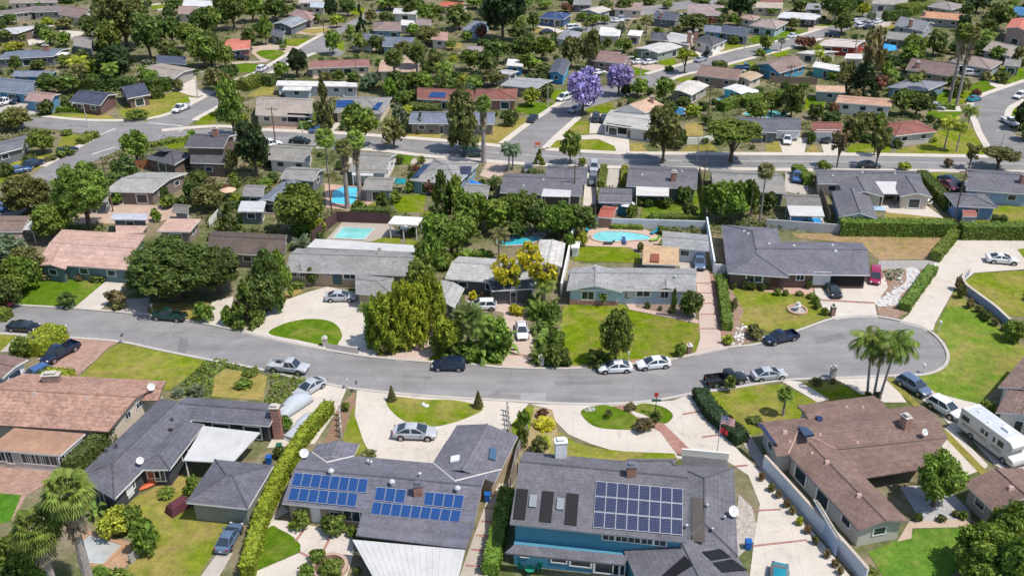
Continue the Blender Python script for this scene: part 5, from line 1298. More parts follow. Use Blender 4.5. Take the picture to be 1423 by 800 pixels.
House('long low grey garage by the oval pool', GL_, (.48, .55, .62), [('n2', (800, 444), (1038, 466), (1032, 386), 'x', 'gg', {'p': .1})], label='long low grey garage right of the oval pool', cat='garage', name='garage')
h = House('charcoal house with open garage', CH_, (.22, .2, .19), [('p', (1011, 379), (1097, 385), (1080, 317), 'y', 'hh', {'p': .27}), ('p', (1050, 380), (1209, 382), (1198, 337), 'x', 'gg', {'p': .25})], label='charcoal roofed ranch house with an open double garage above the cul de sac', near=True, auto=False, wmat=mat_brick((.16, .10, .08), (.2, .17, .15)))
h.win('n3', 370, 606, 2.6, 2.15, 'garage', (.66, .66, .66)); h.win('n3', 498, 612, 5.0, 2.2, 'open'); h.win('n3', 262, 596, 1.3, 1.4); h.win('n3', 30, 603, 2.6, 1.5); h.win('n3', 135, 618, 1.2, 2.1, 'door', (.1, .05, .04))
for x, y in ((105, 432), (230, 442), (425, 440), (440, 468)): h.vent('n3', x, y, 'box', (.6, .6, .6), .9)
for x, y in ((1215, 368), (1235, 382)): h.vent('n2', x, y, 'box', (.6, .6, .6), .8)
h = House('grey ranch house with white rear patio', GR, TANW, [('n1', (130, 570), (770, 592), (800, 474), 'x', 'gg', {'p': .25}), ('n1', (158, 566), (258, 568), (262, 524), 'y', 'gg', {'p': .3})], label='grey roofed tan ranch house with a white rear patio roof below the fenced pool', near=True, auto=False)
h.cover('n1', [(240, 450), (800, 474), (805, 440), (284, 406)], 2.55, WROOF(), posts=True, zf=2.5)
for x, y, w, hh, k in ((178, 582, .9, 1.0, 'window'), (220, 584, .9, 1.0, 'window'), (395, 605, 1.3, 2.1, 'door'), (460, 592, 2.2, 1.3, 'window'), (545, 592, 1.2, .9, 'window'), (345, 585, .8, .7, 'window')): h.win('n1', x, y, w, hh, k, (.05, .1, .12) if k == 'door' else None)
h.vent('n1', 395, 470, 'pipe', (.4, .4, .4)); h.chimney('n1', 612, 482, .6, .5, .7, mat_plain((.6, .58, .55), .8))
House('grey garage roof beside the bamboo', GR, TANW, [('n1', (488, 680), (690, 700), (680, 604), 'x', 'gh', {'p': .25})], label='small grey gabled garage with its right half under yellow bamboo', cat='garage', auto=False, name='garage')
h = House('light grey house behind tropical plants', (.36, .36, .355), (.12, .13, .14), [('p', (618, 387), (742, 396), (756, 364), 'x', 'gg', {'p': .22}), ('n1', (868, 708), (985, 754), (1038, 656), 'y', 'gg', {'p': .16})], label='light grey roofed house behind the tropical front garden and golden trees', near=True); h.chimney('n1', 1140, 500, .7, .6, .8, BRICK())
House('dark timber entry gable', (.075, .09, .11), (.1, .1, .1), [('n2', (-60, 668), (166, 656), (130, 602), 'x', 'gg', {'p': .25})], label='dark timber carport gable beside the golden trees', cat='carport', name='carport')
House('whitish roof by rock pool', (.46, .45, .44), (.4, .4, .4), [('n2', (155, 528), (292, 548), (312, 428), 'y', 'gg', {'p': .15})], label='whitish gabled roof between the rock edged pool and the white side wall', cat='pool house', name='pool_house')
h = House('pink roofed house', PK, (.13, .20, .21), [('n0', (188, 530), (640, 562), (734, 386), 'x', 'gg', {'p': .08}), ('n0', (185, 540), (330, 560), (372, 470), 'y', 'gg', {'p': .2})], label='low wide house with a pale pink roof and teal front left of the giant oak', near=True, trim=(.5, .4, .36))
h.cover('n0', [(585, 380), (718, 378), (746, 340), (584, 338)], 2.5, mat_roof(PK, 'flat'))
House('pink flat roofed annex', PK, (.25, .2, .18), [('n0', (792, 368), (960, 370), (1015, 306), 'f')], kind='flat', label='pale pink flat roof seen just above the giant oak crown', cat='annex', name='annex')
h = House('dark brown roofed house behind the oak', BD, (.2, .17, .14), [('p', (288, 350), (397, 356), (399, 326), 'x', 'gg', {'p': .25}), ('n1', (-60, 470), (105, 500), (140, 420), 'y', 'gg', {'p': .25})], label='dark brown shingle house between the giant oak and the cactus')
House('brown house at the left edge', (.19, .14, .12), (.35, .3, .26), [('n0', (-160, 370), (110, 370), (170, 290), 'x', 'gg', {'p': .15}), ('n0', (-160, 440), (80, 440), (110, 385), 'x', 'gg', {'p': .12})], label='brown flat roofed house at the left edge below the olive tree').cover('n0', [(70, 362), (165, 360), (195, 318), (160, 310)], 2.5, WROOF())
# ------------------------------------------------------------------ houses further out: (desc, roof, wall, wings)
BLG = (.16, .18, .235); GYB = (.23, .225, .215); TAN = (.40, .305, .215); WHR = (.55, .545, .53); RBN = (.20, .085, .07); NVY = (.09, .105, .145); MAU = (.23, .19, .19); SAL = (.46, .16, .12); ORG = (.42, .23, .14); TLW = (.12, .38, .42)
FH = [
 ('grey twin slope house', GYB, WW, [('u1', (45, 478), (257, 492), (272, 416), 'x')]), ('grey gabled house', GR, GYW, [('u1', (103, 574), (276, 587), (337, 526), 'x')]),
 ('long blue grey roofed house', BLG, GYW, [('u1', (-10, 690), (92, 692), (214, 594), 'y')]), ('taupe roofed house with white awning', GYB, WW, [('u1', (452, 536), (640, 546), (696, 450), 'x')]),
 ('taupe pool house', GYB, (.35, .38, .38), [('u1', (523, 628), (667, 632), (690, 570), 'x')]), ('large grey house with dark panels', (.25, .25, .25), (.2, .3, .36), [('u1', (760, 582), (1000, 606), (1112, 500), 'x', 'hh')]),
 ('small grey shed roof beside the blue tarp', GYB, GYW, [('u1', (1030, 655), (1158, 662), (1172, 605), 'x')]), ('slate house with white patio roof', DK2, (.16, .13, .12), [('u2', (-20, 645), (396, 662), (406, 562), 'x'), ('u2', (208, 590), (420, 602), (426, 516), 'x')]),
 ('slate house with brick chimney', DK2, GYW, [('u2', (618, 612), (978, 626), (978, 520), 'x')]), ('slate garage with blue wall', DK2, (.05, .19, .3), [('u2', (478, 694), (648, 698), (650, 626), 'x', 'gg', {'p': .1})]),
 ('grey house beside the big dense trees', GYB, GYW, [('p', (991, 262), (1093, 269), (1081, 240), 'x')]), ('grey pool shelter', (.17, .165, .16), GYW, [('u3', (195, 710), (372, 714), (347, 656), 'x', 'gg', {'wall': False})]),
 ('slate house with twin rear gables', DK2, CREAM, [('u3', (352, 600), (885, 608), (842, 536), 'x'), ('u3', (486, 658), (686, 666), (640, 590), 'y'), ('u3', (768, 664), (930, 668), (868, 580), 'y')]),
 ('blue garage with slate gable', DK2, (.13, .30, .55), [('u3', (462, 768), (658, 780), (606, 652), 'y', 'gg', {'p': .3})]), ('slate roofed blue house at the right edge', DK2, (.3, .42, .58), [('u3', (1098, 632), (1430, 655), (1420, 546), 'x')]),
 ('blue garage with slate hip', DK2, (.16, .28, .5), [('n3', (1045, 240), (1262, 250), (1196, 180), 'x', 'hh')]),
 # north of the main road
 ('long pale taupe house with red brick drive', (.31, .27, .245), CREAM, [('u1', (-20, 252), (270, 264), (276, 172), 'x')]), ('white flat roofed house', WHR, (.45, .5, .54), [('u1', (85, 104), (440, 110), (442, 86), 'f')]), ('white carport roof', WHR, (.4, .45, .5), [('u1', (115, 128), (258, 130), (272, 106), 'f', 'gg', {'z': 2.3})]), ('white flat garden pavilion', WHR, (.4, .45, .5), [('u1', (420, 108), (498, 112), (500, 92), 'f')]),
 ('grey house with blue solar behind the round dark tree', (.22, .22, .22), CREAM, [('u1', (380, 240), (620, 245), (672, 165), 'x', 'gh')]), ('brick red hip roofed house', RBN, (.3, .16, .12), [('u1', (798, 172), (1090, 186), (1082, 128), 'x'), ('u1', (1085, 178), (1302, 178), (1306, 122), 'x', 'hh')]),
 ('low slate house with wide front lawn', BLG, (.25, .22, .2), [('u1', (756, 296), (1190, 300), (1194, 240), 'x')]), ('flat grey roofed house beside the side street', (.28, .29, .30), (.25, .22, .2), [('t2', (640, 562), (885, 584), (990, 528), 'x', 'gg', {'p': .08})]), ('small white garage with grey lid', (.36, .37, .38), WW, [('t2', (605, 480), (702, 492), (766, 470), 'x', 'gg', {'p': .08})]),
 ('bright blue gabled house', (.09, .10, .13), (.05, .30, .55), [('t2', (960, 475), (1062, 500), (1105, 410), 'y', 'gg', {'p': .35})]), ('white gabled house with tan roof', (.44, .31, .235), WW, [('u2', (553, 232), (716, 242), (816, 206), 'y', 'gg', {'p': .55, 'z': 3.2})]),
 ('pale grey house with a carport', (.38, .37, .36), (.6, .6, .6), [('u2', (500, 300), (770, 338), (800, 262), 'x', 'gg', {'p': .1})]), ('whitish low house', (.50, .48, .45), (.4, .36, .32), [('t3', (430, 592), (572, 628), (690, 562), 'y', 'gg', {'p': .12})]),
 ('teal poolside house', (.55, .56, .56), TLW, [('t3', (775, 582), (900, 620), (985, 590), 'y', 'gg', {'p': .1})]), ('brown roofed house below the side street', (.21, .145, .125), (.3, .22, .18), [('t3', (600, 496), (880, 530), (935, 462), 'x')]), ('tan flat annex', TAN, CREAM, [('t3', (870, 502), (960, 532), (1046, 496), 'y', 'gg', {'p': .1})]),
 ('blue gabled house with brown roof', (.21, .16, .145), (.09, .28, .42), [('t3', (1000, 425), (1152, 482), (1335, 428), 'y', 'gg', {'p': .3})]), ('dark slate house beside the kidney pool', DK, GYW, [('u3', (-70, 335), (145, 342), (140, 270), 'x'), ('u3', (100, 332), (266, 332), (256, 268), 'x')]),
 ('brick red garage', RBN, (.5, .52, .54), [('u3', (318, 338), (474, 338), (468, 288), 'x')]), ('brick red hip house on the corner lawn', (.24, .10, .085), (.5, .48, .45), [('u3', (742, 360), (955, 336), (852, 278), 'x', 'hh')]), ('long salmon tan roofed house', (.42, .26, .19), WW, [('u3', (440, 190), (724, 212), (734, 174), 'x', 'gg', {'p': .12})]), ('small peach roofed house', (.45, .31, .22), (.3, .33, .35), [('u3', (342, 134), (490, 140), (480, 108), 'x')]),
 ('blue grey hip house', (.19, .20, .235), (.15, .25, .32), [('u3', (700, 112), (905, 130), (1008, 90), 'x', 'hh')]), ('dark brown house with white van', (.17, .125, .115), (.3, .25, .22), [('t4', (640, 460), (962, 508), (1018, 432), 'x')]), ('taupe hip house on the right lawn', (.25, .20, .185), (.3, .32, .33), [('t4', (928, 405), (1200, 458), (1288, 408), 'x', 'hh')]),
 ('grey cottage pair', (.18, .19, .21), (.3, .33, .38), [('t4', (565, 168), (762, 208), (835, 155), 'x')]), ('orange tile roofed house', ORG, (.3, .3, .3), [('t4', (740, 114), (1012, 138), (1032, 102), 'x')]), ('grey roofed house behind the tall conifer', GYB, GYW, [('t4', (508, 254), (722, 274), (748, 232), 'x')]),
 ('pale house with red walls', (.44, .40, .38), (.33, .05, .04), [('t4', (60, 300), (312, 314), (398, 268), 'x', 'gg', {'p': .12})]), ('small white shed roof', (.5, .48, .46), (.5, .45, .4), [('t4', (238, 385), (358, 390), (372, 358), 'f')]), ('long white teal trimmed house', WHR, TLW, [('t4', (25, 440), (205, 470), (225, 435), 'f')]), ('pale low house', (.5, .47, .44), CREAM, [('t4', (-80, 350), (60, 360), (205, 340), 'x', 'gg', {'p': .1})]),
 ('wide grey house at the top right', (.24, .22, .215), (.4, .35, .3), [('t4', (760, 40), (942, 68), (1048, 38), 'x', 'hh')]), ('tan house at the right edge', (.30, .26, .23), (.35, .36, .38), [('t4', (1150, 330), (1335, 372), (1440, 320), 'x')]), ('salmon tile house at the right edge', SAL, (.42, .30, .27), [('t4', (1300, 185), (1460, 215), (1500, 150), 'y', 'gg', {'z': 4.5})]), ('bright blue roofed house in the top right corner', (.05, .16, .32), (.1, .3, .45), [('t4', (1335, 90), (1440, 105), (1440, 60), 'x')]),
 ('pale blue walled house at the top right', (.25, .25, .29), (.4, .47, .6), [('t4', (-20, 60), (85, 62), (110, 30), 'x')]), ('white roofed block', (.5, .5, .5), GYW, [('t4', (-30, 108), (75, 116), (90, 94), 'f')]),
 ('small brown hip roofed house', (.30, .22, .18), CREAM, [('t3', (885, 118), (985, 138), (1028, 112), 'x', 'hh')]), ('large taupe hip roofed house', (.29, .24, .225), (.35, .42, .48), [('t3', (952, 168), (1130, 192), (1216, 146), 'x', 'hh')]), ('white flat roofed modern house', (.48, .49, .50), DGW, [('t3', (1135, 118), (1392, 132), (1428, 92), 'f')]), ('beige top edge house', (.38, .32, .27), CREAM, [('t3', (975, 50), (1172, 55), (1182, 24), 'x')]),
 ('slate hip house on the corner', (.085, .085, .10), WW, [('t3', (585, 265), (712, 306), (808, 266), 'y', 'hh')]), ('navy house with porch', (.07, .085, .12), (.08, .13, .2), [('t3', (770, 215), (950, 240), (960, 190), 'x')]), ('blue trimmed slate roof', BLG, (.1, .25, .4), [('t3', (655, 205), (770, 215), (775, 178), 'x')]), ('grey slab house with red chimney', (.40, .40, .40), CREAM, [('t3', (395, 270), (560, 300), (600, 240), 'x', 'gg', {'p': .1})]),
 ('pale wide roofed house', (.46, .45, .44), (.3, .33, .3), [('t3', (200, 320), (355, 350), (515, 308), 'y', 'gg', {'p': .12})]), ('brown roofed house behind the jacaranda', (.22, .15, .14), (.3, .22, .2), [('t3', (-80, 400), (130, 422), (195, 372), 'x')]), ('long slate house under the palms', (.075, .09, .12), GYW, [('t3', (310, 118), (470, 135), (520, 95), 'x')]), ('white shed roof row', (.52, .52, .52), CREAM, [('t3', (-30, 235), (75, 240), (95, 195), 'f')]), ('small slate hip roof', (.10, .10, .12), (.3, .17, .15), [('t3', (305, 262), (425, 272), (420, 222), 'x', 'hh')]), ('white awning roof', (.6, .6, .58), CREAM, [('t3', (150, 232), (240, 240), (256, 205), 'f')]), ('mauve roof patchwork house', (.27, .22, .22), (.3, .28, .28), [('t3', (545, 100), (800, 105), (790, 40), 'x', 'gh')]),
 ('white tan hip house', (.42, .39, .36), (.4, .4, .4), [('t2', (1165, 72), (1285, 88), (1375, 62), 'y', 'gg', {'p': .2})]), ('navy roofed house', (.035, .065, .16), (.05, .1, .18), [('t2', (895, 118), (1060, 130), (1115, 92), 'x', 'hh')]), ('grey blue hip house', (.24, .25, .28), (.42, .45, .5), [('t2', (1010, 252), (1120, 275), (1180, 215), 'y', 'hh')]), ('red tiled house at the top', (.42, .12, .08), CREAM, [('t2', (235, 40), (380, 52), (430, 25), 'x')]), ('powder blue hip house', (.17, .20, .25), (.35, .5, .65), [('t2', (385, 195), (500, 205), (575, 150), 'x', 'hh')]), ('white flat building', WHR, CREAM, [('t2', (-30, 165), (75, 175), (95, 140), 'f')]), ('brown slate roof beside white flat building', MAU, CREAM, [('t2', (85, 165), (190, 170), (185, 132), 'x')]), ('white roofed court house', (.58, .57, .56), WW, [('t2', (1290, 225), (1430, 240), (1440, 190), 'f')]),
 ('brown gabled roof behind the jacaranda', (.22, .15, .14), (.25, .19, .16), [('t2', (1240, 398), (1425, 415), (1440, 345), 'x')]), ('lilac grey roof among the trees', (.26, .22, .24), (.3, .3, .33), [('t2', (420, 340), (530, 345), (535, 308), 'x')]), ('tan roofed long house', TAN, CREAM, [('t2', (-60, 460), (85, 462), (95, 368), 'x', 'gg', {'p': .1})]), ('white shed with blue wall', WHR, (.05, .22, .45), [('t2', (680, 432), (790, 440), (800, 395), 'f')]), ('small pink house among trees', (.36, .22, .19), CREAM, [('t2', (185, 260), (295, 270), (300, 215), 'x')]),
 ('salmon red roofed house', SAL, (.3, .17, .15), [('t1', (150, 335), (320, 322), (330, 250), 'x', 'gg', {'p': .12})]), ('grey roofed house with white cars', (.24, .26, .29), GYW, [('t1', (465, 158), (590, 180), (700, 135), 'y', 'gg', {'p': .2})]), ('mauve brown hip house', (.29, .20, .19), (.3, .25, .25), [('t1', (580, 100), (720, 135), (765, 92), 'y', 'hh')]), ('pale blue roofed house at the top', (.35, .40, .45), CREAM, [('t1', (715, 48), (810, 52), (815, 20), 'x')]), ('long dusty red roofed house', (.25, .125, .115), CREAM, [('t1', (715, 450), (1112, 436), (1105, 388), 'x', 'gg', {'p': .2})]), ('brown and blue gabled house', (.22, .17, .16), (.2, .3, .4), [('t1', (1130, 200), (1320, 205), (1312, 150), 'x', 'hg')]), ('white walled hip house', (.13, .14, .17), WW, [('t1', (985, 265), (1120, 285), (1195, 235), 'x', 'hh')]), ('slate blue double gable house', (.13, .155, .20), (.2, .3, .42), [('t1', (1190, 305), (1395, 310), (1405, 250), 'x', 'gg')]), ('peach tan roof under the date palm', (.42, .29, .22), CREAM, [('t1', (1165, 470), (1430, 475), (1440, 400), 'x', 'gg', {'p': .1})]), ('small dark blue house by the bend', (.10, .11, .14), (.35, .37, .4), [('t1', (455, 228), (540, 245), (555, 205), 'x')]),
 ('long taupe house at the top left', (.17, .15, .15), (.3, .27, .25), [('t0', (-60, 110), (215, 75), (255, 45), 'x', 'gg'), ('t0', (210, 80), (420, 75), (450, 42), 'x', 'gg')]), ('brown cross gabled house', (.20, .15, .14), WW, [('t0', (380, 95), (560, 125), (612, 65), 'x')]), ('pale grey hip roofed house', (.43, .44, .46), (.2, .15, .13), [('t0', (-80, 225), (110, 222), (358, 170), 'x', 'gg', {'p': .12})]), ('blue grey roof with solar', (.13, .155, .21), GYW, [('t0', (-30, 390), (350, 372), (470, 318), 'x', 'gg', {'p': .15})]), ('white patio roof by blue grey house', (.6, .58, .56), GYW, [('t0', (320, 362), (440, 366), (458, 345), 'f')]), ('low blue house with chimney', (.15, .18, .24), (.08, .22, .40), [('t0', (75, 500), (340, 505), (385, 470), 'x')]), ('navy roofed garage at the left edge', (.13, .15, .20), (.08, .22, .36), [('t0', (20, 590), (225, 605), (235, 535), 'x')]), ('pink brown gabled house', (.29, .20, .185), (.12, .28, .42), [('t0', (160, 660), (330, 680), (400, 620), 'x')]), ('navy twin gable house', (.055, .065, .10), (.16, .10, .09), [('t0', (455, 668), (660, 695), (775, 620), 'x'), ('t0', (840, 650), (992, 622), (925, 556), 'x', 'gg', {'p': .3})]), ('tan winged house', (.29, .255, .225), (.33, .32, .30), [('t0', (910, 480), (1140, 520), (1285, 455), 'x', 'gg', {'p': .12})]), ('navy roof behind the tan winged house', (.07, .085, .13), (.08, .2, .35), [('t0', (1030, 412), (1225, 425), (1230, 375), 'x')]), ('grey driveway roof under the dark trees', (.25, .23, .22), GYW, [('t0', (480, 300), (600, 320), (620, 255), 'x')]),
 # left middle
 ('large grey low roofed house', (.30, .30, .29), (.2, .16, .14), [('p', (143, 266), (212, 267), (261, 240), 'x', 'gg', {'p': .14})]), ('two storey dark slate house', (.09, .09, .105), (.17, .12, .10), [('u0', (930, 415), (1130, 420), (1192, 352), 'x', 'gg', {'z': 5.2}), ('u0', (960, 495), (1140, 500), (1150, 440), 'x', 'gg', {'z': 2.9}), ('u0', (735, 470), (880, 505), (975, 450), 'x', 'hh', {'p': .3})]), ('grey house at the left edge of the crossing', (.14, .145, .17), GYW, [('u0', (-80, 470), (110, 420), (152, 350), 'x', 'gg', {'p': .15})]), ('small grey roof under the street trees', (.20, .2, .2), GYW, [('u0', (380, 690), (540, 690), (560, 650), 'x')]), ('lilac ribbed awning roof', (.40, .42, .48), GYW, [('u0', (560, 780), (740, 782), (745, 752), 'f')]), ('little grey garden shed', (.15, .145, .14), (.3, .28, .25), [('u0', (872, 742), (952, 748), (958, 708), 'x')]), ('grey awning house at the right of the yards', (.22, .21, .22), GYW, [('u0', (1225, 660), (1330, 665), (1345, 610), 'x')]),
 ('white boat awning house', (.45, .46, .48), GYW, [('u0', (1200, 740), (1330, 742), (1345, 690), 'f')]), ('blue hip roofed garage at the left', (.13, .16, .21), (.1, .28, .42), [('u0', (-60, 130), (170, 150), (175, 80), 'x')]), ('grey roofs at the road bend', (.22, .21, .20), GYW, [('t4', (1290, 430), (1400, 440), (1410, 400), 'x')]),
 ('brown top centre house', (.26, .2, .18), CREAM, [('t3', (60, 60), (250, 70), (255, 25), 'x')]), ('grey top house by the big tree', (.2, .2, .21), GYW, [('t2', (1120, 30), (1240, 32), (1250, -5), 'x')]), ('pale top edge house', (.4, .38, .36), CREAM, [('t1', (640, 20), (800, 22), (800, -10), 'x')]), ('taupe roof in the top left corner', (.25, .22, .2), CREAM, [('t0', (60, 20), (380, 15), (380, -15), 'x')]), ('maroon roof at the top right', (.22, .1, .09), CREAM, [('t3', (1030, 15), (1170, 18), (1180, -8), 'x')]), ('pale green yard house', (.30, .28, .26), CREAM, [('t4', (420, 25), (650, 35), (660, 5), 'x')]),
 ('white building behind the top trees', (.5, .5, .5), WW, [('t1', (1260, 90), (1420, 95), (1430, 60), 'x', 'gg', {'p': .1})]), ('white parking roof at the top left', (.52, .52, .54), CREAM, [('t0', (1200, 40), (1400, 45), (1400, 5), 'f')]), ('brown roof below the parking roof', (.27, .2, .18), CREAM, [('t0', (1170, 90), (1300, 95), (1320, 50), 'x')]),
]
FAR = {}
for d, r, w, wings in FH:
    k = 'flat' if wings[0][4] == 'f' else 'shingle'
    FAR[d] = House(d, r, w, wings, kind=k)
f = FAR
f['large grey house with dark panels'].quad('u1', [(835, 505), (868, 500), (835, 520), (795, 520)] if False else [(830, 508), (870, 500), (812, 575), (768, 578)], 'solar_panel', SB, uv=True, cols=2, rows=3); f['large grey house with dark panels'].quad('u1', [(1012, 515), (1075, 515), (1070, 555), (1018, 555)], 'solar_panel', SD, uv=True, cols=3, rows=2)
f['grey house with blue solar behind the round dark tree'].quad('u1', [(392, 182), (478, 180), (478, 216), (388, 218)], 'solar_panel', SB, uv=True, cols=5, rows=2); f['grey house with blue solar behind the round dark tree'].quad('u1', [(600, 192), (628, 192), (602, 232), (568, 232)], 'solar_panel', SB, uv=True, cols=2, rows=3)
f['brick red hip roofed house'].quad('u1', [(870, 140), (945, 142), (940, 168), (855, 165)], 'solar_panel', SB, uv=True, cols=5, rows=2); f['two storey dark slate house'].quad('u0', [(800, 425), (870, 438), (830, 478), (770, 468)], 'solar_panel', SD, uv=True, cols=2, rows=1)
f['slate house with brick chimney'].chimney('u2', 858, 585, 1.0, .8, 1.6, BRICK()); f['white gabled house with tan roof'].chimney('u2', 747, 190, .8, .7, 1.3, BRICK()); f['two storey dark slate house'].chimney('u0', 1092, 362, 1.0, .8, 1.6, BRICK())
f['slate hip house on the corner'].chimney('t3', 600, 262, 1.0, .8, 2.6, BRICK()); f['dark brown house with white van'].chimney('t4', 718, 445, 1.0, .8, 1.3, BRICK()); f['grey slab house with red chimney'].chimney('t3', 556, 285, 1.0, 1.0, 3, BRICK()); f['long slate house under the palms'].chimney('t3', 372, 118, .8, .8, 1.5, BRICK())
f['orange tile roofed house'].chimney('t4', 760, 104, .8, .8, 1.2, BRICK()); f['grey cottage pair'].chimney('t4', 672, 180, .9, .9, 2.2, BRICK()); f['slate roofed blue house at the right edge'].chimney('u3', 1385, 595, 1.0, .8, 1.5, BRICK()); f['blue grey roof with solar'].chimney('t0', 305, 335, 1.6, .9, 1.4, BRICK())
f['slate house with white patio roof'].cover('u2', [(188, 664), (336, 668), (342, 634), (200, 626)], 2.8, WROOF(), zf=3.1); f['slate house with brick chimney'].cover('u2', [(668, 660), (835, 664), (836, 610), (670, 602)], 2.35, mat_plain((.55, .53, .5), .6), zf=2.6)
f['slate house with twin rear gables'].cover('u3', [(682, 652), (790, 654), (762, 580), (632, 578)], 2.45, WROOF(), zf=2.9, posts=True); f['grey pool shelter'].cover('u3', [(210, 762), (386, 766), (370, 714), (194, 708)], 2.4, WROOF(), zf=2.55); f['taupe roofed house with white awning'].cover('u1', [(470, 558), (575, 562), (582, 540), (468, 534)], 2.3, WROOF())
for p in ((195, 706), (372, 712), (352, 656), (170, 650)):
    b = gp('u3', p[0], p[1] + 6, 2.2); q = MB(); q.box((b.x, b.y, 0), .15, .15, 2.35); q.obj('post', WROOF(), parent=f['grey pool shelter'].root)
f['blue garage with slate gable'].win('u3', 525, 785, 3.4, 1.9, 'garage', (.6, .6, .6)); f['blue garage with slate gable'].win('u3', 600, 785, 1.0, .9); f['pale grey house with a carport'].win('u2', 580, 325, 5.5, 2.0, 'open')
f['long pale taupe house with red brick drive'].win('u1', 200, 268, 5, 2, 'open'); f['brick red garage'].win('u3', 400, 350, 5, 2, 'garage', (.7, .7, .72)); f['dark slate house beside the kidney pool'].win('u3', 200, 350, 5, 2, 'garage', (.7, .7, .7))
for nm, pts in (('slate house with brick chimney', (('u2', 700, 555), ('u2', 900, 540))), ('slate house with twin rear gables', (('u3', 425, 560), ('u3', 575, 545), ('u3', 740, 550))), ('large grey house with dark panels', (('u1', 950, 500), ('u1', 880, 560))), ('slate house with white patio roof', (('u2', 200, 580), ('u2', 100, 610))), ('long pale taupe house with red brick drive', (('u1', 170, 200), ('u1', 80, 215)))):
    for p in pts: f[nm].vent(*p, 'box', (.45, .45, .45), .9)
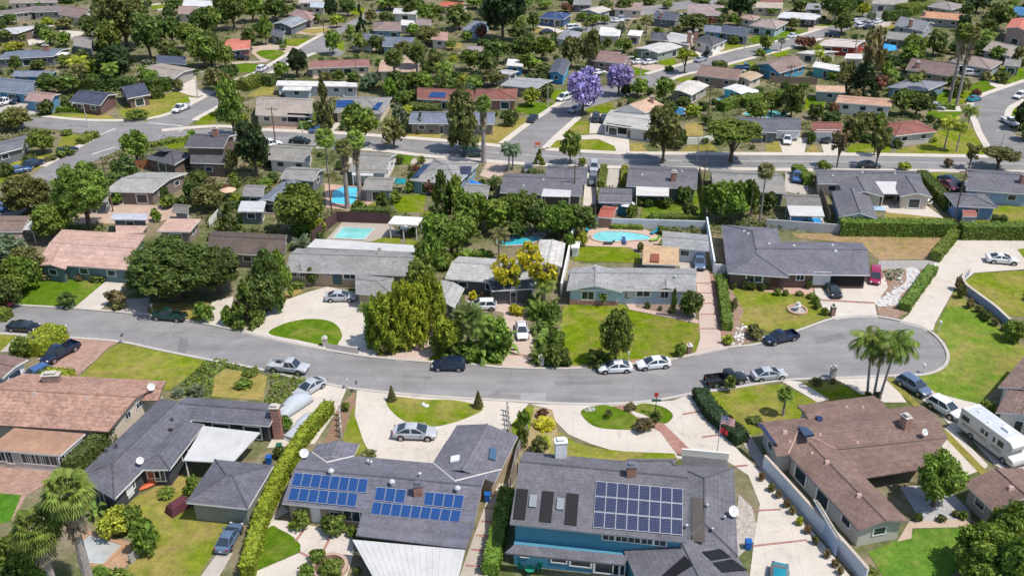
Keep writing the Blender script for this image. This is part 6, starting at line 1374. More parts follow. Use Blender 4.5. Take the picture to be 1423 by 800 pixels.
# ------------------------------------------------------------------ trees and shrubs, each traced by centre, top, ground and width
TR = [
 # front, labelled by hand
 ('p', 'skirtfan', 88, 656, 830, 78, 'm', 'tall fan palm at the bottom left, the one nearer the grey house'), ('p', 'skirtfan', 50, 704, 835, 76, 'm', 'fan palm at the bottom left with its crown lowest in the photo'), ('b0', 'banana', 440, 370, 520, 130, 'b', 'large leaved banana plant beside the two fan palms'),
 ('b0', 'shrub', 530, 470, 600, 170, 'y'), ('b0', 'shrub', 660, 530, 690, 130, 'b'), ('b0', 'shrub', 60, 560, 800, 190, 'm'), ('b0', 'shrub', 450, 740, 830, 160, 'b'), ('b0', 'shrub', 560, 745, 830, 110, 'm'), ('b0', 'shrub', 20, 690, 860, 170, 'd'), ('b0', 'shrub', 110, 650, 830, 150, 'm'), ('b0', 'shrub', 40, 600, 780, 140, 'b'), ('b0', 'shrub', 150, 740, 850, 110, 'b'), ('b0', 'shrub', 610, 470, 590, 100, 'b'),
 ('p', 'tree', 1307, 622, 702, 74, 'b', 'round bright green tree in the courtyard of the brown roofed house'), ('p', 'shrub', 1372, 712, 790, 84, 'b'), ('p', 'shrub', 1408, 690, 770, 72, 'b'), ('p', 'shrub', 1392, 745, 830, 110, 'b'), ('p', 'shrub', 1350, 750, 800, 50, 'm'), ('p', 'tree', 1425, 735, 840, 80, 'b'),
 ('p', 'feather', 1211, 452, 551, 62, 'm', 'leftmost of the three slim palms rising over the brown roof', None, None, None, 1205), ('p', 'feather', 1228, 462, 556, 58, 'o', 'middle one of the three slim palms rising over the brown roof', None, None, None, 1213), ('p', 'feather', 1246, 456, 560, 64, 'm', 'rightmost of the three slim palms rising over the brown roof', None, None, None, 1220), ('p', 'fan', 1093, 538, 577, 27, 'm', 'short young fan palm on the lawn beside the brown roof'),
 ('p', 'tree', 858, 421, 507, 56, 'm', 'dense oval tree on the wide lawn behind the two white sedans'), ('p', 'sago', 833, 470, 508, 36, 'd', 'dark feathery sago at the foot of the dense oval lawn tree'), ('n2', 'shrub', 950, 655, 800, 140, 'd', 'rounded dark tree at the right corner of the pale blue house'),
 ('p', 'topiary', 544, 536, 557, 14, 'o', 'clipped dark cone shrub at the left tip of the oval lawn'), ('p', 'topiary', 664.5, 543, 566, 15, 'o', 'clipped dark cone shrub at the right tip of the oval lawn'),
 ('p', 'plume', 540, 402, 482, 60, 'y'), ('p', 'plume', 568, 386, 478, 58, 'y'), ('p', 'plume', 592, 382, 465, 54, 'y'), ('p', 'tree', 585, 350, 420, 40, 'm'), ('p', 'tree', 602, 322, 395, 42, 'b'), ('p', 'feather', 662, 434, 494, 44, 'm'), ('p', 'shrub', 650, 470, 500, 36, 'b'), ('p', 'shrub', 700, 462, 494, 30, 'b'), ('p', 'banana', 675, 424, 470, 36, 'm'), ('p', 'shrub', 612, 455, 490, 34, 'm'), ('p', 'banana', 748, 425, 462, 34, 'd'), ('p', 'banana', 757, 436, 478, 40, 'b'), ('p', 'shrub', 768, 418, 452, 26, 'm'), ('p', 'sago', 748, 398, 440, 36, 'm'), ('p', 'feather', 757, 382, 428, 34, 'm'), ('p', 'shrub', 772, 455, 488, 26, 'm'), ('p', 'plume', 555, 412, 480, 44, 'y'), ('p', 'plume', 522, 412, 480, 34, 'b'),
 ('p', 'tree', 624, 432, 496, 40, 'y'), ('p', 'date', 650, 425, 492, 46, 'd', 'dark spreading palm in the middle of the tropical street garden'), ('p', 'tree', 690, 432, 495, 46, 'b'), ('p', 'banana', 668, 436, 500, 46, 'b'), ('p', 'sago', 640, 455, 500, 34, 'd'), ('p', 'shrub', 625, 480, 496, 30, 'b'), ('p', 'shrub', 690, 485, 500, 24, 'b'), ('p', 'banana', 635, 430, 490, 34, 'm'), ('p', 'banana', 704, 430, 488, 40, 'b'),
 ('p', 'banana', 752, 405, 440, 36, 'd'), ('p', 'banana', 765, 420, 460, 36, 'm'), ('p', 'banana', 755, 445, 480, 36, 'm'), ('p', 'banana', 768, 395, 432, 34, 'd'), ('p', 'banana', 745, 385, 425, 36, 'm'), ('p', 'sago', 752, 468, 502, 36, 'd'), ('p', 'shrub', 772, 476, 508, 26, 'm'), ('p', 'shrub', 780, 480, 507, 22, 'd'), ('p', 'banana', 762, 440, 492, 30, 'd'),
 ('p', 'sparse', 754, 355, 424, 40, 'Y', 'golden yellow tree in front of the pale blue house'), ('p', 'sparse', 735, 333, 400, 32, 'Y'), ('p', 'sparse', 702, 352, 420, 34, 'Y'), ('p', 'sparse', 716, 366, 418, 26, 'y'), ('p', 'shrub', 719, 424, 437, 20, 'Y', 'golden shrub on the gravel by the tropical garden'), ('m1', 'shrub', 1080, 84, 135, 45, 'Y'), ('m1', 'shrub', 1190, 80, 130, 45, 'Y'), ('m1', 'shrub', 1130, 85, 130, 40, 'n'), ('m1', 'shrub', 1285, 150, 205, 50, 'Y'),
 ('p', 'oak', 240, 318, 414, 158, 'd', 'huge dark oak spreading over the front yard beside the pink roof'), ('p', 'oak', 300, 332, 408, 86, 'd', 'dark right hand lobe tree beside the huge oak'), ('p', 'tree', 200, 358, 410, 60, 'd'),
 ('p', 'column', 370, 350, 432, 44, 'd'), ('p', 'cone', 340, 388, 450, 44, 'm'), ('p', 'column', 388, 350, 415, 32, 'm'), ('p', 'shrub', 318, 425, 450, 24, 'b'), ('p', 'tree', 358, 375, 440, 50, 'd'), ('m0', 'shrub', 1030, 130, 235, 105, 'b'), ('m0', 'shrub', 1150, 160, 260, 60, 'b'),
 ('p', 'tree', 415, 250, 328, 88, 'm', 'big round green tree between the purple brown fence and the blue grey roofs'), ('n1', 'shrub', 215, 300, 385, 130, 'b'), ('n1', 'shrub', 290, 300, 375, 110, 'y'), ('n1', 'sago', 210, 350, 460, 110, 'g', 'grey green column cactus clump beside the white patio roof'),
 ('p', 'oak', 33, 236, 300, 70, 'o', 'wide olive coloured tree at the left, below the crossing'), ('p', 'tree', 112, 218, 322, 92, 'm', 'tall open bright tree left of the utility pole on the left'), ('p', 'tree', 68, 278, 335, 56, 'b'), ('p', 'tree', 12, 322, 378, 52, 'g'), ('p', 'shrub', 40, 335, 385, 46, 'o'), ('p', 'shrub', 15, 358, 412, 60, 'm'), ('p', 'shrub', 30, 345, 405, 44, 'b'), ('p', 'shrub', 8, 380, 425, 44, 'd'),
 ('m0', 'sparse', 340, 85, 165, 100, 'd', 'low dark branching shrub tree on the bright lawn by the street'), ('m0', 'sago', 345, 120, 172, 70, 'g'), ('m0', 'shrub', 580, 75, 160, 100, 'n'), ('m0', 'shrub', 600, 130, 180, 70, 'o'), ('m0', 'shrub', 100, 305, 420, 120, 'm'), ('m0', 'shrub', 165, 315, 400, 60, 'g'), ('n0', 'shrub', 230, 570, 612, 60, 'n'), ('n0', 'shrub', 320, 575, 612, 60, 'o'), ('n0', 'shrub', 400, 580, 615, 50, 'n'), ('n0', 'shrub', 500, 570, 615, 90, 'd'),
 ('u0', 'tree', 680, 328, 505, 175, 'b', 'round bright green tree on the corner by the crossing'), ('p', 'tree', 350, 160, 246, 56, 'k', 'tall very dark tree beside the two storey slate house'), ('p', 'tree', 320, 122, 190, 44, 'm'), ('u0', 'tree', 1110, 20, 150, 130, 'o'), ('u0', 'tree', 1140, 60, 260, 100, 'b'), ('u0', 'tree', 70, 205, 330, 210, 'o'), ('u0', 'tree', 20, 240, 340, 110, 'd'), ('u0', 'tree', 205, 320, 450, 150, 'm'), ('u0', 'shrub', 235, 175, 250, 100, 'd'), ('u0', 'shrub', 690, 220, 275, 150, 'm'), ('u0', 'shrub', 335, 325, 355, 65, 'm'), ('u0', 'shrub', 440, 335, 370, 60, 'm'), ('u0', 'shrub', 505, 190, 230, 70, 'm'), ('u0', 'shrub', 335, 160, 230, 60, 'd'), ('u0', 'tree', 230, 40, 150, 130, 'd'), ('u0', 'tree', 340, 40, 145, 130, 'd'), ('u0', 'feather', 545, 5, 110, 80, 'y'), ('u0', 'feather', 400, -10, 130, 90, 'o'), ('u0', 'tree', 745, 20, 110, 110, 'b'), ('u0', 'tree', 900, 70, 130, 60, 'o'), ('u0', 'shrub', 600, 630, 700, 90, 'b'), ('u0', 'shrub', 850, 650, 720, 100, 'm'), ('u0', 'shrub', 920, 660, 740, 90, 'd'), ('u0', 'tree', 1050, 590, 740, 180, 'o'), ('u0', 'shrub', 1060, 560, 620, 80, 'n'), ('u0', 'cone', 1155, 700, 840, 100, 'd'), ('u0', 'shrub', 790, 720, 790, 60, 'm'), ('u0', 'shrub', 1240, 740, 790, 80, 'b'), ('u0', 'shrub', 1000, 530, 590, 120, 'd'), ('u0', 'shrub', 1190, 540, 590, 80, 'm'), ('u0', 'shrub', 1140, 600, 640, 60, 'r'), ('u0', 'tree', 1160, 420, 560, 90, 'o'), ('u0', 'shrub', 830, 610, 680, 60, 'd'), ('u0', 'shrub', 150, 450, 500, 90, 'd'), ('u0', 'shrub', 255, 455, 485, 70, 'o'), ('u0', 'shrub', 30, 490, 560, 90, 'd'), ('u0', 'shrub', 330, 410, 460, 110, 'm'), ('u0', 'tree', 970, 330, 400, 60, 'b'), ('u0', 'shrub', 490, 680, 740, 70, 'g'),
 # top left woods
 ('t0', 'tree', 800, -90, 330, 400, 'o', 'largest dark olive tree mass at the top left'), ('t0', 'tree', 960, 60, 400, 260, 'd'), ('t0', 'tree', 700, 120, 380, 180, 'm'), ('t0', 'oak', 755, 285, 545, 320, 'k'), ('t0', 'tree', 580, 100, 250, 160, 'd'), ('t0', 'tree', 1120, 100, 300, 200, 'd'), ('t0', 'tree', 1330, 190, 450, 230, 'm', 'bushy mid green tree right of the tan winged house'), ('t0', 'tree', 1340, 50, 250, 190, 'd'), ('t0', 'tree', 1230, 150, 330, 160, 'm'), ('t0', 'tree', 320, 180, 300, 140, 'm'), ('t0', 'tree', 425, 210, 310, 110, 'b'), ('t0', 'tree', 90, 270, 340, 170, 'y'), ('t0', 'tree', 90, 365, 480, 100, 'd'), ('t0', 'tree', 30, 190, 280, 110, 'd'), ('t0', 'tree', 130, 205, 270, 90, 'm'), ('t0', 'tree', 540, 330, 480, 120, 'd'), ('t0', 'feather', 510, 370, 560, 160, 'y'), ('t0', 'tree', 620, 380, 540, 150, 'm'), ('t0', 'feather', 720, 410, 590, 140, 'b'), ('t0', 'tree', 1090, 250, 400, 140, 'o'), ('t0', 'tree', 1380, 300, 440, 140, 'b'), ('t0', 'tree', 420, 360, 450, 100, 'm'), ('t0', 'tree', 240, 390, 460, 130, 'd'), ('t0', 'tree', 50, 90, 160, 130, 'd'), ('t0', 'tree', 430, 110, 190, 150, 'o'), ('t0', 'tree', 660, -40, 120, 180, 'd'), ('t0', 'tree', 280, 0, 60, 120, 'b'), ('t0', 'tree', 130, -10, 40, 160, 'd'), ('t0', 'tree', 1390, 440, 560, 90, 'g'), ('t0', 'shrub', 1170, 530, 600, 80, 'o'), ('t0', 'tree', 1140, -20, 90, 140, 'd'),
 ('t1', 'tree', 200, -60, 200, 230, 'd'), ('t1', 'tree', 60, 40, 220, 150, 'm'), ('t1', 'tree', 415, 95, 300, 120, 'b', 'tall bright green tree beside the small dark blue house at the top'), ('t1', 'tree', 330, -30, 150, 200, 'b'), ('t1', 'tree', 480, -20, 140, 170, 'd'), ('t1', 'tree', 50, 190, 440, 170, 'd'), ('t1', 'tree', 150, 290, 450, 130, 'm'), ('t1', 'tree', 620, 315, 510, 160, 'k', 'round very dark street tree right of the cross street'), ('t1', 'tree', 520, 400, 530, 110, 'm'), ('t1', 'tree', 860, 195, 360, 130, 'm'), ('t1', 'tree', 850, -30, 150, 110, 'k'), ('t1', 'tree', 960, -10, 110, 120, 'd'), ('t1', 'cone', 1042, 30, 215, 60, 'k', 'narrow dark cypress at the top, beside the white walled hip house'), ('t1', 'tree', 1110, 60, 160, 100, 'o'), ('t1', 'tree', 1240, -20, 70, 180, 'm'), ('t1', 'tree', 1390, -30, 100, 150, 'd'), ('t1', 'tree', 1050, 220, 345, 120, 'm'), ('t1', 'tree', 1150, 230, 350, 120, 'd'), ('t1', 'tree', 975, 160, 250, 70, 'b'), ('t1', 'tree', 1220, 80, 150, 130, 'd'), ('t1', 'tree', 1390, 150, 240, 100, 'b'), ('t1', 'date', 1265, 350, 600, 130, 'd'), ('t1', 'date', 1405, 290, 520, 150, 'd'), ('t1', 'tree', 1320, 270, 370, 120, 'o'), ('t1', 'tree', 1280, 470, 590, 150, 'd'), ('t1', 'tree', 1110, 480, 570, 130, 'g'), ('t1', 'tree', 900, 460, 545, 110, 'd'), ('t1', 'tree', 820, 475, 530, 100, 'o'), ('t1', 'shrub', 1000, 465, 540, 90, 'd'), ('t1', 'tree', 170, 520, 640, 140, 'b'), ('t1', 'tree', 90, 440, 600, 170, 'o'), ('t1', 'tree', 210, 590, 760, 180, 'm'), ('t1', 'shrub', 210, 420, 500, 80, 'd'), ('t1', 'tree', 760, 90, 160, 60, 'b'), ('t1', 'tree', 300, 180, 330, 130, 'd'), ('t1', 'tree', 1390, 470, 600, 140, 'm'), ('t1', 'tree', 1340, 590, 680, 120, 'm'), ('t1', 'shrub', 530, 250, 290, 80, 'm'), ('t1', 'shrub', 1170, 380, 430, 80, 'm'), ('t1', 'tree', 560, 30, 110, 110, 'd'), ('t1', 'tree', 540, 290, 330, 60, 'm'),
 # around the main road
 ('u1', 'cone', 325, 70, 330, 130, 'o', 'tall pointed magnolia beside the long pale taupe house'), ('u1', 'tree', 505, 188, 420, 220, 'm', 'wide round dark tree on the north side of the main road'), ('u1', 'tree', 678, 270, 425, 140, 'o'), ('u1', 'tree', 715, 190, 320, 90, 'g'), ('u1', 'column', 1025, 115, 440, 175, 'o', 'tallest dark magnolia beside the slim tall fan palm'), ('u1', 'skirtfan', 1130, 165, 495, 110, 'm', 'slim tall fan palm beside the tallest dark magnolia'), ('u1', 'feather', 1262, 390, 540, 120, 'g'), ('u1', 'skirtfan', 487, 345, 680, 130, 'b', 'right hand one of the two skirted palms by the blue covered pool'), ('u1', 'skirtfan', 420, 385, 725, 120, 'o', 'left hand one of the two skirted palms by the blue covered pool'), ('u1', 'fan', 330, 335, 560, 140, 'b'), ('u1', 'cone', 815, 240, 345, 55, 'd'), ('u1', 'tree', 700, 30, 170, 120, 'd'), ('u1', 'tree', 660, 60, 190, 90, 'b'), ('u1', 'tree', 560, 50, 130, 100, 'g'), ('u1', 'shrub', 780, 310, 340, 40, 'b'), ('u1', 'shrub', 870, 310, 345, 60, 'r'), ('u1', 'shrub', 250, 275, 330, 60, 'b'), ('u1', 'tree', 960, 60, 140, 120, 'd'), ('u1', 'tree', 1080, 60, 120, 130, 'm'), ('u1', 'tree', 1180, 20, 110, 150, 'o'), ('u1', 'tree', 830, 40, 140, 120, 'b'), ('u1', 'tree', 720, 130, 210, 90, 'd'), ('u1', 'date', 680, -70, 150, 110, 'd'), ('u1', 'shrub', 820, 460, 500, 50, 'm'), ('u1', 'shrub', 710, 455, 500, 50, 'd'), ('u1', 'shrub', 790, 500, 560, 60, 'r'), ('u1', 'shrub', 760, 585, 645, 60, 'b'), ('u1', 'shrub', 630, 640, 730, 90, 'd'), ('u1', 'shrub', 690, 630, 700, 70, 'm'), ('u1', 'shrub', 875, 565, 650, 110, 'r'), ('u1', 'feather', 1195, 560, 680, 90, 'd'), ('u1', 'shrub', 40, 455, 520, 60, 'k'), ('u1', 'shrub', 500, 680, 750, 90, 'm'), ('u1', 'shrub', 30, 570, 620, 90, 'b'), ('u1', 'shrub', 1290, 600, 650, 70, 'm'),
 ('u2', 'tree', 338, 325, 500, 125, 'm', 'lone mid green street tree left of the pale grey house'), ('u2', 'tree', 815, 190, 498, 225, 'o', 'large dark magnolia before the pale grey house, by the main road'), ('u2', 'umbrella', 1165, 262, 492, 290, 'm', 'broad spreading bright tree by the main road before the kidney pool'), ('u2', 'cone', 182, 425, 505, 60, 'm'), ('u2', 'shrub', 400, 465, 510, 45, 'm'), ('u2', 'tree', 140, 115, 210, 105, 'y', 'round yellow green tree on the lawn left of the jacarandas'), ('u2', 'tree', 405, 5, 250, 200, 'p', 'larger purple blooming jacaranda at the bend of the side street'), ('u2', 'tree', 585, -20, 158, 155, 'p', 'smaller purple jacaranda to the right of the larger one'), ('u2', 'tree', 680, 62, 165, 115, 'b'), ('u2', 'tree', 812, 55, 195, 110, 'm'), ('u2', 'shrub', 955, 192, 262, 95, 'y', 'round clipped yellow green shrub beside the blue round pool'), ('u2', 'tree', 830, 185, 290, 60, 'o'), ('u2', 'shrub', 905, 155, 205, 90, 'd'), ('u2', 'shrub', 25, 220, 310, 80, 'd'), ('u2', 'tree', 60, 225, 300, 50, 'o'), ('u2', 'shrub', 230, 90, 160, 60, 'd'), ('u2', 'feather', 45, 395, 530, 115, 'g'), ('u2', 'shrub', 860, 610, 665, 60, 'b'), ('u2', 'shrub', 920, 605, 700, 95, 'd'), ('u2', 'shrub', 945, 680, 770, 90, 'd'), ('u2', 'shrub', 820, 655, 720, 80, 'd'), ('u2', 'shrub', 735, 670, 720, 50, 'd'), ('u2', 'shrub', 690, 665, 710, 60, 'm'), ('u2', 'shrub', 650, 700, 780, 60, 'm'), ('u2', 'shrub', 750, 740, 790, 80, 'm'), ('u2', 'shrub', 620, 90, 160, 70, 'k'),
 ('u2', 'tree', 1105, 560, 790, 170, 'm'), ('u2', 'tree', 1210, 560, 780, 160, 'm'), ('u2', 'tree', 1090, 640, 800, 120, 'd'), ('u2', 'tree', 1170, 620, 800, 150, 'b'), ('u2', 'tree', 1260, 600, 770, 80, 'd'), ('u2', 'tree', 1040, 600, 780, 90, 'b'),
 ('u3', 'tree', 228, 95, 275, 125, 'd', 'dense dark tree right of the kidney shaped pool'), ('u3', 'shrub', 325, 330, 398, 55, 'd'), ('u3', 'sparse', 470, 320, 520, 110, 'n'), ('u3', 'sparse', 672, 290, 520, 120, 'o'), ('u3', 'tree', 650, 310, 460, 80, 'd'), ('u3', 'shrub', 540, 240, 370, 120, 'o'), ('u3', 'tree', 600, 230, 360, 140, 'o'), ('u3', 'tree', 670, 240, 370, 100, 'm'), ('u3', 'shrub', 430, 190, 260, 60, 'r'), ('u3', 'shrub', 350, 190, 275, 90, 'd'), ('u3', 'shrub', 410, 240, 285, 60, 'b'), ('u3', 'shrub', 530, 320, 390, 70, 'd'), ('u3', 'tree', 790, 120, 255, 140, 'm'), ('u3', 'tree', 860, 135, 260, 140, 'd'), ('u3', 'tree', 920, 130, 200, 80, 'k'), ('u3', 'feather', 1020, 260, 430, 120, 'y'), ('u3', 'feather', 1125, 205, 330, 110, 'm'), ('u3', 'feather', 1080, 290, 440, 90, 'y'), ('u3', 'sparse', 1135, 395, 525, 100, 'o'), ('u3', 'umbrella', 1275, 408, 530, 200, 'o', 'wide bare branched tree at the main road on the right edge'), ('u3', 'fan', 92, 505, 800, 105, 'o', 'tall slim fan palm between the dense trees and the pool shelter'), ('u3', 'tree', 388, 480, 535, 85, 'm'), ('u3', 'tree', 795, 488, 535, 75, 'y'), ('u3', 'shrub', 1010, 470, 520, 50, 'n'), ('u3', 'tree', 10, 570, 700, 80, 'd'), ('u3', 'shrub', 110, 640, 740, 100, 'd'), ('u3', 'shrub', 60, 300, 370, 60, 'm'), ('u3', 'tree', 870, 30, 120, 90, 'o'), ('u3', 'feather', 840, 45, 150, 90, 'm'), ('u3', 'shrub', 1150, 120, 155, 60, 'r', 'round burgundy shrub on the lawn by the right hand street'), ('u3', 'tree', 1390, 180, 330, 110, 'k'), ('u3', 'shrub', 850, 255, 300, 40, 'd'), ('u3', 'shrub', 980, 265, 310, 60, 'd'), ('u3', 'shrub', 930, 360, 390, 60, 'y'), ('u3', 'shrub', 760, 370, 420, 60, 'd'), ('u3', 'tree', 1290, 30, 90, 80, 'd'), ('u3', 'tree', 1060, 60, 140, 120, 'o'), ('u3', 'tree', 650, 55, 140, 90, 'r'), ('u3', 'tree', 500, 10, 130, 110, 'o'), ('u3', 'tree', 580, -20, 150, 120, 'k'),
 # middle masses
 ('p', 'column', 615, 245, 318, 30, 'd'), ('p', 'column', 634, 250, 320, 30, 'm'), ('p', 'tree', 655, 258, 325, 52, 'b'), ('p', 'tree', 690, 272, 322, 52, 'm'), ('p', 'tree', 722, 262, 322, 60, 'm'), ('p', 'tree', 745, 268, 325, 46, 'd'), ('p', 'tree', 605, 290, 350, 44, 'b'), ('p', 'tree', 625, 300, 358, 48, 'm'), ('p', 'tree', 645, 292, 340, 40, 'm'), ('p', 'tree', 778, 278, 330, 56, 'b'), ('p', 'tree', 808, 280, 328, 44, 'd'), ('p', 'tree', 760, 290, 330, 40, 'm'), ('p', 'sago', 632, 335, 362, 36, 'm'), ('p', 'sago', 655, 335, 362, 34, 'b'), ('p', 'banana', 680, 340, 365, 30, 'm'), ('p', 'feather', 693, 315, 362, 34, 'o'), ('p', 'shrub', 670, 345, 362, 30, 'b'), ('p', 'tree', 715, 300, 330, 40, 'd'), ('p', 'shrub', 615, 345, 372, 34, 'm'), ('p', 'tree', 590, 330, 378, 36, 'm'), ('n2', 'shrub', 330, 360, 480, 60, 'm'), ('n2', 'shrub', 400, 365, 440, 60, 'y'), ('n1', 'shrub', 260, 545, 640, 75, 'd'), ('n1', 'shrub', 195, 610, 650, 70, 'm'), ('n1', 'tree', 30, 470, 760, 160, 'd'), ('m1', 'banana', 520, 100, 190, 60, 'm'),
 # top centre and right
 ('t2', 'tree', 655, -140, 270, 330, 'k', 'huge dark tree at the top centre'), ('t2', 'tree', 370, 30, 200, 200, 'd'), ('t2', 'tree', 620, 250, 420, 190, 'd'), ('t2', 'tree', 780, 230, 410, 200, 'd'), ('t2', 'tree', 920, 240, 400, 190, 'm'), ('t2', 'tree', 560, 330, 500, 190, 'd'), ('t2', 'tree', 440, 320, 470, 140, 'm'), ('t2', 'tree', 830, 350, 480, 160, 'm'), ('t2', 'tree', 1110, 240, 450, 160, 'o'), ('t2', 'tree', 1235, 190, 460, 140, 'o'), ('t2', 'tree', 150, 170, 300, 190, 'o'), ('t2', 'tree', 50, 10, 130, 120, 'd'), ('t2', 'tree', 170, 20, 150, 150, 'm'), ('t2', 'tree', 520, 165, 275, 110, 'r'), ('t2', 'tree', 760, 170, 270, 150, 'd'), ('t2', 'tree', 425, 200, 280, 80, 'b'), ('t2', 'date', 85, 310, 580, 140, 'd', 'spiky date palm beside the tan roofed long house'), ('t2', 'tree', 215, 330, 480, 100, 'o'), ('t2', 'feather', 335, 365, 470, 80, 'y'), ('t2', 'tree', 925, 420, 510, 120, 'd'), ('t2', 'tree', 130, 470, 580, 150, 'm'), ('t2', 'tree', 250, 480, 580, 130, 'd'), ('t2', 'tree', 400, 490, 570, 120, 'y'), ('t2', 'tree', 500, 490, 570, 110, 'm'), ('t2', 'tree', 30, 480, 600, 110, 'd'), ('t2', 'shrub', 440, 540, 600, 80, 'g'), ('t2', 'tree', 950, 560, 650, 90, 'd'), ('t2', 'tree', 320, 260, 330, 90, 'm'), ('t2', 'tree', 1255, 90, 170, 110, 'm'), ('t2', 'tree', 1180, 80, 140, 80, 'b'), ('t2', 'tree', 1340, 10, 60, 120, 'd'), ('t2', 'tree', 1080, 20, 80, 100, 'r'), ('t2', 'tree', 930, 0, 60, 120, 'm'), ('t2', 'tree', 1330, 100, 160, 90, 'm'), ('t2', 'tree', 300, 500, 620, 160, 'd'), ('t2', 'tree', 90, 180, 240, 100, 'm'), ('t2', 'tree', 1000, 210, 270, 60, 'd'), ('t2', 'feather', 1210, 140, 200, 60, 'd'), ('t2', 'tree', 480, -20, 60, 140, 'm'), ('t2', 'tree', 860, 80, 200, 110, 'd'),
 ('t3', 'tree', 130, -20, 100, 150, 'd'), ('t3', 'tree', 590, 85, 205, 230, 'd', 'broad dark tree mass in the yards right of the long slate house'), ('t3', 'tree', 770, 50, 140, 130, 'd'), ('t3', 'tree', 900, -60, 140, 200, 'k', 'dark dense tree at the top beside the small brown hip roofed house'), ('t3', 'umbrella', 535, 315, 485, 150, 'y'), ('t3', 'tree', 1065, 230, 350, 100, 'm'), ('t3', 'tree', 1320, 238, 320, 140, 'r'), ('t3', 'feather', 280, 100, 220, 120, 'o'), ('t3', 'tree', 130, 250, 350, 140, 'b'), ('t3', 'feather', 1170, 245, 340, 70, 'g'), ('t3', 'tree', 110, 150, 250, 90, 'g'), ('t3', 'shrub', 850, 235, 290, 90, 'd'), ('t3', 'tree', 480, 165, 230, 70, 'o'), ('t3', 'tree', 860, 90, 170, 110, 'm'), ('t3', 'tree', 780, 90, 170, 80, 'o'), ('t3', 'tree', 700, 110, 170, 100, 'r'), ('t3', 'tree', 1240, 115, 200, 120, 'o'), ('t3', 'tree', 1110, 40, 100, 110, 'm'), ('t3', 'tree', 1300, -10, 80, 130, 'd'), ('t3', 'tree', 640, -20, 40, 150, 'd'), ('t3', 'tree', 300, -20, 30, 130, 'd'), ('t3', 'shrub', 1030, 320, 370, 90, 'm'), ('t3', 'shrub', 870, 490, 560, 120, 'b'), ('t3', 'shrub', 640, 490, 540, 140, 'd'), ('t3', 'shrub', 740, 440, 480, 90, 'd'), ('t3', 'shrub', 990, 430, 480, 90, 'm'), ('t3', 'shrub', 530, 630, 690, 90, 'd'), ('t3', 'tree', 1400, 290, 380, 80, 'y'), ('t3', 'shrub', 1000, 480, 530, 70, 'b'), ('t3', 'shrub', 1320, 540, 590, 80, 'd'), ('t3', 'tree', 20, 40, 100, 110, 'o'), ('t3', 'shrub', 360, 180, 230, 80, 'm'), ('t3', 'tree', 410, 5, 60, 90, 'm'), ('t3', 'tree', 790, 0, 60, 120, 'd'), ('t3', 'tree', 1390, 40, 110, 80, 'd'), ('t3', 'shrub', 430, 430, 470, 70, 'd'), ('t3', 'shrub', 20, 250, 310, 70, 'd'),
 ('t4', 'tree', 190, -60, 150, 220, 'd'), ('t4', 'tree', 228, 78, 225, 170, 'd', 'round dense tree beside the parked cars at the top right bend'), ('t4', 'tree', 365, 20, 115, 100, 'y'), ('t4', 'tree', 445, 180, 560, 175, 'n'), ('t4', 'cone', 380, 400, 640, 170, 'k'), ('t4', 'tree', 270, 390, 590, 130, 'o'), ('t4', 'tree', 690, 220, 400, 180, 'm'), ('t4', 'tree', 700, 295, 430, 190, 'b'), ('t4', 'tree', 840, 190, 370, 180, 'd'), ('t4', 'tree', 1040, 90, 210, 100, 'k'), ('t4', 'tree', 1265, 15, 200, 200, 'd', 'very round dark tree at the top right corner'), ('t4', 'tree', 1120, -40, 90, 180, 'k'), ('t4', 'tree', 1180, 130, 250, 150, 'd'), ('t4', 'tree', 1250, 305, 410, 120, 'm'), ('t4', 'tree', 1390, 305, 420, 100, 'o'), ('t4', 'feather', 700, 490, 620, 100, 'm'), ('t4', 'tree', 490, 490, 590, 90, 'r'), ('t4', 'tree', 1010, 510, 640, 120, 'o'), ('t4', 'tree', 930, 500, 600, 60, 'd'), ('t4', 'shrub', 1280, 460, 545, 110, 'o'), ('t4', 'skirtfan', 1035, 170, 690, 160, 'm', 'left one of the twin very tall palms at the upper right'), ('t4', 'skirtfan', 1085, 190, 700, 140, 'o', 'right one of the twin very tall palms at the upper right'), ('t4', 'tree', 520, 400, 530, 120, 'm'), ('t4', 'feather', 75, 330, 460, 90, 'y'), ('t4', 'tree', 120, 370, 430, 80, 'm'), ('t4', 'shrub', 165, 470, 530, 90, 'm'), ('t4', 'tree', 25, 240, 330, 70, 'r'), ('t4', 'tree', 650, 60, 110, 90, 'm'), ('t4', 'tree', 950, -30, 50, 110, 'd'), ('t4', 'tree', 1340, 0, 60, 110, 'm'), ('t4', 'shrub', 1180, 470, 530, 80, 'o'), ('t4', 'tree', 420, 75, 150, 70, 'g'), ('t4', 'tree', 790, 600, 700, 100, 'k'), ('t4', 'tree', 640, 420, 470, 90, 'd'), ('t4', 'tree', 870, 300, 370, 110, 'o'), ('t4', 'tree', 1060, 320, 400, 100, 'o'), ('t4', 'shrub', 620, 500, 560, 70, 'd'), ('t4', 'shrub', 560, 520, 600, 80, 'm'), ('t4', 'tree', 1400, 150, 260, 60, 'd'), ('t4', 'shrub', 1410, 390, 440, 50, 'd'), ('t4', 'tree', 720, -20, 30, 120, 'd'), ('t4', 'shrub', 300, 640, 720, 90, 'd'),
 # small garden plants close by
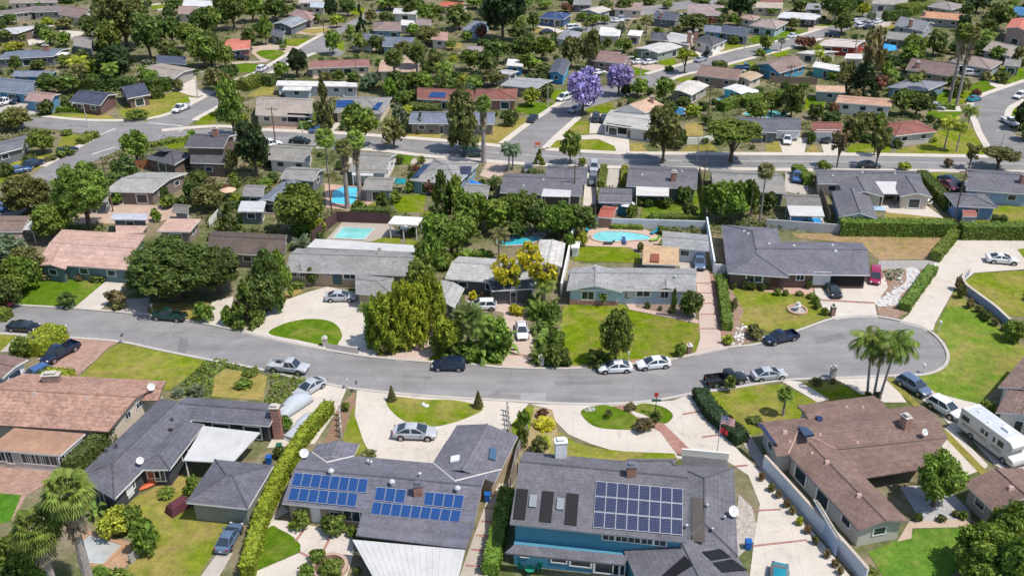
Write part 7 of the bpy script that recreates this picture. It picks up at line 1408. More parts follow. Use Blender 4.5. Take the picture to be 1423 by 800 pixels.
 ('n3', 'shrub', 20, 622, 665, 38, 'd'), ('n3', 'shrub', 70, 628, 668, 34, 'd'), ('n3', 'shrub', 97, 622, 662, 30, 'd'), ('n3', 'shrub', 148, 655, 690, 42, 'm'), ('n3', 'shrub', 187, 660, 692, 36, 'm'), ('n3', 'shrub', 260, 665, 692, 44, 'o'), ('n3', 'shrub', 305, 605, 655, 44, 'd'), ('n3', 'shrub', 318, 672, 705, 50, 'b'), ('n3', 'shrub', 340, 690, 735, 44, 'm'), ('n3', 'shrub', 352, 715, 760, 44, 'm'), ('n3', 'shrub', 388, 750, 792, 44, 'm'), ('m3', 'shrub', 35, 258, 322, 90, 'o'), ('m2', 'shrub', 1265, 250, 300, 60, 'd'), ('m2', 'shrub', 1165, 120, 195, 40, 'n'), ('m2', 'shrub', 1130, 305, 358, 60, 'y'), ('m2', 'shrub', 890, 345, 415, 62, 'm'), ('n2', 'shrub', 1165, 625, 660, 34, 'd'), ('n2', 'shrub', 1225, 610, 660, 44, 'd'), ('n2', 'shrub', 1258, 620, 665, 36, 'd'), ('n2', 'sparse', 500, 675, 745, 50, 'm'), ('m2', 'shrub', 850, 165, 195, 40, 'n'), ('m2', 'shrub', 790, 160, 185, 30, 'n'), ('m2', 'shrub', 730, 140, 175, 34, 'd'), ('n2', 'shrub', 690, 420, 470, 40, 'o'), ('m2', 'shrub', 290, 375, 460, 44, 'm'), ('m2', 'shrub', 330, 420, 468, 40, 'd'), ('n2', 'shrub', 860, 650, 800, 30, 'd'),
 ('m3', 'shrub', 1345, 222, 340, 115, 'm', 'round green bush on the lawn by the blue grey curved wall'), ('m3', 'shrub', 1066, 15, 85, 50, 'n'), ('m3', 'shrub', 1082, 60, 125, 50, 'o'), ('m3', 'shrub', 1125, 125, 175, 44, 'n'), ('m3', 'shrub', 1165, 150, 195, 40, 'o'), ('m3', 'shrub', 1180, 175, 220, 44, 'd'), ('m3', 'shrub', 1210, 190, 240, 50, 'd'), ('m3', 'shrub', 1250, 220, 262, 44, 'n'), ('m3', 'shrub', 1300, 250, 290, 40, 'd'), ('m3', 'shrub', 345, 520, 560, 60, 'o'), ('m3', 'shrub', 430, 528, 556, 36, 'n'), ('m3', 'shrub', 650, 590, 645, 44, 'd'), ('m3', 'shrub', 605, 595, 640, 50, 'd'), ('m3', 'sago', 1195, 620, 670, 50, 'b'), ('m3', 'sago', 1235, 630, 690, 40, 'm'), ('m3', 'shrub', 40, 710, 750, 90, 'd'),
 ('m2', 'tree', 1145, 515, 600, 60, 'm', 'thin young street tree beside the black pickup truck'), ('b2', 'sago', 190, 50, 110, 110, 'Y'), ('b2', 'sago', 180, 130, 190, 90, 'y'), ('b2', 'shrub', 180, 20, 65, 60, 'r'), ('b2', 'shrub', 95, 20, 110, 60, 'b'), ('b2', 'shrub', 90, 80, 200, 56, 'm'), ('b2', 'shrub', 170, 150, 230, 90, 'o'), ('b2', 'shrub', 650, 60, 125, 100, 'n'), ('b2', 'shrub', 700, 30, 85, 60, 'd'), ('b2', 'sparse', 490, 25, 70, 40, 'o'), ('b2', 'shrub', 590, -5, 30, 60, 'n'),
 ('b1', 'shrub', 185, 485, 575, 100, 'm'), ('b1', 'shrub', 350, 500, 600, 110, 'm'), ('b1', 'shrub', 430, 560, 615, 50, 'b'), ('b1', 'shrub', 310, 510, 590, 60, 'd'), ('b1', 'shrub', 150, 545, 580, 40, 'y'), ('b1', 'shrub', 510, 210, 250, 70, 'o'), ('b1', 'shrub', 265, 665, 730, 80, 'm'), ('b1', 'shrub', 335, 715, 800, 110, 'm'), ('b1', 'shrub', 220, 735, 800, 80, 'b'), ('b1', 'shrub', 125, 50, 130, 60, 'b'), ('m1', 'shrub', 437, 645, 695, 44, 'm'), ('b1', 'shrub', 455, 750, 790, 40, 'd'), ('m1', 'shrub', 620, 330, 400, 70, 'o'), ('m1', 'shrub', 690, 360, 395, 50, 'm'), ('m0', 'sago', 990, 530, 610, 90, 'g'), ('m0', 'sago', 900, 560, 615, 70, 'g'), ('m0', 'shrub', 1232, 520, 570, 90, 'm'), ('m0', 'shrub', 1265, 470, 510, 80, 'm'),
 ('b3', 'shrub', 790, 505, 545, 44, 'd'), ('b3', 'shrub', 895, 510, 545, 44, 'o'), ('b3', 'shrub', 1000, 495, 535, 44, 'm'), ('b3', 'shrub', 960, 490, 520, 40, 'o'), ('b3', 'shrub', 570, 750, 800, 90, 'm'),
 ('b0', 'shrub', 880, 330, 420, 70, 'b'), ('b0', 'shrub', 770, 380, 430, 80, 'm'), ('b1', 'shrub', 90, 195, 250, 60, 'd'),
]
for r in TR: tree(*r)
# roses along the white wall
for i, (x, y) in enumerate(((60, 345), (105, 395), (140, 425), (180, 470), (205, 500), (235, 550), (272, 590), (310, 640), (365, 705), (405, 745), (430, 780))):
    tree('b3', 'shrub', x, y - 30, y + 12, 36, 'mondny'[i % 6], col=(.20, .14, .07) if i % 3 == 0 else None)
HD = [
 ('b1', [(-50, 810), (15, 560), (110, 345), (220, 165), (330, 40)], 1.4, 1.7, (.20, .29, .025), 'long tall yellow green hedge between the drives, bottom centre'),
 ('b0', [(335, 350), (520, 168)], 1.7, 2.3, 'd', 'dark clipped hedge between the pinkish tile roof and the slate grey house'),
 ('m2', [(1095, 44), (1128, 290)], 1.4, 1.5, 'b', 'straight bright clipped hedge beside the pink driveway'),
 ('b2', [(905, -30), (960, 60), (1100, 190)], 1.9, 1.4, 'k', 'dark brown green low hedge left of the lawn with the young palm'),
 ('b1', [(1150, 440), (1110, 620), (1070, 800)], 1.6, 1.6, 'b', 'narrow green hedge beside the brick banded side path'),
 ('m0', [(170, 420), (300, 325)], 3.4, 2.2, 'y', 'square clipped hedge beside the navy pickup on the brick drive'), ('m0', [(215, 530), (370, 540)], 2.0, 1.2, 'y', 'short clipped hedge in front of the pinkish tile chimney'),
 ('n3', [(460, 382), (1020, 388)], 2.2, 2.6, 'm', 'long clipped hedge behind the dry brown yard'), ('n3', [(1065, 402), (1500, 404)], 2.2, 2.6, 'm', 'long clipped hedge above the wide concrete drive at the right edge'), ('n3', [(940, 520), (1055, 380)], 1.6, 1.6, 'b', 'hedge running up between the dry yard and the concrete drive'), ('n3', [(785, 770), (925, 575)], 1.6, 1.2, 'b', 'low bright hedge beside the dry creek bed'),
 ('n3', [(870, 110), (1010, 265)], 2.0, 2.0, 'd', 'hedge beside the pergola of the slate twin gabled house'), ('n3', [(1225, 350), (1290, 353)], 1.4, 2.2, 'd'), ('u3', [(240, 545), (300, 610)], 2.0, 1.8, 'b'),
 ('u2', [(1095, 235), (1200, 195), (1309, 190)], 2.5, 2.2, 'm', 'long curving hedge between the two backyard pools'), ('u3', [(-30, 215), (130, 195), (170, 170)], 2.5, 2.2, 'm'), ('u0', [(290, 240), (520, 236)], 1.4, 1.2, 'm'), ('u0', [(410, 405), (485, 365)], 1.8, 1.3, 'm'), ('u0', [(770, 170), (830, 165)], 2.5, 2.4, 'd'), ('u0', [(770, 415), (950, 382)], 1.2, .9, 'm'), ('u0', [(410, 130), (560, 128), (690, 128)], 3, 3, 'd'), ('u0', [(735, 132), (860, 130)], 3, 3, 'd'),
 ('t1', [(270, 600), (410, 545)], 4, 2.5, 'm'), ('t1', [(410, 560), (480, 565)], 3, 2.6, 'd'), ('u1', [(760, 185), (920, 205)], 4, 2.5, 'd'), ('u1', [(755, 240), (910, 250)], 4, 2, 'd'), ('u1', [(230, 330), (280, 280)], 2.5, 1.6, 'b'), ('n1', [(470, 290), (660, 295)], 2, 1.6, 'd'), ('t4', [(500, 140), (640, 130)], 3, 3, 'd'), ('t4', [(610, 100), (760, 80), (950, 95)], 6, 3, 'm'), ('t3', [(720, 460), (790, 455)], 3, 2, 'd'), ('t4', [(800, 715), (960, 720)], 2, 1.2, 'm'), ('t0', [(550, 560), (760, 570)], 3, 3, 'd'), ('m0', [(0, 245), (40, 215)], 2, 1.5, 'm'), ('n0', [(60, 660), (140, 590)], 2.5, 1.5, 'm'), ('n2', [(540, 352), (700, 358)], 1.0, .7, 'm'), ('n2', [(780, 312), (1000, 312)], 1.5, 1.0, 'm'), ('u2', [(490, 620), (505, 530)], 1.2, 1.2, 'm'), ('u2', [(605, 610), (612, 530)], 1.2, 1.0, 'y'), ('m1', [(905, 392), (1030, 395)], 1.6, 1.2, 'b', 'low clipped hedge ring at the foot of the tropical garden, left part'), ('m1', [(1150, 410), (1235, 400)], 1.6, 1.2, 'b', 'low clipped hedge at the foot of the tropical garden, right part'),
]
for a in HD: hedge(*a)
groundcover('ivy', 'm0', [(865, 615), (960, 520), (1050, 434), (1112, 434), (1309, 482), (1309, 504), (1140, 480), (1085, 510), (1072, 618)], 'm', label='low green ivy bordering the brown dry lawn')
groundcover('ivy', 'm1', [(30, 655), (60, 545), (50, 488), (110, 480), (245, 536), (190, 610), (120, 680)], 'm', label='low green ivy between the dry lawn and the silver sedan')
groundcover('garden_plants', 'n3', [(680, 570), (790, 560), (760, 620), (690, 625)], 'g', dens=6, size=.3, label='pale low succulents in the mulch beside the dry creek')
# filler: small shrubs and trees that stand in the yards between the traced things
def blocked(x, y, r):
    for h in HOUSES:
        if abs(h.c.x - x) < 30 and abs(h.c.y - y) < 30 and h.inside(x, y, None, r * .7 + .3): return True
    for nm in ('street', 'main_road', 'cross_street', 'side_street', 'driveway', 'sidewalk', 'path', 'lawn', 'patio', 'pool_deck', 'dry_yard'):
        for P in POLYS.get(nm, []):
            if inpoly(x, y, P): return True
    return False
ns = sum(1 for q in TREES if q['kind'] == 'shrub'); nt_ = sum(1 for q in TREES if q['o'].name.startswith('tree'))
MASS = []; UND = []
rg = np.random.default_rng(11)
for _ in range(7000):
    X, Y = R.uniform(-10, 1433), R.uniform(-6, 335)
    if Y > 215 and R.random() < .6: continue
    if R.random() < .35: continue
    B = gp('p', X, Y); s = scale_at(B); big = R.random() < (.62 if Y < 130 else .34)
    r = R.uniform(1.6, 3.3) if big else R.uniform(.6, 1.5)
    if blocked(B.x, B.y, r): continue
    if any(abs(t_['base'][0] - X) < (r + t_['r']) * s * .55 and abs(t_['base'][1] - Y) < (r + t_['r']) * s * .27 for t_ in TREES): continue
    h_ = r * s * (1.9 if big else 1.1); bl = 0
    for fx, fy in ((0, .5), (0, 1), (.8, .5), (-.8, .5)):
        g_ = gp('p', X + fx * r * s, Y - fy * h_); bl += blocked(g_.x, g_.y, .5)
    if bl: continue
    kind = R.choice(('tree', 'tree', 'tree', 'tree', 'feather')) if big else 'shrub'
    Hh = r * R.uniform(1.5, 2.2) if big else r * 1.5; c = R.choice('dddmmmobgyn')
    if (kind == 'shrub' and ns >= 290) or (kind == 'tree' and nt_ >= 288):
        if len(MASS) < 420: MASS.append((B, r, Hh)); TREES.append(dict(o=None, kind='', base=(X, Y), r=r))
        continue
    ns += kind == 'shrub'; nt_ += kind == 'tree'
    tree('p', kind, X, Y - Hh * s * .9, Y, 2 * r * s, c)
TREES[:] = [q for q in TREES if q['o'] is not None]
for _ in range(420):        # plants of the yards just outside the picture
    X, Y = R.choice((R.uniform(-300, -15), R.uniform(1438, 1720))), R.uniform(10, 800); B = gp('p', X, Y); r = R.uniform(.8, 3.2)
    if not blocked(B.x, B.y, r): MASS.append((B, r, r * 1.9))
Vs = []
for B, r, Hh in MASS:
    me = crown_mesh('tree', 0 if r < 1.6 else 1, R.randrange(3)); v = np.empty(len(me.vertices) * 3, np.float32); me.vertices.foreach_get('co', v); v = v.reshape(-1, 3)
    a = R.uniform(0, 6.28); rot = np.array([[math.cos(a), -math.sin(a), 0], [math.sin(a), math.cos(a), 0], [0, 0, 1]])
    Vs.append(v @ rot.T * np.array([r, r, Hh * .55]) + np.array([B.x, B.y, Hh * .5]))
if Vs:
    V = np.concatenate(Vs); tag(link('distant_trees', np_mesh('distant_trees', V, len(V) // 4, [mat_leaf()]), None, None, (.10, .155, .045)), 'mass of further small trees and shrubs filling the distant yards', 'trees', None, 'stuff')
C = []
for _ in range(9000):
    X, Y = R.uniform(-10, 1433), R.uniform(-6, 330); B = gp('p', X, Y)
    if any(blocked(B.x + a, B.y + b, .6) for a, b in ((0, 0), (1.1, 0), (-1.1, 0), (0, 1.1), (0, -1.1))): continue
    k = 16; q = rg.normal(size=(k, 3)) * np.array([.5, .5, .25]) + np.array([B.x, B.y, .35]); q[:, 2] = np.abs(q[:, 2]); C.append(q)
C = np.concatenate(C); V = leaf_cards(C, np.tile([0, 0, 1.], (len(C), 1)), .25, rg, 1.0)
tag(link('undergrowth', np_mesh('undergrowth', V, len(V) // 4, [mat_leaf()]), None, None, (.15, .175, .06)), 'low garden plants and weeds covering the distant yards', 'ground plants', None, 'stuff')
# ------------------------------------------------------------------ vehicles (rear, front on the ground in tile pixels)
car('m0', 'coupe', (58, 280), (195, 291), 'black', 'black sedan driving on the curved street at the left edge', sc=1.0); car('m0', 'pickup', (928, 238), (786, 226), 'green', 'dark green pickup parked in the shade by the giant oak', sc=.88)
car('m0', 'pickup', (378, 378), (236, 460), 'navy', 'navy blue pickup parked on the pink brick driveway'); car('m0', 'suv', (228, 508), (140, 552), 'blue', 'blue car half hidden by the short clipped hedge', sc=.9); car('m0', 'suv', (78, 168), (-70, 158), 'maroon', 'maroon car at the left edge beside the kerb')
car('m1', 'pickup', (55, 482), (248, 504), 'silver', 'silver crew cab pickup parked on the near side of the curved street'); car('m1', 'sedan', (312, 562), (205, 626), 'silver', 'silver sedan angled on the drive just below the silver pickup')
covered_car('m1', (225, 650), (120, 720), 'grey covered car nearest the street on the side drive'); covered_car('m1', (290, 740), (160, 850), 'grey covered car next to the long yellow green hedge')
car('m1', 'suv', (1036, 482), (884, 480), 'navy', 'dark blue small crossover alone at the kerb near the tropical garden', sc=.95); car('m1', 'sedan', (345, 135), (483, 133), 'silver', 'silver sedan parked in front of the grey tan ranch house'); car('m1', 'sedan', (602, 225), (562, 308), 'navy', 'blue car peeking out beside the yellow bamboo'); car('m1', 'suv', (1190, 178), (1064, 180), 'white', 'white crossover parked under the golden trees', sc=.92)
car('b1', 'sedan', (640, 152), (808, 157), 'silver', 'silver sedan on the curved drive above the blue solar roof', sc=1.08); car('m2', 'sedan', (88, 272), (96, 338), 'white', 'white sedan end on between the tropical garden and banana plants', sc=.92)
car('m2', 'sedan', (646, 488), (476, 496), 'white', 'left one of the two white sedans parked at the kerb'); car('m2', 'sedan', (838, 463), (672, 481), 'white', 'right one of the two white sedans parked at the kerb')
car('m2', 'pickup', (1018, 566), (1225, 540), 'black', 'black pickup with an open bed parked on the near kerb'); car('m3', 'sedan', (16, 536), (186, 518), 'silver', 'silver sedan parked in front of the black pickup'); car('m3', 'pickup', (246, 322), (76, 362), 'navy', 'dark blue pickup parked at the cul de sac by the dry round lawn', sc=.9)
car('m3', 'coupe', (405, 66), (448, 134), 'black', 'black sports car on the drive before the open garage'); car('m3', 'van', (637, 0), (636, 62), 'magenta', 'dark magenta van parked beside the open garage', sc=.9); car('n3', 'coupe', (1196, 520), (1362, 534), 'white', 'white coupe alone on the wide concrete drive at the right', sc=1.08); car('n3', 'suv', (478, 560), (478, 615), 'white', 'white car inside the open garage')
car('m3', 'suv', (775, 552), (892, 622), 'steel', 'blue grey wagon at the head of the right hand drive'); car('m3', 'suv', (918, 658), (1062, 742), 'white', 'white sport utility vehicle behind the motorhome'); car('b3', 'sedan', (139, 808), (132, 885), 'teal', 'bright teal car at the bottom edge on the wide drive'); car('b0', 'sedan', (1035, 690), (1092, 590), 'steel', 'blue grey car tucked beside the long yellow green hedge', sc=.88); car('n2', 'suv', (984, 515), (990, 572), 'steel', 'silver blue car in front of the long grey garage')
FARC = [('u0', 'sedan', (62, 552), (136, 538), 'blue'), ('u0', 'suv', (145, 528), (214, 500), 'navy'), ('u0', 'suv', (308, 462), (380, 436), 'navy'), ('u0', 'pickup', (946, 222), (890, 246), 'white'), ('u1', 'suv', (315, 275), (318, 298), 'white'), ('u1', 'suv', (364, 272), (366, 296), 'red'), ('u1', 'sedan', (184, 395), (232, 398), 'black'), ('u1', 'pickup', (32, 425), (78, 415), 'white'), ('u1', 'pickup', (135, 155), (196, 152), 'white'), ('u1', 'van', (1052, 465), (1118, 462), 'green'), ('u1', 'sedan', (270, 345), (345, 335), 'blue'),
 ('u2', 'sedan', (160, 270), (130, 300), 'black'), ('u2', 'sedan', (388, 228), (340, 246), 'silver'), ('u2', 'van', (336, 170), (280, 188), 'white'), ('u2', 'sedan', (440, 190), (420, 212), 'white'), ('u2', 'suv', (466, 268), (464, 298), 'black'), ('u2', 'sedan', (508, 275), (506, 298), 'black'), ('u2', 'suv', (458, 510), (454, 552), 'silver'), ('u2', 'suv', (453, 578), (450, 618), 'grey'), ('u2', 'sedan', (125, 525), (122, 548), 'grey'),
 ('u3', 'suv', (192, 378), (194, 410), 'white'), ('u3', 'suv', (385, 372), (388, 402), 'black'), ('u3', 'suv', (440, 374), (445, 400), 'navy'), ('u3', 'pickup', (246, 568), (244, 592), 'blue'), ('u3', 'sedan', (912, 216), (978, 228), 'silver'), ('u3', 'sedan', (1112, 192), (1165, 176), 'teal'), ('u3', 'pickup', (1288, 285), (1352, 320), 'white'), ('u3', 'suv', (1392, 158), (1345, 180), 'white'), ('u3', 'van', (1105, 55), (1168, 58), 'white'), ('u3', 'sedan', (985, 610), (1040, 640), 'maroon'), ('u3', 'sedan', (990, 590), (1035, 605), 'navy'), ('u3', 'sedan', (575, 520), (640, 522), 'black'),
 ('t1', 'suv', (372, 485), (432, 450), 'white'), ('t1', 'sedan', (575, 182), (612, 182), 'white'), ('t1', 'suv', (625, 182), (670, 180), 'white'), ('t1', 'sedan', (240, 395), (285, 395), 'black'), ('t1', 'pickup', (550, 630), (630, 628), 'white'),
 ('t3', 'sedan', (195, 425), (262, 420), 'white'), ('t3', 'sedan', (270, 428), (325, 420), 'white'), ('t3', 'sedan', (606, 415), (658, 398), 'silver'), ('t3', 'pickup', (660, 385), (690, 365), 'black'), ('t3', 'sedan', (1212, 258), (1272, 240), 'white'), ('t3', 'sedan', (1045, 358), (1085, 345), 'teal'), ('t3', 'pickup', (895, 462), (950, 462), 'blue'), ('t3', 'sedan', (60, 150), (110, 148), 'white'), ('t3', 'suv', (100, 140), (150, 138), 'silver'),
 ('t4', 'sedan', (300, 155), (335, 150), 'white'), ('t4', 'suv', (324, 190), (368, 180), 'white'), ('t4', 'suv', (385, 180), (425, 165), 'silver'), ('t4', 'sedan', (380, 195), (425, 190), 'black'), ('t4', 'sedan', (432, 160), (478, 148), 'white'), ('t4', 'sedan', (115, 240), (210, 250), 'navy'), ('t4', 'sedan', (540, 110), (580, 105), 'white'),
 ('t2', 'van', (1085, 200), (1170, 195), 'white'), ('t2', 'sedan', (970, 218), (912, 228), 'black'), ('t2', 'sedan', (1165, 215), (1110, 215), 'black'), ('t2', 'sedan', (1262, 495), (1318, 490), 'white'), ('t0', 'pickup', (80, 680), (10, 700), 'white'), ('t0', 'suv', (150, 665), (85, 690), 'navy'), ('t0', 'suv', (180, 640), (125, 650), 'silver'), ('n0', 'sedan', (40, 262), (90, 250), 'blue'), ('n0', 'suv', (-10, 270), (35, 262), 'steel'), ('t1', 'sedan', (30, 280), (70, 275), 'white')]
for a in FARC: car(*a[:5], near=False)
# motorhome
def motorhome(t, rear, front, label):
    a, b = gp(t, *rear), gp(t, *front); c = (a + b) / 2; root = empty('motorhome', c); L = (b - a).length; root.rotation_euler.z = math.atan2(b.y - a.y, b.x - a.x); x0, x1 = -L / 2, L / 2; W = 1.22; wh = mat_plain((.66, .65, .62), .4, .04, .4, 0, .3)
    m = MB(); n = [(x0, .5, 2.95), (x0 + .12, .45, 3.05), (x1 - 2.2, .45, 3.05), (x1 - 1.1, .45, 3.0), (x1 - .75, .45, 2.65), (x1 - .95, .45, 1.95), (x1 - .8, .45, 1.5), (x1 - .1, .45, 1.15), (x1, .5, .95)]
    k = len(n); V = [(x, -W, z) for x, zb, z in n] + [(x, W, z) for x, zb, z in n] + [(x, -W, zb) for x, zb, z in n] + [(x, W, zb) for x, zb, z in n]
    # close the overhang of the cab-over profile as one side outline
    out = [(x0, .45), (x1, .45), (x1, .95), (x1 - .1, 1.12), (x1 - .95, 1.3), (x1 - 1.25, 1.95), (x1 - .55, 2.15), (x1 - .5, 2.6), (x1 - .95, 3.0), (x1 - 1.6, 3.05), (x0 + .12, 3.05), (x0, 2.95)]
    k = len(out); V = [(x, -W, z) for x, z in out] + [(x, W, z) for x, z in out]
    m.add(V, [tuple(range(k)), tuple(range(2 * k - 1, k - 1, -1))] + [(i, k + i, k + (i + 1) % k, (i + 1) % k) for i in range(k)]); m.obj('body', wh, parent=root)
    gl = GLASS()
    for y in (-W - .02, W - .01):
        for x, w, z, h in ((x0 + .9, 1.1, 1.75, .6), (x0 + 3.4, .5, 1.8, .6), (x1 - 3.6, 1.4, 1.75, .65), (x1 - 2.1, .8, 1.75, .7)):
            q = MB(); q.box((x, y + .015, z), w, .03, h); q.obj('window', gl, parent=root)
        s = MB(); s.box((0 - .6, y + .015, 1.25), L - 2.4, .024, .16); s.obj('stripe', mat_plain((.28, .25, .23), .4), parent=root); s = MB(); s.box((0 - .6, y + .015, 1.05), L - 2.4, .022, .07); s.obj('stripe', mat_plain((.2, .07, .08), .4), parent=root)
    q = MB(); q.add([(x1 - .99, -1.0, 1.34), (x1 - .99, 1.0, 1.34), (x1 - 1.22, 1.0, 1.9), (x1 - 1.22, -1.0, 1.9)], [(0, 1, 2, 3)]); q.obj('windshield', gl, parent=root)
    d = MB(); d.box((x0 + 4.6, -W - .012, .6), .7, .03, 1.9); d.obj('door', mat_plain((.6, .6, .58), .4), parent=root)
    for x, y, w, dd, h in ((x0 + 1.4, 0, .45, .45, .14), (x0 + 5.2, .2, 1.1, .8, .28), (x0 + 3.4, -.5, .4, .4, .12)): q = MB(); q.box((x, y, 3.05), w, dd, h, 0, top=(.85, .8)); q.obj('roof_unit', mat_plain((.72, .72, .7), .5), parent=root)
    p = MB(); p.box((x0 + L * .42, 0, 3.052), L * .7, 2.2, .012); p.obj('roof_membrane', mat_plain((.50, .53, .56), .6, .1), parent=root)
    for x in (x0 + 2.1, x1 - 1.3):
        for y in (-1, 1):
            w = MB(); w.tube((x, y * .9, .42), (x, y * 1.235, .42), .42, n=18); wo = w.obj('wheel', mat_plain((.02, .02, .02), .7), parent=root); rr = MB(); rr.tube((x, y * 1.0, .42), (x, y * 1.25, .42), .25, n=12); rr.obj('rim', mat_plain((.5, .5, .5), .3, .05, .5, .7), parent=wo)
    b = MB(); b.box((x1 + .06, 0, .5), .12, 2.2, .22); b.obj('bumper', mat_plain((.5, .5, .5), .3, .05, .5, .7), parent=root)
    return tag(root, label, 'motorhome')
motorhome('b3', (1000, 108), (1255, 300), 'white motorhome parked on the drive at the right edge')
# ------------------------------------------------------------------ pools, walls, fences, poles, garden things
pool('n1', [(378, 405), (425, 352), (580, 358), (530, 412)], 'rectangular pool inside the purple brown fence', smooth=False, cop=(.5, .48, .44), water=(.22, .55, .53))
pool('n2', [(450, 396), (480, 376), (560, 372), (660, 380), (735, 398), (720, 415), (640, 416), (540, 424), (470, 416)], 'oval turquoise pool with a pink deck right of centre', water=(.20, .55, .56))
pool('n2', [(-30, 405), (30, 392), (170, 398), (190, 405), (130, 432), (60, 440), (-20, 440)], 'blue rock edged pool behind the light grey house', cop=(.4, .36, .3), water=(.05, .42, .52))
pool('u1', [(365, 700), (375, 640), (425, 618), (497, 622), (490, 700), (450, 712)], 'blue covered pool beside the two skirted palms', smooth=False, cop=(.5, .3, .22), water=(.09, .52, .68))
pool('u2', [(1060, 185), (1095, 172), (1150, 185), (1170, 195), (1140, 205), (1080, 200)], 'small round edged pool in front of the teal poolside house', water=(.12, .5, .6)); pool('u2', [(1210, 255), (1240, 240), (1330, 236), (1440, 238), (1400, 268), (1290, 268)], 'kidney shaped pool behind the dark slate house', water=(.16, .58, .62)); pool('u2', [(862, 235), (880, 220), (912, 228), (910, 250), (870, 255)], 'small round blue pool beside the white gabled house', cop=(.6, .6, .6), water=(.02, .22, .62))
pool('n3', [(212, 300), (360, 305), (372, 330), (208, 328)], 'bright blue pool under the grey pool shelter', smooth=False, cop=(.5, .5, .5), water=(.02, .32, .75))
root = pool('b0', [(378, 645), (418, 612), (566, 660), (480, 748), (390, 742)], 'drained pool with a pale empty basin beside the fan palms', smooth=False, cop=(.42, .25, .15), water=(.42, .43, .42)); root['category'] = 'swimming pool'
sheet('pool_deck', 'b0', [(345, 600), (420, 585), (600, 640), (620, 720), (540, 790), (380, 780)], mat_dirt((.42, .26, .15), (.34, .24, .16), 1), 5)
WPL = mat_plain((.66, .69, .74), .8, .08); GRB = mat_plain((.42, .43, .45), .85, .1); TANB = mat_plain((.46, .40, .34), .9, .1); WHT = mat_plain((.72, .71, .68), .8, .06)
wall_('garden_wall', 'b3', [(68, 300), (180, 425), (300, 560), (420, 690), (540, 830)], 1.8, .22, WPL, 'pale blue white wall beside the rose bushes of the wide drive', capm=mat_conc((.5, .42, .36)))
wall_('garden_wall', 'n2', [(450, 345), (1015, 362)], 1.7, .25, mat_plain((.50, .53, .57), .85, .1), 'long pale block wall behind the oval pool'); wall_('garden_wall', 'n2', [(1022, 348), (1060, 575)], 2.0, .25, WPL, 'blue grey side wall right of the long grey garage'); wall_('garden_wall', 'n2', [(358, 345), (335, 470), (300, 640), (290, 690)], 2.0, .25, WHT, 'white side wall left of the oval pool lawn'); wall_('garden_wall', 'n3', [(85, 352), (462, 380)], 1.7, .25, GRB, 'pale grey block wall behind the charcoal roof')
wall_('garden_wall', 'm3', [(1110, 5), (1078, 45), (1090, 85), (1160, 140), (1240, 200), (1310, 265), (1345, 285)], 1.2, .35, mat_plain((.30, .37, .48), .8, .1), 'blue grey curved wall with a shrub border at the right edge', smooth=True, capm=mat_conc((.5, .45, .4)))
wall_('garden_wall', 'n2', [(1062, 582), (1120, 585)], 1.7, .2, WPL, 'short pale blue gate wall beside the straight bright hedge'); wall_('garden_wall', 'u2', [(925, 402), (1010, 400), (1065, 380)], 1.5, .25, WHT, 'white curved wall between the two big street trees'); wall_('garden_wall', 'b2', [(822, 245), (1040, 265)], 1.1, .2, WHT, 'white entry wall at the blue house by the flagpole')
PF = mat_plain((.09, .05, .055), .8, .15); BF = mat_plain((.22, .17, .13), .85, .15); GF = mat_plain((.30, .28, .26), .85, .12)
plank_fence('n1', [(270, 425), (395, 322), (665, 332)], 2.0, PF, 'purple brown plank fence round the rectangular pool'); plank_fence('u2', [(985, 545), (1000, 640), (1020, 760)], 1.7, BF, 'weathered plank fence between the slate brick chimney house and dense trees'); plank_fence('n3', [(330, 130), (375, 220), (410, 330)], 1.7, BF, 'brown fence between the pool shelter and the blue garage'); plank_fence('n3', [(1045, 280), (1080, 315), (1130, 345)], 1.7, BF, 'dark fence beside the small red roofed shed'); plank_fence('u2', [(462, 600), (470, 700), (462, 780)], 1.7, BF, 'fence beside the slate garage with the blue wall'); plank_fence('b1', [(1195, 330), (1150, 420)], 1.6, BF, 'short brown fence beside the narrow green hedge'); plank_fence('n3', [(870, 120), (900, 150)], 1.6, BF, 'short fence at the pergola end of the slate twin gabled house'); plank_fence('b2', [(105, 150), (60, 250), (20, 430)], 1.5, GF, 'pale slatted fence left of the white chimney'); plank_fence('b0', [(610, 745), (690, 660)], 1.2, mat_plain((.35, .35, .34), .6), 'low grey wire fence beside the drained pool'); plank_fence('t3', [(1090, 545), (1400, 560)], 1.8, BF, 'brown fence behind the blue gabled house'); plank_fence('u0', [(620, 530), (790, 522)], 1.8, mat_plain((.33, .13, .07), .85, .15), 'rusty red fence behind the large grey low roof'); plank_fence('t2', [(20, 660), (110, 640)], 1.6, BF, 'low fence left of the brick red hip roof'); plank_fence('n0', [(1105, 300), (1060, 355)], 1.6, WHT, 'white fence right of the pale pink annex')
shed('n2', (475, 295), (550, 302), (578, 245), 2.0, (.3, .2, .15), (.33, .10, .07), 'small red roofed shed beside the slate garage'); shed('n3', (1085, 292), (1156, 294), (1150, 262), 2.1, (.6, .6, .6), (.30, .12, .10), 'small red roofed shed beside the blue garage with slate hip', .1); shed('n2', (340, 450), (382, 452), (388, 420), 1.7, (.6, .62, .62), (.62, .62, .6), 'small white playhouse shed by the white side wall'); shed('b3', (440, 640), (330, 460), (300, 440), 2.4, (.45, .52, .66), (.46, .42, .36), 'long white lean to shed against the brown roofed house', .05)
pv = House('white flat roofed pool pavilion', (.6, .6, .58), WW, [('n1', (650, 330), (800, 338), (830, 298), 'f', 'gg', {'wall': False})], kind='flat', label='white flat roofed open pavilion beside the rectangular pool', cat='pavilion', auto=False, name='pavilion', eave=2.8)
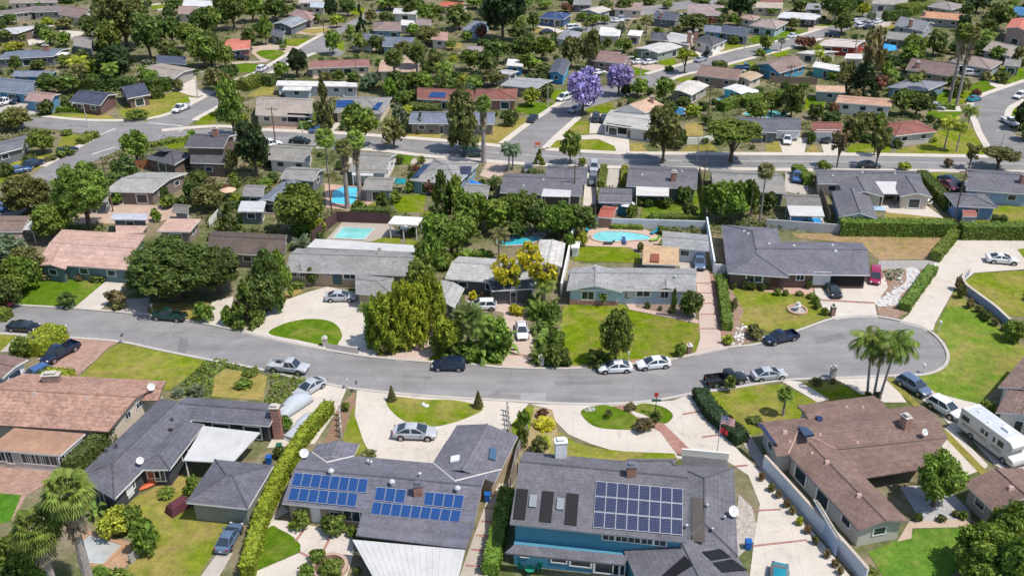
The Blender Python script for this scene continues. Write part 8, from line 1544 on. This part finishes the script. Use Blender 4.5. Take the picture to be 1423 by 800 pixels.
for u, v in ((.06, .08), (.94, .08), (.94, .92), (.06, .92), (.5, .08)):
    a, e1, e2, z = pv.W[0]; p = a + e1 * u + e2 * v; q = MB(); q.box((p.x, p.y, 0), .18, .18, 2.59); q.obj('post', WHT, parent=pv.root)
table_set('n1', (735, 370), 'pale round table under the white flat pavilion'); table_set('n3', (880, 225), 'pale round table by the slate pergola', 1.1); table_set('b2', (120, 790), 'small patio table at the foot of the blue walled house', .5, (.02, .25, .16), 3)
umbrella('n2', (620, 285), 1.5, 2.5, (.62, .64, .68), 'white and blue patio umbrella beside the slate garage'); umbrella('u2', (1245, 178), 1.9, 2.7, (.62, .64, .68), 'white umbrella canopy beside the teal poolside house'); umbrella('n0', (1160, 210), 1.5, 2.4, (.60, .40, .28), 'peach umbrella in the cluttered yard right of the little shed')
def lounger(t, p, rz, col, label):
    B = gp(t, *p); r = empty('lounge_chair', B); r.rotation_euler.z = rz; m = MB(); m.box((-.2, 0, .3), 1.3, .6, .08); m.obj('seat', mat_plain(col, .6), parent=r); b = MB(); b.add([(.45, -.3, .3), (.45, .3, .3), (.95, .3, .75), (.95, -.3, .75), (.47, -.3, .24), (.47, .3, .24), (1.0, .3, .7), (1.0, -.3, .7)], [(0, 1, 2, 3), (7, 6, 5, 4), (0, 4, 5, 1), (1, 5, 6, 2), (2, 6, 7, 3), (3, 7, 4, 0)]); b.obj('backrest', mat_plain(col, .6), parent=r)
    for x in (-.8, .4):
        for y in (-.27, .27): q = MB(); q.box((x, y, 0), .06, .06, .3); q.obj('leg', mat_plain((.3, .3, .3), .5), parent=r)
    return tag(r, label, 'lounge chair', 'lounge chairs by the oval pool')
lounger('n2', (425, 365), 1.2, (.02, .25, .33), 'teal lounge chair at the left end of the oval pool'); lounger('n2', (760, 380), .8, (.02, .25, .33), 'teal lounge chair at the right end of the oval pool'); lounger('n2', (608, 428), 1.6, (.03, .07, .2), 'navy lounge chair on the near edge of the oval pool'); lounger('n2', (530, 435), 0, (.05, .05, .05), 'black lounge chair on the near edge of the oval pool'); lounger('n2', (762, 418), .4, (.2, .4, .05), 'green lounge chair beside the tan flat patio room')
rocks('n2', [(0, 380), (60, 355), (220, 350), (235, 395), (190, 392), (30, 386)], 26, 'pale boulder in the rock rim of the blue backyard pool', .5, 1.5, (.5, .48, .44), 'boulder', 'boulders round the rock edged pool')
rocks('n3', [(790, 560), (865, 560), (870, 612), (775, 695), (770, 740), (660, 752), (645, 718), (725, 665)], 60, 'pale rock lying in the dry creek bed by the cul de sac', .2, .65, (.62, .6, .58)); rocks('m2', [(1190, 250), (1230, 262), (1200, 370), (1140, 366), (1170, 300)], 34, 'white rock in the bed between the pink drive and dry lawn', .2, .6, (.66, .65, .63), group='white rocks by the pink drive'); rocks('b2', [(370, 32), (415, 18), (425, 28), (380, 45)], 8, 'grey rock at the tip of the half moon lawn', .3, .6, (.42, .4, .38), group='rocks on the half moon lawn'); rocks('b0', [(160, 700), (210, 720), (200, 800), (160, 800)], 7, 'tan rock between the fan palm trunks', .4, .9, (.45, .38, .3), group='rocks under the fan palms'); rocks('m1', [(815, 655), (850, 655), (900, 680), (890, 690), (820, 672)], 2, 'white stone on the oval front lawn', .5, .7, (.66, .66, .64), group='white stones on the oval lawn')
# round stone fountain on the dry lawn
B = gp('m3', 247, 188); fr = empty('fountain', B); m = MB(); n = 28; V = []
for r_, z in ((1.45, 0), (1.45, .3), (1.15, .3), (1.15, .1)): V += [(r_ * math.cos(6.2832 * i / n), r_ * math.sin(6.2832 * i / n), z) for i in range(n)]
m.add(V, [(k * n + i, k * n + (i + 1) % n, (k + 1) * n + (i + 1) % n, (k + 1) * n + i) for k in range(3) for i in range(n)]); m.obj('basin', mat_conc((.45, .30, .22)), parent=fr)
m = MB(); m.lathe((0, 0, 0), [(.35, .05), (.3, .15), (.12, .3), (.1, .7), (.5, .85), (.55, .95), (.1, .96), (.08, 1.2), (.28, 1.3), (.3, 1.36), (.06, 1.38), (.05, 1.55)], 18); m.obj('pedestal', mat_conc((.58, .57, .54)), parent=fr); m = MB(); m.lathe((0, 0, .09), [(1.14, 0), (1.14, .01)], 24); m.obj('pebbles', mat_dirt((.5, .48, .45), (.25, .22, .2), 5), parent=fr); tag(fr, 'small stone fountain in a round basin on the dry lawn', 'fountain')
# circular brick planter bottom centre
B = gp('b1', 330, 765); pr = empty('planter', B); m = MB(); V = []
for r_, z in ((1.75, 0), (1.75, .45), (1.4, .45), (1.4, .1)): V += [(r_ * math.cos(6.2832 * i / n), r_ * math.sin(6.2832 * i / n), z) for i in range(n)]
m.add(V, [(k * n + i, k * n + (i + 1) % n, (k + 1) * n + (i + 1) % n, (k + 1) * n + i) for k in range(3) for i in range(n)]); m.obj('rim', mat_conc((.45, .33, .26)), parent=pr); m = MB(); m.lathe((0, 0, .1), [(1.39, 0), (1.39, .2)], 24); m.obj('soil', mat_dirt((.12, .08, .05), (.2, .14, .1)), parent=pr); tag(pr, 'round raised planter in the bottom centre courtyard', 'planter')
mailbox('m1', (335, 365), 'white pillar mailbox on the bright half moon lawn', True, 1.2, (.6, .6, .6)); mailbox('m2', (937, 402), 'brick pillar mailbox at the corner of the wide lawn', True); mailbox('m2', (190, 462), 'stone pillar mailbox below the banana plants', True, 1.2); mailbox('m3', (423, 212), 'brick pillar with a lantern at the corner of the dry lawn', True, 1.5, (.1, .09, .08)); mailbox('m3', (423, 528), 'stone pillar mailbox at the front of the brown roofed house', True, 1.6, (.6, .58, .55)); mailbox('m3', (882, 504), 'small post mailbox at the end of the cul de sac'); mailbox('m3', (960, 298), 'white lantern mailbox at the foot of the concrete drive', False, 1.6); mailbox('m0', (625, 352), 'dark post mailbox at the end of the brick drive', False, 1.2, (.08, .08, .09)); mailbox('m0', (345, 322), 'white post mailbox beside the square clipped hedge', False, 1.6, (.6, .62, .65)); mailbox('m1', (448, 582), 'metal post mailbox at the corner of the curved drive', False, 1.2, (.4, .4, .4)); mailbox('m1', (495, 600), 'black post mailbox at the tip of the flower bed', False, 1.4, (.1, .1, .1)); mailbox('m0', (772, 195), 'white post mailbox under the giant oak', False, 1.1); mailbox('m2', (630, 440), 'grey post mailbox behind the two white sedans', False, 1.1, (.5, .5, .5))
# red flagged mailbox / lantern post on the half moon lawn
H, B = h_from_top('m2', (765, 712), (765, 600)); r = empty('lantern_post', B); m = MB(); m.tube((0, 0, 0), (0, 0, H * .8), .06, .045); m.obj('post', mat_plain((.03, .06, .05), .5), parent=r); m = MB(); m.box((0, 0, H * .6), 1.1, .08, .3); m.obj('name_board', mat_plain((.04, .14, .10), .5), parent=r); m = MB(); m.box((-.05, 0, H * .82), .5, .1, .55, 0, top=(.8, 1)); m.obj('red_plaque', mat_plain((.5, .05, .04), .5), parent=r); tag(r, 'green sign post with a red top on the half moon lawn', 'sign post')
# flagpole
H, B = h_from_top('b2', (985, 250), (1012, 52)); r = empty('flagpole', B); m = MB(); m.tube((0, 0, 0), (0, 0, H), .06, .035); m.obj('pole', mat_plain((.6, .6, .6), .3, .05, .5, .6), parent=r); m = MB(); m.lathe((0, 0, H), [(.02, 0), (.09, .07), (.02, .15)], 10); m.obj('finial', mat_plain((.6, .45, .1), .3, .05, .5, .8), parent=r)
def flag(z0, L, h, mats, fn, name, droop):
    m = MB(); nx, nz = 24, 13; V = []
    for i in range(nx + 1):
        for j in range(nz + 1):
            u, v = i / nx, j / nz; V.append((.05 + L * u * .82, .16 * math.sin(u * 7 + v) * u, z0 - h * v - droop * u * u))
    for i in range(nx):
        for j in range(nz): m.add([V[a] for a in (i * (nz + 1) + j, (i + 1) * (nz + 1) + j, (i + 1) * (nz + 1) + j + 1, i * (nz + 1) + j + 1)], [(0, 1, 2, 3)], fn(i / nx, j, nx, nz, i))
    return m.obj(name, *mats, parent=r)
fm = [mat_plain((.45, .025, .04), .7), mat_plain((.72, .71, .7), .7), mat_plain((.03, .04, .16), .7)]
flag(H - .15, 1.9, 1.15, fm, lambda u, j, nx, nz, i: ((1 if (i % 2 == 0 and j % 2 == 1) else 2) if (u < .42 and j < 7) else (0 if j % 2 == 0 else 1)), 'flag', .55); flag(H - 1.75, 1.1, .75, fm, lambda u, j, nx, nz, i: 0, 'pennant', .5); tag(r, 'flagpole flying a striped stars flag over a red pennant beside the drive', 'flagpole')
bin_('b1', (48, 280), (.02, .12, .42), 'blue bin beside the long yellow green hedge'); bin_('b1', (95, 225), (.03, .16, .10), 'green bin nearest the long yellow green hedge'); bin_('b1', (1058, 452), (.02, .14, .5), 'blue bin on the brick banded side path'); bin_('n3', (1090, 400), (.02, .14, .08), 'dark green bin at the corner of the wide concrete drive'); bin_('b2', (1130, 672), (.02, .14, .5), 'blue bin in the pebble bed beside the blue house')
# kayak on the grass
B = gp('b0', 685, 388); m = MB(); V = []; L = 3.2; ns = 12
for i in range(ns + 1):
    x = (i / ns - .5) * L; w = .38 * (1 - (abs(x) / (L / 2)) ** 2.2) + .01
    for a in range(8): V.append((x, w * math.cos(6.2832 * a / 8), .22 + .2 * math.sin(6.2832 * a / 8) * (w / .39)))
m.add(V, [(i * 8 + a, i * 8 + (a + 1) % 8, (i + 1) * 8 + (a + 1) % 8, (i + 1) * 8 + a) for i in range(ns) for a in range(8)]); k = m.obj('kayak', mat_plain((.55, .12, .05), .4), smooth=True); k.location = B; k.rotation_euler.z = .7; tag(k, 'orange kayak lying beside the slate grey house', 'kayak')
m = MB(); m.box((0, 0, 0), 2.6, 1.4, .9, 0, top=(.8, .75)); m.box((0, 0, .9), 2.0, 1.0, .25, 0, top=(.7, .7)); o = m.obj('covered_trailer', mat_plain((.10, .03, .04), .7)); o.location = gp('b0', 830, 490); o.rotation_euler.z = .9; tag(o, 'maroon covered trailer beside the square grey garage', 'trailer')
# picket/iron gate posts near the curved drive
for t, pts, l in (('b1', [(375, 60), (382, 160)], 'white gate fence left of the curved drive'), ('b1', [(1150, 40), (1160, 130)], 'white gate fence right of the curved drive')):
    P = [gp(t, *p) for p in pts]; r = empty('gate_fence', P[0]); d = P[1] - P[0]
    for i in range(5): q = MB(); c = d * i / 4; q.box((c.x, c.y, 0), .2, .2, 1.6); q.obj('post', mat_plain((.5, .47, .43), .7), parent=r)
    for z in (.5, 1.1): q = MB(); q.tube((0, 0, z), (d.x, d.y, z), .05); q.obj('rail', mat_plain((.5, .47, .43), .7), parent=r)
    tag(r, l, 'fence')
# iron fence by the white patio cover
P = [gp('b1', 440, 690), gp('b1', 560, 800)]; r = empty('railing', P[0]); d = P[1] - P[0]; iron = mat_plain((.12, .12, .13), .5)
for i in range(26): q = MB(); c = d * i / 25; q.box((c.x, c.y, 0), .04, .04, 1.2); (q.obj('bar', iron, parent=r))
for z in (.1, 1.15): q = MB(); q.tube((0, 0, z), (d.x, d.y, z), .03); q.obj('rail', iron, parent=r)
tag(r, 'dark iron railing beside the white ribbed patio cover', 'railing')
# poles
utility_pole('u0', (572, 742), (525, 488), 'wooden utility pole beside the large grey low roof at the left'); utility_pole('u3', (1035, 808), (1088, 528), 'tallest utility pole at the right beside the concrete drive hedge'); utility_pole('u2', (355, 690), (358, 505), 'wooden utility pole in front of the slate house with a white patio'); utility_pole('u1', (85, 410), (50, 215), 'utility pole at the main road by the red brick drive', rz=0); utility_pole('u1', (370, 770), (350, 560), 'wooden pole beside the blue covered pool', False); utility_pole('u2', (1030, 290), (1036, 105), 'utility pole right of the round yellow green shrub'); utility_pole('u2', (1012, 580), (1022, 415), 'slim pole at the main road beside the spreading tree', False, .1); utility_pole('u3', (200, 130), (205, 0), 'utility pole at the top above the dense dark tree'); utility_pole('n3', (1290, 430) if False else (-10, 420), (20, 150), 'slim pole beside the charcoal roof and dense trees', False, .1); utility_pole('t3', (1215, 560), (1225, 435), 'utility pole behind the blue gabled house'); utility_pole('t4', (300, 385), (305, 265), 'utility pole beside the pale house with red walls'); utility_pole('u1', (500, 160), (498, -30), 'slim pole beside the white flat garden pavilion', False, .1); utility_pole('t1', (810, 240), (805, 120), 'utility pole at the end of the cross street', True)
POLES = [o for o in bpy.data.objects if o.type == 'EMPTY' and o.name.startswith('utility_pole') and any(c.name.startswith('crossarm') for c in o.children)]
def top_of(o): return o.location + Vector((0, 0, max(c.bound_box[1][2] for c in o.children if c.name.startswith('pole')) - .25))
pt = [top_of(o) for o in POLES]
def cable(p, q, label):
    m = MB(); n = 14; pr = None
    for i in range(n + 1):
        u = i / n; c = p.lerp(q, u) - Vector((0, 0, 1.1 * 4 * u * (1 - u)))
        if pr: m.tube(pr, c, .028, n=4)
        pr = c
    tag(m.obj('power_line', mat_plain((.05, .05, .05), .6)), label, 'power line')
if len(pt) > 2:
    cable(pt[0], pt[2], 'thin overhead wire from the left utility pole to the pole at the slate house'); cable(pt[2], pt[1], 'thin overhead wire from the slate house pole to the tall right pole'); cable(pt[1], pt[1] + Vector((60, 6, 0)), 'thin overhead wire leaving the tall right pole to the right edge')
street_lamp('u2', (222, 218), (222, 75), 'grey street lamp left of the larger jacaranda', 1.8, -1); street_lamp('t3', (920, 335), (928, 185), 'grey street lamp on the lawn of the slate hip house'); street_lamp('t3', (236, 505), (236, 345), 'grey street lamp right of the smaller jacaranda', 1.8, 1); street_lamp('u0', (446, 318), (437, 200), 'thin street lamp at the crossing on the left'); street_lamp('u0', (1000, 165), (988, 42), 'thin street lamp beside the tan winged house', 1.8, 1); street_lamp('u2', (975, 498), (980, 362), 'thin street lamp between the two big street trees', 1.8, 1); street_lamp('u1', (225, 395), (222, 290), 'thin street lamp by the red brick drive on the main road', 1.6, 1); street_lamp('t2', (1000, 240), (1000, 90), 'thin street lamp beside the navy roofed house', 1.6, 1); street_lamp('t4', (165, 165), (172, 40), 'thin street lamp behind the round dense tree at the top right', 1.6, -1); street_lamp('u3', (1278, 410), (1285, 340), 'thin street lamp on the corner of the right hand street', 1.4, -1)
# traffic barrier / orange sign at side street mouth
B = gp('u2', 172, 418); r = empty('traffic_barrier', B); m = MB(); m.box((0, 0, .5), 1.2, .06, .6); m.obj('board', mat_plain((.6, .16, .05), .6), parent=r)
for x in (-.5, .5): q = MB(); q.box((x, 0, 0), .08, .5, .5); q.obj('leg', mat_plain((.5, .2, .1), .6), parent=r)
tag(r, 'orange road barrier at the mouth of the side street', 'barrier')
# tarps and trampolines far off
for t, q, z, col, l in (('u1', [(1050, 630), (1135, 632), (1125, 600), (1070, 580)], 1.6, (.02, .20, .62), 'blue tarp stretched beside the small grey shed roof'), ('t4', [(495, 340), (590, 330), (575, 300), (500, 290)], 2.2, (.03, .30, .7), 'blue canopy behind the tall reddish conifer'), ('n3', [(630, 262), (693, 264), (690, 245), (628, 240)], 2.2, (.34, .45, .62), 'pale blue canopy beside the blue garage with slate gable'), ('u1', [(685, 600), (735, 602), (745, 575), (690, 572)], 2.0, (.01, .22, .24), 'teal boat canopy beside the taupe pool house')):
    P = [gp(t, *p, z) for p in q]; r = empty('canopy', (P[0].x, P[0].y, 0)); m = MB(); c = sum(P, Vector()) / 4 + Vector((0, 0, .4)); rel = lambda p: (p.x - P[0].x, p.y - P[0].y, p.z)
    m.add([rel(p) for p in P] + [rel(c)], [(0, 1, 4), (1, 2, 4), (2, 3, 4), (3, 0, 4)]); m.add([(rel(p)[0], rel(p)[1], p.z - .06) for p in P], [(3, 2, 1, 0)]); m.obj('sheet', mat_plain(col, .6), parent=r)
    for p in P: b = MB(); b.box((p.x - P[0].x, p.y - P[0].y, 0), .06, .06, z - .06); b.obj('post', mat_plain((.5, .5, .5), .5), parent=r)
    tag(r, l, 'canopy')
# ------------------------------------------------------------------ labels that single each thing out
used = set()
for o in bpy.data.objects:
    if o.parent is None and 'label' in o: used.add(o['label'])
cnt = {}
for h in HOUSES: cnt[h.desc] = cnt.get(h.desc, 0) + 1
ANCH = [(h.px[0], h.px[1], 'the ' + h.desc) for h in HOUSES if cnt[h.desc] == 1 and len(h.desc.split()) <= 8]
ANCH += [(430, 480, 'the silver pickup on the street'), (1210, 480, 'the cul de sac'), (1106, 431, 'the round stone fountain'), (857, 507, 'the white sedans at the kerb'), (1380, 610, 'the motorhome'), (455, 790, 'the round planter'), (997, 600, 'the flagpole'), (480, 325, 'the fenced rectangular pool'), (860, 330, 'the oval pool'), (810, 150, 'the larger jacaranda'), (205, 185, 'the left road crossing')]
def rel(x, y, a):
    dx, dy = x - a[0], y - a[1]
    if abs(dx) > abs(dy) * 1.3: return ('left of ' if dx < 0 else 'right of ') + a[2]
    return ('behind ' if dy < 0 else 'in front of ') + a[2]
def short(s): return ' '.join(s.split())
def words(s): return len(s.split())
def unique(stem, x, y, skip=None):
    A = sorted([a for a in ANCH if a[2] != skip], key=lambda a: (a[0] - x) ** 2 + 2.2 * (a[1] - y) ** 2)[:8]
    for a in A:
        s = short(stem + ' ' + rel(x, y, a))
        if s not in used and 4 <= words(s) <= 16: used.add(s); return s
    for a in A:
        for b in A:
            if a is b: continue
            s = short(stem + ' ' + rel(x, y, a) + ' and ' + rel(x, y, b))
            if s not in used and words(s) <= 16: used.add(s); return s
    for a in A:
        for adj in ('smaller', 'farther', 'nearer', 'taller', 'lower', 'second', 'third', 'fourth'):
            s = short(adj + ' ' + stem + ' ' + rel(x, y, a))
            if s not in used and words(s) <= 16: used.add(s); return s
    return stem
for h in HOUSES:
    if 'category' not in h.root: h.root['category'] = 'house'
    if h.label: h.root['label'] = h.label; continue
    s = h.desc
    h.root['label'] = unique(s, *h.px, skip='the ' + h.desc); h.root['group'] = 'suburban houses along the streets'
KW = {'topiary': 'clipped cone shrub', 'tree': 'leafy tree', 'oak': 'spreading tree', 'shrub': 'shrub', 'cone': 'pointed conifer', 'column': 'upright tree', 'plume': 'feathery bamboo clump', 'umbrella': 'flat topped tree', 'sparse': 'open branched tree', 'fan': 'fan palm', 'skirtfan': 'skirted fan palm', 'feather': 'feather palm', 'date': 'spiky date palm', 'sago': 'spiky rosette plant', 'banana': 'broad leaved tropical plant', 'hedge': 'hedge'}
GRP = {'tree': 'leafy trees of the neighbourhood', 'shrub': 'garden shrubs', 'palm': 'palm trees of the neighbourhood', 'hedge': 'clipped hedges', 'plant': 'tropical garden plants', 'bamboo': 'bamboo clumps'}
for t_ in TREES:
    o, k = t_['o'], t_['kind']
    cat = t_['cat'] or {'shrub': 'shrub', 'fan': 'palm tree', 'skirtfan': 'palm tree', 'feather': 'palm tree', 'date': 'palm tree', 'sago': 'plant', 'banana': 'plant', 'hedge': 'hedge', 'plume': 'bamboo'}.get(k, 'tree')
    if cat == 'tree' or cat == 'shrub': size = ('small ' if t_['H'] < (1.3 if cat == 'shrub' else 4.5) else '' if t_['H'] < (2.5 if cat == 'shrub' else 8) else 'large ')
    else: size = ''
    lab = t_['label'] or unique(size + CW[t_['c']] + ' ' + KW[k], *t_['px'])
    tag(o, lab, cat, t_['group'] or GRP[{'palm tree': 'palm'}.get(cat, cat)])
for c in CARS:
    lab = c['label'] or unique({'green': 'dark green', 'steel': 'blue grey', 'ltblue': 'light blue'}.get(c['c'], c['c']) + ' ' + {'suv': 'boxy car', 'van': 'van', 'pickup': 'pickup truck', 'sedan': 'sedan', 'coupe': 'coupe'}[c['kind']], *c['px'])
    tag(c['o'], lab, c['cat'], c['group'])
# ------------------------------------------------------------------ light, sky, camera
sun_dir = Vector((math.cos(rad(62)) * math.cos(rad(-24)), math.cos(rad(62)) * math.sin(rad(-24)), math.sin(rad(62))))
L = bpy.data.lights.new('sun', 'SUN'); L.energy = 4.2; L.angle = rad(.53); L.color = (1.0, .94, .86)
lo = bpy.data.objects.new('sun', L); COL.objects.link(lo); lo.rotation_euler = sun_dir.to_track_quat('Z', 'Y').to_euler(); lo.location = (60, 40, 120)
W = bpy.data.worlds.new('World'); SC.world = W; W.use_nodes = True; nt = W.node_tree; nt.nodes.clear()
sk = nt.nodes.new('ShaderNodeTexSky'); sk.sky_type = 'NISHITA'; sk.sun_disc = False; sk.sun_elevation = rad(62); sk.sun_rotation = math.atan2(sun_dir.x, sun_dir.y)
bg = nt.nodes.new('ShaderNodeBackground'); bg.inputs[1].default_value = .15; ow = nt.nodes.new('ShaderNodeOutputWorld'); nt.links.new(sk.outputs[0], bg.inputs[0]); nt.links.new(bg.outputs[0], ow.inputs[0])
cd = bpy.data.cameras.new('camera'); co = bpy.data.objects.new('camera', cd); COL.objects.link(co); co.location = CAM; co.rotation_euler = (math.pi / 2 - TH, 0, 0)
cd.sensor_width = 36; cd.lens = 36 * F / 1423; cd.clip_end = 5000; cd.clip_start = 1; SC.camera = co
SC.view_settings.view_transform = 'Standard'; SC.view_settings.look = 'None'; SC.view_settings.exposure = 0.12; SC.view_settings.gamma = 1.0; SC.view_settings.use_curve_mapping = False
SC.cycles.use_denoising = True; SC.cycles.max_bounces = 5; SC.cycles.diffuse_bounces = 3; SC.cycles.glossy_bounces = 2; SC.cycles.transmission_bounces = 2; SC.cycles.sample_clamp_indirect = 4
